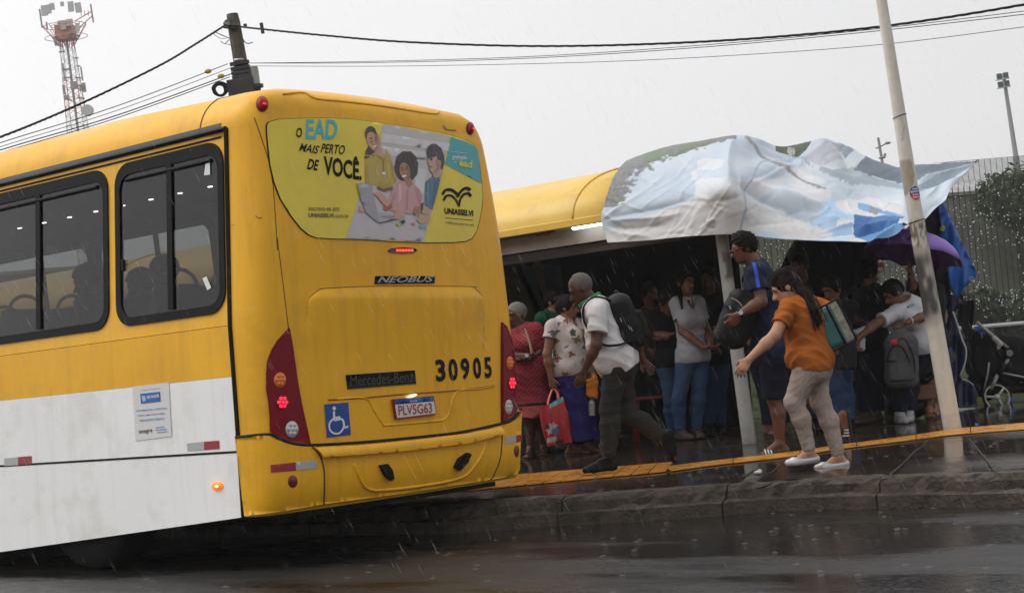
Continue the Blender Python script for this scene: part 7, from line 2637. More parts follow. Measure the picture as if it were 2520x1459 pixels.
# --- girl in the grey polo
Dg = 15.6
girl, gJ, gI = person('young woman in pale grey polo shirt and jeans waiting beside the front post', Dg, J_(
    W2, head=(196, 318), neck=(205, 412), pelvis=(240, 735), shR=(146, 440, -0.02), shL=(268, 432, 0.06), elR=(180, 590, -0.10), wrR=(300, 678, -0.24), haR=(372, 682, -0.26), elL=(318, 590, 0.05), wrL=(345, 680, -0.14), haL=(380, 690, -0.2),
    knR=(160, 965, -0.05), knL=(268, 965, 0.0), anR=(175, None, 0.0), anL=(262, None, 0.05)), face=115, look=125, pitch=4, s=0.97, g=0.98, bust=0.01, skin=BR3, res=0.0075,
    shirt=dict(m=fabric('grey_polo', (0.40, 0.40, 0.43)), sleeve=0.60, hem=0.03, e=0.015, collar=(fabric('grey_polo', (0.4, 0.4, 0.43)), 0.014), vneck=True, cuffs={'R': fabric('green_trim', (0.03, 0.12, 0.05))}), pants=dict(m=fabric('denim', (0.045, 0.085, 0.17), 0.85, var=0.2), w=(0.10, 0.072, 0.056)), shoes=('shoe', mat('shoe_brown', (0.05, 0.03, 0.025), 0.6)), hair=('pony', M_HAIR), toes=(100, 125),
    extra=dict(tail=[(*W2(160, 335), Dg + 0.02), (*W2(168, 400), Dg - 0.09), (*W2(178, 462), Dg - 0.12)], tailr=0.020), hands=(0.5, 0.5))
# --- the one with folded arms beside her
p6, _, _ = person('person with folded arms in a black T-shirt and jeans behind the polo girl', 15.85, J_(
    W2, head=(92, 430), neck=(96, 505), pelvis=(122, 760), elR=(42, 610, -0.08), wrR=(110, 610, -0.22), haR=(150, 600, -0.22), elL=(150, 600, 0.02), wrL=(95, 625, -0.20), haL=(60, 635, -0.2),
    knR=(112, 980, -0.05), knL=(150, 985, 0.02), anR=(130, None, 0.0), anL=(165, None, 0.05)), face=120, look=130, pitch=14, s=0.93, g=1.0, skin=BR2, res=0.010,
    shirt=dict(m=fabric('black', (0.010, 0.010, 0.011)), sleeve=0.6, hem=0.03), pants=dict(m=fabric('denim', (0.045, 0.085, 0.17))), shoes=('shoe', M_SHOEB), hair=('tied', M_HAIR))
p7, _, _ = person('person in a dark jacket and jeans half hidden behind the white post', 16.0, J_(
    W2, head=(322, 300), neck=(330, 385), pelvis=(352, 730), elR=(275, 560, -0.05), wrR=(330, 650, -0.18), elL=(400, 560, 0.02), wrL=(375, 660, -0.16), knR=(330, 960, 0), knL=(385, 965, 0.02), anR=(335, None, 0), anL=(400, None, 0.05)),
    face=80, look=60, pitch=5, s=0.99, skin=BR1, res=0.010, shirt=dict(m=fabric('black', (0.01, 0.01, 0.011)), sleeve=1.92, hem=0.08, e=0.024), pants=dict(m=fabric('denim_dark', (0.028, 0.055, 0.12))), shoes=('shoe', M_SHOEB), hair=('short', M_HAIR))
# --- floral blouse
Df = depth(pave(1418, 1118))
FLB = np.array((0.50, 0.43, 0.40))


def floral(V, Jp, l, ft, sp_):
    c = np.tile(FLB, (len(V), 1))
    r_ = np.random.default_rng(5)
    q = V - Jp['pelvis']
    a, b, d = q @ l, q @ sp_, q @ ft
    th = np.arctan2(a, d) * 0.16
    for k in range(60):
        ca, cb = r_.uniform(-0.5, 0.5), r_.uniform(-0.06, 0.52)
        rr = r_.uniform(0.014, 0.034)
        ang = np.arctan2(b - cb, th - ca)
        w = 1 + 0.35 * np.sin(ang * (2 + k % 3) + k) + 0.22 * np.sin(ang * 7 + 2 * k)
        dd_ = np.hypot(th - ca, b - cb)
        m_ = dd_ < rr * w
        c[m_] = [(0.05, 0.07, 0.05), (0.17, 0.15, 0.05), (0.20, 0.08, 0.05), (0.09, 0.11, 0.10)][k % 4]
    return c


flo, fJ, fI = person('woman in floral blouse and long purple skirt holding a red carrier bag', Df, J_(
    W1, head=(492, 352), neck=(478, 430), pelvis=(508, 735), shR=(400, 470, -0.10), shL=(560, 470, 0.10), elR=(366, 640, -0.16), wrR=(392, 790, -0.18), haR=(404, 850, -0.18), elL=(630, 610, 0.12), wrL=(640, 740, 0.0), haL=(640, 800, -0.04),
    knR=(500, 990, -0.05), knL=(580, 985, 0.05), anR=(520, None, -0.05), anL=(600, None, 0.05)), face=150, look=165, pitch=5, s=0.94, g=1.2, bust=0.03, belly=0.04, skin=BR3, res=0.008,
    shirt=dict(m=fabric('floral', (0.5, 0.45, 0.42), 0.8, attr=True), sleeve=0.45, hem=0.0, e=0.02, cols=floral, w=0.078, neck=0.085, vneck=True, name='blouse'), skirt=dict(m=fabric('purple', (0.022, 0.015, 0.10), 0.85), hem=pave_z(13) + 0.10, w=0.155, drift=HX * 0.05), shoes=('sandal', M_SOLE, mat('strap_brown', (0.1, 0.05, 0.03), 0.6)), hair=('bun', M_HAIR), hands=(1.6, 0.6))
# --- coral dress
Dr = depth(pave(1322, 1124))


def dress(Jp, pel, l, ft, sp_):
    return [('cc', pel + l * q * 0.06, pel + l * q * 0.07 + HX * 0.03 - ZU * 0.40, 0.125, 0.135, 0.08) for q in (1, -1)]


def coral(V, Jp, l, ft, sp_):
    c = np.tile(np.array((0.30, 0.045, 0.055)), (len(V), 1))
    q = V - Jp['pelvis']
    z_ = q @ ZU
    k = (np.sin(z_ * 160) * np.sin((q @ l) * 130) > 0.25) & (z_ > -0.30)
    c[k] = (0.16, 0.022, 0.03)
    c[(z_ < -0.275) & (z_ > -0.30)] = (0.02, 0.008, 0.01)
    c[z_ <= -0.30] = (0.42, 0.085, 0.085)
    return c


red, rJ, rI = person('grey haired woman in coral knee dress with folded arms next to the bus', Dr, J_(
    W1, head=(178, 400), neck=(190, 478), pelvis=(255, 765), elR=(140, 650, -0.08), wrR=(240, 648, -0.22), haR=(300, 640, -0.22), elL=(335, 640, 0.02), wrL=(235, 672, -0.20), haL=(180, 676, -0.22),
    knR=(255, 1040, -0.02), knL=(320, 1040, 0.04), anR=(268, None, -0.02), anL=(350, None, 0.04)), face=75, look=35, pitch=6, s=0.95, g=1.12, bust=0.02, skin=BR1, res=0.008,
    shirt=dict(m=fabric('coral', (0.3, 0.05, 0.06), 0.85, attr=True), name='dress', sleeve=0.7, hem=None, e=0.016, skirted=dress, cols=coral), shoes=('sandal', M_SOLE, M_SOLE), hair=('short', M_HAIRG), toes=(85, 70))
MB().tube(spline([rJ['neck'] + HX * 0.06 - FWD_H * 0.10, rJ['wrL'] + HX * 0.06 - FWD_H * 0.06 + ZU * 0.08, rJ['wrL'] + HX * 0.03 - FWD_H * 0.05], 6), 0.012, 6, flat=0.3).build('shoulder_strap', mat('strap_tan', (0.25, 0.15, 0.09), 0.6), red)
MB().disc(rJ['wrR'] - FWD_H * 0.045, -FWD_H, 0.02, 0.01, 14).build('watch', mat('watch_pale', (0.5, 0.5, 0.5), 0.25, metal=0.4), red)
grn, _, _ = person('person in a dark green T-shirt almost hidden behind the floral blouse', Df + 0.7, J_(
    W1, head=(412, 318), neck=(400, 385), pelvis=(420, 720), elR=(318, 540, -0.05), wrR=(330, 660, -0.1), elL=(480, 540, 0.02), wrL=(470, 660, -0.1), knR=(400, 980), knL=(460, 980), anR=(400, None), anL=(450, None)),
    face=140, look=150, pitch=5, s=0.98, skin=BR3, res=0.010, shirt=dict(m=fabric('bottle_green', (0.012, 0.06, 0.032)), sleeve=0.6, hem=0.05, e=0.02), pants=dict(m=fabric('black', (0.01, 0.01, 0.011))), shoes=('shoe', M_SHOEB), hair=('short', M_HAIR))
# --- the right hand group under the banner
Db = depth(pave(2222, 1040))


def polo_cols(V, Jp, l, ft, sp_):
    c = np.tile(np.array((0.60, 0.61, 0.66)), (len(V), 1))
    q = V - CO
    z_ = q @ FW
    a_, b_ = np.array(W3(694, 534)), np.array(W3(742, 514))
    p = np.stack([1260 + F * (q @ CR) / z_, 729.5 - F * (q @ CU) / z_], 1)
    d = (b_ - a_) / np.linalg.norm(b_ - a_)
    t, n_ = (p - a_) @ d, (p - a_) @ np.array([-d[1], d[0]])
    m_ = (np.abs(n_) < 2.6) & (t > 0) & (t < np.linalg.norm(b_ - a_)) & (((V - Jp['pelvis']) @ ft) > 0)
    c[m_ & (t < 6)] = (0.10, 0.12, 0.14)
    c[m_ & (t >= 7)] = (0.15, 0.38, 0.42)
    return c


ben, bJ, bI = person('person in white polo shirt bending to reach for something held by the queue', Db, J_(
    W3, head=(602, 440), neck=(690, 492), pelvis=(775, 780, 0.1), shR=(622, 570, -0.12), shL=(762, 520, 0.05), elR=(492, 640, -0.24), wrR=(382, 730, -0.30), haR=(350, 830, -0.30), elL=(815, 590, -0.12), wrL=(705, 625, -0.26), haL=(655, 655, -0.28),
    knR=(660, 980, -0.05), knL=(725, 985, 0.05), anR=(650, None, -0.05), anL=(715, None, 0.02)), face=40, look=15, pitch=32, s=1.0, g=1.05, bust=0.012, skin=BR3, res=0.0075,
    shirt=dict(m=fabric('white_polo', (0.50, 0.51, 0.56), attr=True), cols=polo_cols, sleeve=0.72, hem=0.0, e=0.017, vneck=True, collar=(fabric('white_collar', (0.60, 0.61, 0.65)), 0.014), w=0.072), pants=dict(m=fabric('navy_trousers', (0.010, 0.013, 0.026)), w=(0.095, 0.072, 0.062)), shoes=('shoe', mat('shoe_pale', (0.30, 0.30, 0.31), 0.5)), hair=('tied', M_HAIR), hands=(0.25, 1.2), toes=(70, 95), thumbs=(None, None))
x_, y_, _ = frame_of(unit(bJ['wrL'] - bJ['elL']))
MB().tube([bJ['wrL'] - unit(bJ['wrL'] - bJ['elL']) * 0.02 + (x_ * math.cos(a) + y_ * math.sin(a)) * 0.034 for a in np.linspace(0, 2 * math.pi, 17)[:-1]], 0.006, 6, closed=True).build('bracelet', M_WSTR, ben, smooth=True)
tall2, uJ, _ = person('person in a black sleeveless jacket and navy trousers standing with back to the fence', Db + 0.35, J_(
    W3, head=(438, 322), neck=(448, 408), pelvis=(455, 760), elR=(345, 590, 0.02), wrR=(410, 640, -0.16), haR=(430, 640, -0.2), elL=(560, 590, 0.05), wrL=(520, 690, -0.1), knR=(428, 985), knL=(490, 985), anR=(438, None), anL=(500, None)),
    face=30, look=200, pitch=8, s=1.06, skin=BR1, res=0.010, shirt=dict(m=fabric('black', (0.01, 0.01, 0.011)), sleeve=0.25, hem=0.1, e=0.022), pants=dict(m=fabric('navy_trousers', (0.010, 0.013, 0.026)), w=(0.1, 0.08, 0.072)), shoes=('shoe', mat('shoe_brown2', (0.06, 0.035, 0.02), 0.6)), hair=('curly', M_HAIR))
um, vJ, vI = person('person in denim shorts and sandals holding a purple umbrella behind the leaning pole', Db + 0.3, J_(
    W3, head=(812, 305), neck=(818, 395), pelvis=(855, 800), shR=(770, 420, -0.02), shL=(890, 425, 0.02), elR=(728, 400, -0.06), wrR=(716, 322, -0.1), haR=(714, 290, -0.1), elL=(930, 590, 0.02), wrL=(900, 700, -0.1), knR=(850, 1010, -0.04), knL=(895, 1010, 0.02), anR=(838, None, -0.04), anL=(888, None, 0.03)),
    face=60, look=40, pitch=8, s=1.0, skin=BR3, res=0.009, shirt=dict(m=fabric('dark_green', (0.015, 0.020, 0.016)), sleeve=0.6, hem=0.06), pants=dict(m=fabric('denim', (0.045, 0.085, 0.17)), name='shorts', to=0.72, w=(0.11, 0.105, 0.1)), shoes=('sandal', M_SOLE, mat('strap_tan2', (0.2, 0.11, 0.07), 0.6)), hair=('short', M_HAIR), hands=(1.9, 0.6), toes=(60, 80))
Dj = depth(pave(2085, 1062))
jn, _, _ = person('person in jeans and black trainers standing behind the woman in orange', Dj, J_(
    W3, head=(205, 420), neck=(215, 500), pelvis=(232, 815), elR=(150, 680, -0.05), wrR=(225, 780, -0.22), haR=(245, 815, -0.22), elL=(300, 660, 0.02), wrL=(270, 770, -0.2), knR=(235, 1050, -0.03), knL=(285, 1050, 0.02), anR=(280, None, -0.03), anL=(325, None, 0.02)),
    face=55, look=40, pitch=18, s=0.97, skin=BR2, res=0.010, shirt=dict(m=fabric('black', (0.01, 0.01, 0.011)), sleeve=0.6, hem=0.02), pants=dict(m=fabric('denim_dark', (0.028, 0.055, 0.12)), w=(0.1, 0.078, 0.066)), shoes=('shoe', M_SHOEB), hair=('short', M_HAIR), toes=(60, 70))
st_, sJ, _ = person('person in dark clothes and white strapped sandals waiting behind the tall man', 15.0, J_(
    W2, head=(560, 330), neck=(575, 420), pelvis=(640, 740), elR=(520, 600), wrR=(580, 690, -0.15), elL=(680, 600), wrL=(650, 700, -0.15), knR=(650, 960), knL=(720, 960), anR=(668, None), anL=(745, None)),
    face=60, look=60, pitch=10, s=0.95, skin=BR2, res=0.011, shirt=dict(m=fabric('black', (0.01, 0.01, 0.011)), sleeve=0.6, hem=0.04), pants=dict(m=fabric('navy_trousers', (0.01, 0.013, 0.026)), w=(0.1, 0.075, 0.07)), shoes=('sandal', M_SOLE, M_WSTR), hair=('short', M_HAIR), toes=(30, 150))

# --- passengers seen through the bus windows
for (u, v, yy, lab, m_, fc) in ((404, 672, 0.55, 'passenger in pale blue shirt at the rearmost bus window', fabric('pale_blue', (0.20, 0.25, 0.36)), 10), (345, 702, 0.75, 'dark clothed passenger beside the pale shirt at the rearmost window', fabric('black', (0.01, 0.01, 0.011)), 0), (214, 692, 0.50, 'passenger with bowed head at the second bus window', fabric('maroon', (0.05, 0.02, 0.02)), 0)):
    hp = onY(u, v, YB + yy)
    Dd = depth(hp)
    q = lambda dx, dz: hp - HX * 0 + np.array([dx, 0, dz])

    def pj(p):
        d = np.asarray(p) - CO
        z_ = d @ FW
        return (1260 + F * (d @ CR) / z_, 729.5 - F * (d @ CU) / z_, z_ - Dd)
    jj = dict(head=pj(hp), neck=pj(hp + [0.03, 0, -0.14]), pelvis=pj(hp + [0.12, 0, -0.62]), elL=pj(hp + [0.0, -0.22, -0.46]), wrL=pj(hp + [-0.22, -0.15, -0.52]), elR=pj(hp + [0.0, 0.22, -0.46]), wrR=pj(hp + [-0.22, 0.15, -0.52]),
              knL=pj(hp + [-0.32, -0.1, -0.62]), knR=pj(hp + [-0.32, 0.1, -0.62]), anL=pj(hp + [-0.34, -0.1, -0.98]), anR=pj(hp + [-0.34, 0.1, -0.98]))
    pp, _, _ = person(lab, Dd, jj, face=38 - 38, look=0, pitch=18, skin=BR1, res=0.014, shirt=dict(m=m_, sleeve=0.6, hem=0.04), pants=dict(m=fabric('black', (0.01, 0.01, 0.011))), shoes=('shoe', M_SHOEB), hair=('short', M_HAIR), group='passengers inside the bus')
    pp.location = pp.location

# ------------------------------------------------------------------ bags and belongings
def frame3(zdir, xdir):
    z_ = unit(zdir)
    x_ = unit(xdir - z_ * (xdir @ z_))
    return [x_, np.cross(z_, x_), z_]


M_BAGB = mat('bag_black', (0.007, 0.007, 0.008), 0.55, var=0.3, vscale=20, bump=0.4, bscale=90, spec=0.2)
# black backpack on the man
bp_t, bp_b = at(*W1(790, 300), Dm + 0.02), at(*W1(905, 590), Dm + 0.02)
bz = unit(bp_t - bp_b)
BX = frame3(bz, FWD_H)
bc_ = (bp_t + bp_b) / 2 + BX[1] * 0.0
out_b = unit(CR - bz * (CR @ bz))
BK = empty('backpack', bc_, 'black backpack worn by the man in the white shirt', 'backpack')
AXB = [unit(np.cross(bz, out_b)), out_b, bz]
sdf_obj('bag_body', [('b', bc_ - out_b * 0.0, np.array([0.145, 0.10, 0.225]), AXB, 0.075, 0.02), ('e', bc_ + out_b * 0.05 - bz * 0.06, np.array([0.13, 0.09, 0.15]), AXB, 0.05), ('e', bc_ + bz * 0.12, np.array([0.135, 0.10, 0.12]), AXB, 0.04)], 0.008, M_BAGB, BK, wr=(0.004, 26, 5))
sdf_obj('front_pocket', [('b', bc_ + out_b * 0.115 - bz * 0.06, np.array([0.11, 0.035, 0.12]), AXB, 0.03, 0.01)], 0.008, M_BAGB, BK, wr=(0.003, 30, 6))
sdf_obj('grab_handle', [('c', bp_t + AXB[0] * 0.03, bp_t + bz * 0.05 + AXB[0] * 0.02 + out_b * .02, 0.014, 0.014, 0.01), ('c', bp_t + bz * 0.05 + AXB[0] * 0.02 + out_b * .02, bp_t - AXB[0] * 0.03 + out_b * .05, 0.014, 0.014, 0.01)], 0.007, M_BAGB, BK)
n_ = mJ['neck']
for q in (1, -1):
    sh_ = mJ['shL'] if q == 1 else mJ['shR']
    tpx = n_ * 0.42 + sh_ * 0.58 + mI['sp'] * 0.045
    S = spline([bp_t + mI['l'] * q * 0.07 - bz * 0.03, tpx - mI['ft'] * 0.03 + mI['sp'] * 0.028, tpx + mI['ft'] * 0.085 - mI['sp'] * 0.01, tpx + mI['ft'] * 0.125 - mI['sp'] * 0.13 + mI['l'] * q * 0.035, sh_ + mI['ft'] * 0.07 - mI['sp'] * 0.24 + mI['l'] * q * 0.045, sh_ - mI['ft'] * 0.04 - mI['sp'] * 0.30 + mI['l'] * q * 0.05, bp_b + mI['l'] * q * 0.12 + bz * 0.06], 6)
    MB().tube(S, 0.024, 8, flat=0.35).build('strap', M_BAGB, BK, smooth=True)
for w_ in ((870, 475), (885, 485), (820, 430)):
    p = at(*W1(*w_), Dm - 0.15)
    MB().box(p, (0.006, 0.006, 0.035), ax=AXB).build('zip_pull', M_STEEL, BK)
# black holdall of the tall man
hc = at(*W2(480, 520), Dt - 0.06)
HB = empty('holdall', hc, 'black holdall with pale zip held under the tall man\'s arm', 'bag')
hz = unit(at(*W2(540, 400), Dt) - at(*W2(430, 640), Dt))
AXH = frame3(hz, FWD_H)
sdf_obj('bag_body', [('b', hc, np.array([0.11, 0.125, 0.24]), AXH, 0.08, 0.02), ('e', hc + hz * 0.05 - AXH[1] * 0.02, np.array([0.13, 0.15, 0.20]), AXH, 0.05), ('e', hc - hz * 0.14 - HX * -0.05, np.array([0.11, 0.12, 0.12]), AXH, 0.05)], 0.008, M_BAGB, HB, wr=(0.006, 22, 9))
MB().tube(spline([at(*W2(*q), Dt - 0.205) for q in ((452, 405), (490, 425), (512, 452))], 5), 0.005, 5).build('zip', mat('zip_pale', (0.4, 0.33, 0.26), 0.5), HB)
MB().tube(spline([at(*W2(*q), Dt - 0.10) for q in ((396, 530), (390, 560), (392, 585))], 5), 0.007, 5).build('piping', mat('piping_pale', (0.45, 0.43, 0.38), 0.5), HB)
MB().box(at(*W2(445, 458), Dt - 0.212), (0.045, 0.01, 0.03), ax=AXB).build('badge', mat('badge_grey', (0.3, 0.3, 0.29), 0.5), HB)
# teal handbag of the woman
tc0 = [at(*W2(*q), Dw - 0.02) for q in ((965, 455), (1115, 600), (1050, 640), (960, 650), (955, 530))]
tcx = (tc0[0] + tc0[1] + tc0[3]) / 3
TB = empty('shoulder_bag', tcx, 'clear and teal shoulder bag with black edging tucked under an arm', 'bag')
tz = unit(at(*W2(985, 460), Dw) - at(*W2(1075, 640), Dw))
AXT_ = frame3(tz, FWD_H)
if AXT_[1] @ CR < 0:
    AXT_[1] = -AXT_[1]
tcx = at(*W2(1025, 555), Dw + 0.02)
sdf_obj('bag_body', [('b', tcx - AXT_[1] * 0.035, np.array([0.05, 0.09, 0.15]), AXT_, 0.035, 0.02)], 0.008, mat('bag_teal', (0.012, 0.12, 0.115), 0.25, coat=0.4, var=0.15), TB)
sdf_obj('clear_panel', [('b', tcx + AXT_[1] * 0.045, np.array([0.052, 0.035, 0.155]), AXT_, 0.02, 0.01)], 0.008, mat('bag_clear', (0.24, 0.24, 0.19), 0.2, coat=0.5, var=0.5, vscale=22), TB)
for e_ in (0.0, 0.085):
    cx_ = tcx + AXT_[1] * e_ - AXT_[0] * 0.053
    MB().tube([cx_ - AXT_[2] * 0.16, cx_ + AXT_[2] * 0.16], 0.008, 6).build('edging', M_RUB, TB)
for e_ in (-1, 1):
    MB().tube([tcx - AXT_[1] * 0.12 + AXT_[2] * 0.155 * e_ - AXT_[0] * 0.05, tcx + AXT_[1] * 0.085 + AXT_[2] * 0.16 * e_ - AXT_[0] * 0.053], 0.008, 6).build('edging', M_RUB, TB)
# red carrier bag
RBt = fJ['wrR'] + (fJ['haR'] - fJ['wrR']) * 1.0
Drb = Df - 0.2
RB = empty('carrier_bag', at(*W1(430, 1190), Drb), 'glossy red printed carrier bag hanging from the floral woman\'s hand', 'bag')
pts4 = [W1(*q) for q in ((330, 975), (462, 900), (520, 1180), (372, 1205))]
front = [at(u, v, Drb - 0.06) for u, v in pts4]
backp = [p + FWD_H * 0.16 for p in front]


def lerp_quad(Q, a, b):
    return (Q[0] * (1 - a) + Q[1] * a) * (1 - b) + (Q[3] * (1 - a) + Q[2] * a) * b


REDC, TEALC, BLUC, WHC, DKC = (0.42, 0.02, 0.025), (0.10, 0.40, 0.42), (0.05, 0.16, 0.30), (0.5, 0.45, 0.42), (0.03, 0.02, 0.03)


def bag_col(a, b, facei):
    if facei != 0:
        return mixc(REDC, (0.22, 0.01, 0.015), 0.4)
    if b < 0.10 and a > 0.35:
        return TEALC
    for ca, cb, ra, rb_, col in ((0.42, 0.66, 0.16, 0.09, BLUC), (0.12, 0.50, 0.09, 0.08, DKC), (0.30, 0.58, 0.24, 0.13, WHC), (0.2, 0.85, 0.22, 0.07, WHC), (0.5, 0.93, 0.2, 0.05, DKC), (0.30, 0.25, 0.06, 0.07, (0.12, 0.05, 0.12))):
        if ((a - ca) / ra) ** 2 + ((b - cb) / rb_) ** 2 < 1 + 0.35 * math.sin(a * 40 + b * 23):
            return col
    return REDC


V, Fc, Cc = [], [], []
NB_ = 26
for fi, Q in enumerate((front, [front[1], backp[1], backp[2], front[2]], [backp[1], backp[0], backp[3], backp[2]], [backp[0], front[0], front[3], backp[3]])):
    b0 = len(V)
    cen4 = (front[0] + front[2] + backp[0] + backp[2]) / 4
    for j_ in range(NB_ + 1):
        for i_ in range(NB_ + 1):
            a, b = i_ / NB_, j_ / NB_
            p = lerp_quad(Q, a, b)
            nn_ = unit(np.cross(Q[1] - Q[0], Q[3] - Q[0]))
            bul = 0.022 * math.sin(math.pi * a) * math.sin(math.pi * min(1, b * 0.9 + 0.1)) + 0.006 * math.sin(a * 19 + b * 7 + fi)
            out_ = nn_ if nn_ @ ((Q[0] + Q[2]) / 2 - cen4) > 0 else -nn_
            V.append(p + out_ * bul)
            Cc.append(bag_col(a, b, fi))
    Fc += [(b0 + j_ * (NB_ + 1) + i_, b0 + j_ * (NB_ + 1) + i_ + 1, b0 + (j_ + 1) * (NB_ + 1) + i_ + 1, b0 + (j_ + 1) * (NB_ + 1) + i_) for j_ in range(NB_) for i_ in range(NB_)]
V += [front[3], front[2], backp[2], backp[3]]
Cc += [REDC] * 4
Fc.append((len(V) - 4, len(V) - 3, len(V) - 2, len(V) - 1))
mesh_obj('bag_body', V, Fc, mat('carrier_film', (0.4, 0.02, 0.03), 0.25, attr=True, coat=0.3, bump=0.3, bscale=20), RB, True, np.array(Cc))
for Q in (front, backp):
    a_, b_ = Q[0] * 0.7 + Q[1] * 0.3, Q[0] * 0.2 + Q[1] * 0.8
    MB().tube(spline([a_, (a_ + RBt) / 2 + HX * -0.01, RBt, (b_ + RBt) / 2 + HX * 0.02, b_], 6), 0.014, 6, flat=0.3).build('handle', mat('carrier_red', REDC, 0.3), RB, smooth=True)
# grey backpack held by the bending person
gt_, gb_ = at(*W3(655, 690), Db - 0.34), at(*W3(660, 1045), Db - 0.34)
gz = unit(gt_ - gb_)
GB_ = empty('backpack', (gt_ + gb_) / 2, 'large grey backpack with a red tag held by the bending person', 'backpack')
AXG = frame3(gz, FWD_H)
if AXG[1] @ CR < 0:
    AXG[1] = -AXG[1]
gc = (gt_ + gb_) / 2
M_BAGG = fabric('bag_grey', (0.085, 0.088, 0.092), 0.85, var=0.2)
sdf_obj('bag_body', [('b', gc - gz * 0.03, np.array([0.09, 0.155, 0.245]), AXG, 0.085, 0.03), ('e', gc + gz * 0.12, np.array([0.085, 0.13, 0.16]), AXG, 0.05)], 0.008, M_BAGG, GB_, wr=(0.004, 24, 7))
sdf_obj('front_pocket', [('b', gc - AXG[0] * 0.085 - gz * 0.03 - AXG[1] * 0.02, np.array([0.035, 0.12, 0.17]), AXG, 0.032, 0.02), ('e', gc - AXG[0] * 0.08 + gz * 0.08 - AXG[1] * 0.02, np.array([0.04, 0.11, 0.10]), AXG, 0.03)], 0.008, M_BAGG, GB_, wr=(0.003, 24, 8))
for P in (((560, 880), (600, 790), (660, 790), (715, 890)), ((545, 878), (580, 885), (625, 880)), ((620, 760), (680, 740), (735, 850), (745, 960))):
    MB().tube(spline([at(*W3(*q), Db - 0.475) for q in P], 6), 0.006, 5).build('zip', M_RUB, GB_)
sdf_obj('red_tag', [('e', at(*W3(612, 760), Db - 0.47), np.array([0.012, 0.04, 0.03]), AXG, 0.0)], 0.006, mat('tag_red', (0.42, 0.02, 0.03), 0.5), GB_)
sdf_obj('grab_handle', [('c', gt_ - gz * 0.03, at(*W3(670, 655), Db - 0.30), 0.012, 0.012, 0.01), ('c', at(*W3(670, 655), Db - 0.30), gt_ - gz * 0.03 + AXG[1] * 0.05, 0.012, 0.012, 0.01)], 0.007, M_BAGG, GB_)
# white cloth passed over, black shoulder bag, orange pouch and bottle
wc = sdf_obj('folded_cloth', [('b', at(*W3(380, 690), Db - 0.25), np.array([0.035, 0.11, 0.03]), [FWD_H, unit(CR * 0.8 + CU * 0.35), unit(CU - CR * 0.3)], 0.025, 0.03), ('b', at(*W3(400, 770), Db - 0.25), np.array([0.03, 0.035, 0.07]), [FWD_H, CR, CU], 0.025, 0.03)], 0.008, fabric('cloth_white', (0.45, 0.46, 0.50)), None, wr=(0.005, 30, 3))
tag(wc, 'folded white cloth passed between the reaching hand and the queue', 'cloth')
bb = sdf_obj('handbag', [('b', at(*W3(300, 850), Dj - 0.25), np.array([0.05, 0.09, 0.13]), [FWD_H, CR, CU], 0.04, 0.02)], 0.009, M_BAGB, None, wr=(0.004, 22, 2))
tag(bb, 'black handbag held low beside the person in jeans', 'bag')
ob = empty('orange_pouch', at(*W1(640, 960), Df - 0.05), 'orange cloth pouch with a small water bottle hanging by the purple skirt', 'pouch')
sdf_obj('pouch', [('b', at(*W1(640, 850), Df - 0.1), np.array([0.04, 0.06, 0.09]), [FWD_H, CR, unit(CU + CR * 0.15)], 0.035, 0.02), ('e', at(*W1(655, 800), Df - 0.1), np.array([0.03, 0.035, 0.07]), [FWD_H, CR, CU], 0.03)], 0.008, fabric('orange', (0.50, 0.17, 0.015)), ob, wr=(0.006, 30, 4))
bo_ = at(*W1(640, 905), Df - 0.1)
MB().disc(bo_, -CU, 0.02, 0.03, 12).build('bottle_cap', mat('cap_blue', (0.03, 0.25, 0.42), 0.4), ob)
MB().disc(bo_ - CU * 0.03, -CU, 0.024, 0.02, 12, r2=0.033).disc(bo_ - CU * 0.05, -CU, 0.033, 0.12, 12).build('bottle', mat('bottle_clear', (0.30, 0.28, 0.24), 0.15, coat=0.5), ob, smooth=False)
# purple umbrella
ut = at(2258, 572, Db + 0.26)
UM = empty('umbrella', vJ['wrR'], 'purple umbrella held up beneath the banner behind the leaning pole', 'umbrella')
udir = unit(ut - vJ['wrR'])
UX = frame3(udir, CR)
NR_, NP_ = 8, 6
V, Fc = [], []
Ru, Hu = 0.47, 0.25
for j_ in range(NP_ + 1):
    t = j_ / NP_
    for i_ in range(NR_ * 6):
        a = 2 * math.pi * i_ / (NR_ * 6)
        w = (i_ % 6) / 6
        sag = 1 - 0.07 * t * math.sin(math.pi * w)
        rr = Ru * math.sin(t * 1.35) / math.sin(1.35) * (sag if t > 0 else 1)
        zz = -Hu * (1 - math.cos(t * 1.35)) / (1 - math.cos(1.35)) * (1 - 0.10 * math.sin(math.pi * w) * t)
        V.append(ut + UX[0] * rr * math.cos(a) + UX[1] * rr * math.sin(a) + udir * zz)
n6 = NR_ * 6
Fc = [(j_ * n6 + i_, j_ * n6 + (i_ + 1) % n6, (j_ + 1) * n6 + (i_ + 1) % n6, (j_ + 1) * n6 + i_) for j_ in range(NP_) for i_ in range(n6)]
cu_o = mesh_obj('canopy', V, Fc, mat('umbrella_purple', (0.23, 0.115, 0.48), 0.5, var=0.1), UM, True)
cu_o.modifiers.new('cloth thickness', 'SOLIDIFY').thickness = 0.003
MB().tube([vJ['wrR'] - udir * 0.12, ut + udir * 0.05], 0.007, 8).build('shaft', M_DARKMET, UM)
MB().tube([vJ['wrR'] - udir * 0.16 + UX[0] * 0.0, vJ['wrR'] + udir * 0.05], 0.014, 8).build('handle', M_RUB, UM, smooth=True)
for i_ in range(NR_):
    a = 2 * math.pi * i_ / NR_
    MB().tube([V[j_ * n6 + i_ * 6] - udir * 0.008 for j_ in range(NP_ + 1)], 0.003, 5).build('rib', M_DARKMET, UM)
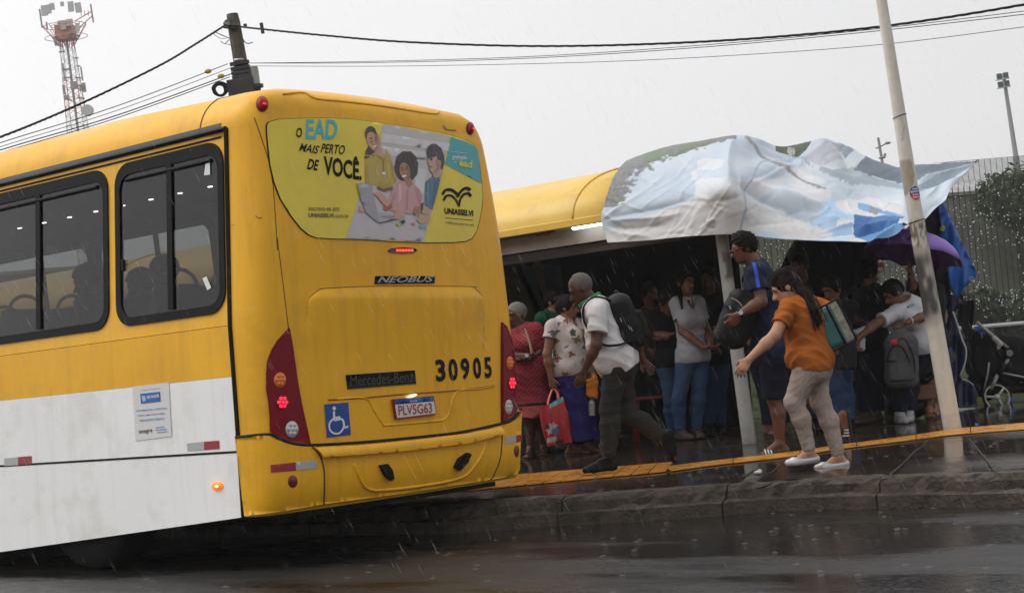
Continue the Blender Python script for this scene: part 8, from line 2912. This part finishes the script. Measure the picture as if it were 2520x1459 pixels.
# red plastic stool and the concrete bench
SP = pave(1612, 1082)
Dst = depth(SP)
ST = empty('plastic_chair', SP, 'red plastic chair in the dark behind the running man', 'chair')
M_REDP = mat('red_plastic', (0.20, 0.012, 0.014), 0.35)
sx, sy = CR * 1.0, FWD_H
sx = unit(np.array([sx[0], sx[1], 0]))
for a in (-1, 1):
    for b in (-1, 1):
        p0_ = SP + sx * a * 0.19 + sy * b * 0.17
        MB().tube([p0_, SP + sx * a * 0.16 + sy * b * 0.15 + ZU * 0.42], [0.018, 0.024], 8).build('leg', M_REDP, ST, smooth=True)
MB().box(SP + ZU * 0.43, (0.40, 0.40, 0.03), ax=[sx, sy, ZU], bevel=0.012).build('seat', M_REDP, ST, smooth=False)
bkx = MB()
for a in (-0.17, -0.06, 0.06, 0.17):
    bkx.tube([SP + sx * (-0.18) + sy * a + ZU * 0.43, SP + sx * (-0.24) + sy * a + ZU * 0.82], 0.014, 6)
bkx.tube([SP + sx * (-0.24) + sy * -0.19 + ZU * 0.82, SP + sx * (-0.245) + sy * 0.19 + ZU * 0.82], 0.022, 8)
bkx.build('backrest', M_REDP, ST, smooth=True)
BP_ = pave(2140, 1010)
BE = empty('concrete_bench', BP_, 'low concrete bench with ochre slabs behind the queue', 'bench')
M_OCH = mat('ochre_slab', (0.10, 0.07, 0.025), 0.8, var=0.25)
M_CON = mat('bench_concrete', (0.075, 0.072, 0.066), 0.8, var=0.25)
Dbn = Db + 0.75
bA, bB = at(2062, 890, Dbn), at(2215, 880, Dbn)
zb_ = pave_z(bA[1])
ba_ = unit(np.array([*(bB - bA)[:2], 0]))
bn = np.cross(ZU, ba_)
ln_ = np.linalg.norm((bB - bA)[:2])
mid_ = (bA + bB) / 2
mid_[2] = 0
for k in (-1, 1):
    MB().box(mid_ + ba_ * k * ln_ * 0.26 + ZU * (zb_ + 0.50), (ln_ * 0.5, 0.42, 0.20), ax=[ba_, bn, ZU], bevel=0.015).build('slab', M_OCH, BE)
    MB().box(mid_ + ba_ * k * ln_ * 0.30 + ZU * (zb_ + 0.19), (ln_ * 0.16, 0.34, 0.40), ax=[ba_, bn, ZU], bevel=0.01).build('support', M_CON, BE)
# planter box by the black bag
cbx = sdf_obj('cardboard_box', [('b', at(*W3(765, 1085), Db + 0.25), np.array([0.14, 0.10, 0.07]), [HX, HY, ZU], 0.008, 0.0)], 0.01, mat('cardboard', (0.16, 0.07, 0.035), 0.8))
tag(cbx, 'brown cardboard box on the ground behind the grey backpack', 'box')
blk = sdf_obj('rubbish_bag', [('e', at(*W3(770, 900), Db + 0.3), np.array([0.18, 0.16, 0.24]), [HX, HY, ZU], 0.05), ('e', at(*W3(700, 1180), Db + 0.35), np.array([0.2, 0.16, 0.12]), [HX, HY, ZU], 0.05)], 0.012, M_BAGB, None, wr=(0.010, 18, 4))
tag(blk, 'heap of black bags behind the sandalled feet', 'bag')
# ------------------------------------------------------------------ stroller
Ds = 16.1
PS = Z_(3700, 1200, 396, 1050)
PR = empty('baby_stroller', pave(2470, ground_v(2470, Ds)), 'black folding baby stroller with silver tubes parked at the right edge', 'stroller')
M_TUBE = mat('stroller_silver', (0.26, 0.255, 0.25), 0.4, metal=0.15)
M_SBLK = fabric('stroller_black', (0.012, 0.012, 0.013), 0.85)
sq = lambda x, y, d=0.0: at(*PS(x, y), Ds + d)
for dd_ in (0.0, 0.48):
    hb = MB().tube([sq(548, 236, dd_), sq(740, 400, dd_), sq(880, 512, dd_)], 0.019, 10)
    hb.build('push_handle', M_TUBE, PR, smooth=True)
    MB().disc(sq(897, 560, dd_ - 0.03), FWD_H, 0.052, 0.06, 20).build('hinge', M_RUB, PR)
    MB().disc(sq(897, 560, dd_ - 0.035), -FWD_H, 0.034, 0.008, 18).build('hinge_cap', mat('cap_grey', (0.16, 0.16, 0.16), 0.5), PR)
    MB().tube([sq(882, 622, dd_), sq(850, 690, dd_)], 0.019, 10).tube([sq(775, 780, dd_), sq(700, 950, dd_)], 0.019, 10).build('front_leg', M_TUBE, PR, smooth=True)
    MB().tube([sq(852, 680, dd_), sq(775, 790, dd_)], 0.030, 10).build('leg_sleeve', M_RUB, PR, smooth=True)
    MB().tube([sq(680, 660, dd_), sq(665, 790, dd_), sq(625, 950, dd_)], 0.010, 8).build('rear_strut', M_TUBE, PR, smooth=True)
    MB().tube([sq(820, 772, dd_), sq(1200, 850, dd_)], 0.012, 8).build('side_tube', M_TUBE, PR, smooth=True)
    for (cx_, cy_), r_, nm in (((765, 1028), 0.125, 'wheel'), ((1230, 1010), 0.125, 'wheel')):
        c_ = sq(cx_, cy_, dd_)
        x_, y_ = unit(CR - FWD_H * (CR @ FWD_H)), ZU
        ring = [c_ + (x_ * math.cos(a) + y_ * math.sin(a)) * r_ for a in np.linspace(0, 2 * math.pi, 37)[:-1]]
        zmin = pave_z(c_[1])
        wl_ = MB().tube(ring, 0.011, 8, closed=True).build('wheel', mat('wheel_silver', (0.42, 0.42, 0.41), 0.4, metal=0.15), PR, smooth=True)
        MB().tube([c_ + (p - c_) * 1.12 for p in ring], 0.013, 8, closed=True).build('tyre', M_RUB, wl_, smooth=True)
        sp3 = MB()
        for a in (math.radians(50), math.radians(178), math.radians(298)):
            e_ = c_ + (x_ * math.cos(a) + y_ * math.sin(a)) * r_
            sp3.tube([c_, e_], 0.013, 8)
        sp3.disc(c_ - FWD_H * 0.02, FWD_H, 0.028, 0.04, 14)
        sp3.build('spokes', mat('wheel_silver', (0.42, 0.42, 0.41), 0.4, metal=0.15), wl_, smooth=True)
sdf_obj('grip', [('c', sq(740, 410, -0.01), sq(800, 470, -0.01), 0.03, 0.026, 0.01), ('c', sq(780, 470, -.01), sq(780, 510, -.01), 0.022, 0.016, 0.01)], 0.008, mat('grip_grey', (0.36, 0.34, 0.32), 0.6), PR)
sdf_obj('seat_pad', [('b', sq(760, 640, 0.24), np.array([0.20, 0.20, 0.26]), [FWD_H, CR, CU], 0.08, 0.04), ('b', sq(1000, 620, 0.24), np.array([0.20, 0.28, 0.22]), [FWD_H, CR, CU], 0.1, 0.06), ('b', sq(560, 560, 0.24), np.array([0.18, 0.10, 0.24]), [FWD_H, CR, CU], 0.06, 0.06), ('e', sq(900, 480, 0.3), np.array([0.18, 0.26, 0.12]), [FWD_H, CR, CU], 0.05)], 0.011, M_SBLK, PR, wr=(0.008, 18, 3))
sdf_obj('hood', [('e', sq(1150, 620, 0.24), np.array([0.24, 0.30, 0.26]), [FWD_H, CR, CU], 0.03)], 0.011, M_SBLK, PR, wr=(0.006, 20, 5))
sdf_obj('basket', [('b', sq(1020, 930, 0.24), np.array([0.18, 0.34, 0.05]), [FWD_H, CR, CU], 0.03, 0.03), ('b', sq(590, 900, 0.3), np.array([0.16, 0.10, 0.16]), [FWD_H, CR, CU], 0.06, 0.06)], 0.011, M_SBLK, PR, wr=(0.008, 18, 6))
fo = cloth('folded_tarp', [PS(*q) for q in ((520, 280), (560, 275), (700, 370), (760, 440), (740, 450), (620, 440), (560, 390), (530, 330))], Ds + 0.1, mat('tarp_blue', (0.016, 0.115, 0.42), 0.32), None, 0.02, 0.08, 0.02, 6, 3)
tag(fo, 'scrap of blue tarp folded over the stroller frame', 'tarp')
for P, lab in (((( 905, 1030), (955, 1030), (940, 1085)), 'blue plastic scrap on the ground behind the stroller wheel'), (((530, 1312), (568, 1312), (566, 1330), (532, 1332)), 'tiny blue scrap on the pavement by the leaning pole')):
    if len(P) == 3:
        o = MB().prism([at(*PS(*q), Ds - 0.2) for q in P], FWD_H * 0.01).build('plastic_scrap', mat('scrap_blue', (0.03, 0.12, 0.45), 0.4))
    else:
        o = MB().prism([pave(*PS(*q), 0.004) for q in P], ZU * 0.006).build('plastic_scrap', mat('scrap_blue', (0.03, 0.12, 0.45), 0.4))
    tag(o, lab, 'litter', 'blue plastic scraps')

# ------------------------------------------------------------------ falling rain
WIND = unit(HX * 0.42 * 1.0 - ZU * 1.0 + FWD_H * 0.05)
rn = MB()
for k in range(3600):
    D_r = 5.5 + 9.5 * RNG.uniform(0, 1) ** 0.7
    u, v = RNG.uniform(-150, 2670), RNG.uniform(-250, 1380)
    p = at(u, v, D_r)
    if p[2] < 0.15 or (p[0] < XB + 0.05 and p[1] > YB - 0.05):
        continue
    l_ = RNG.uniform(0.035, 0.10)
    r_ = RNG.uniform(0.0003, 0.00065)
    d = unit(WIND + RNG.normal(0, 0.03, 3))
    x_, y_, _ = frame_of(d)
    rn.add([p, p + d * l_ * 0.6 + x_ * r_, p + d * l_ * 0.6 - x_ * 0.5 * r_ + y_ * r_ * 0.87, p + d * l_ * 0.6 - x_ * 0.5 * r_ - y_ * r_ * 0.87, p + d * l_], [(0, 1, 2), (0, 2, 3), (0, 3, 1), (4, 2, 1), (4, 3, 2), (4, 1, 3)])
ro = rn.build('rain', mat('rain_water', (0.85, 0.86, 0.88), 0.1, alpha=0.36))
ro['kind'] = 'stuff'
sp_m = MB()
for k in range(300):
    p = np.array([RNG.uniform(-9, -1.5), 0, 0])
    if RNG.uniform() < 0.7:
        p[1] = RNG.uniform(4.5, kerb_y(p[0]) - 0.08)
        if p[0] < XB + 0.2 and p[1] > YB - 0.2:
            continue
    else:
        p[1] = kerb_y(p[0]) + RNG.uniform(0.0, 2.2)
        p[2] = max(pave_z(p[1]), 0.204)
    for q in range(RNG.integers(3, 7)):
        a, h_ = RNG.uniform(0, 6.28), RNG.uniform(0.005, 0.05)
        sp_m.ball(p + np.array([math.cos(a) * h_ * 0.6, math.sin(a) * h_ * 0.6, h_]), RNG.uniform(0.0010, 0.0022), n=5, m=3)
    sp_m.tube([p + np.array([math.cos(a), math.sin(a), 0]) * RNG.uniform(0.014, 0.018) + np.array([0, 0, 0.002]) for a in np.linspace(0, 6.283, 11)[:-1]], 0.0007, 4, closed=True)
sp_m.build('rain_splashes', mat('splash_water', (0.6, 0.61, 0.63), 0.1, alpha=0.22), smooth=True)['kind'] = 'stuff'

# ------------------------------------------------------------------ the rain's haze
hz = MB().box((0, 0, 30.5), (440, 440, 64)).build("haze", M_BLACK)
hm_ = bpy.data.materials.new('rain_haze')
hm_.use_nodes = True
hm_.node_tree.nodes.clear()
ho_ = hm_.node_tree.nodes.new('ShaderNodeOutputMaterial')
hv_ = hm_.node_tree.nodes.new('ShaderNodeVolumePrincipled')
hv_.inputs['Color'].default_value = (0.97, 0.975, 0.985, 1)
hv_.inputs['Density'].default_value = 0.0007
hm_.node_tree.links.new(hv_.outputs[0], ho_.inputs['Volume'])
hz.data.materials.clear()
hz.data.materials.append(hm_)
hz['kind'] = 'stuff'
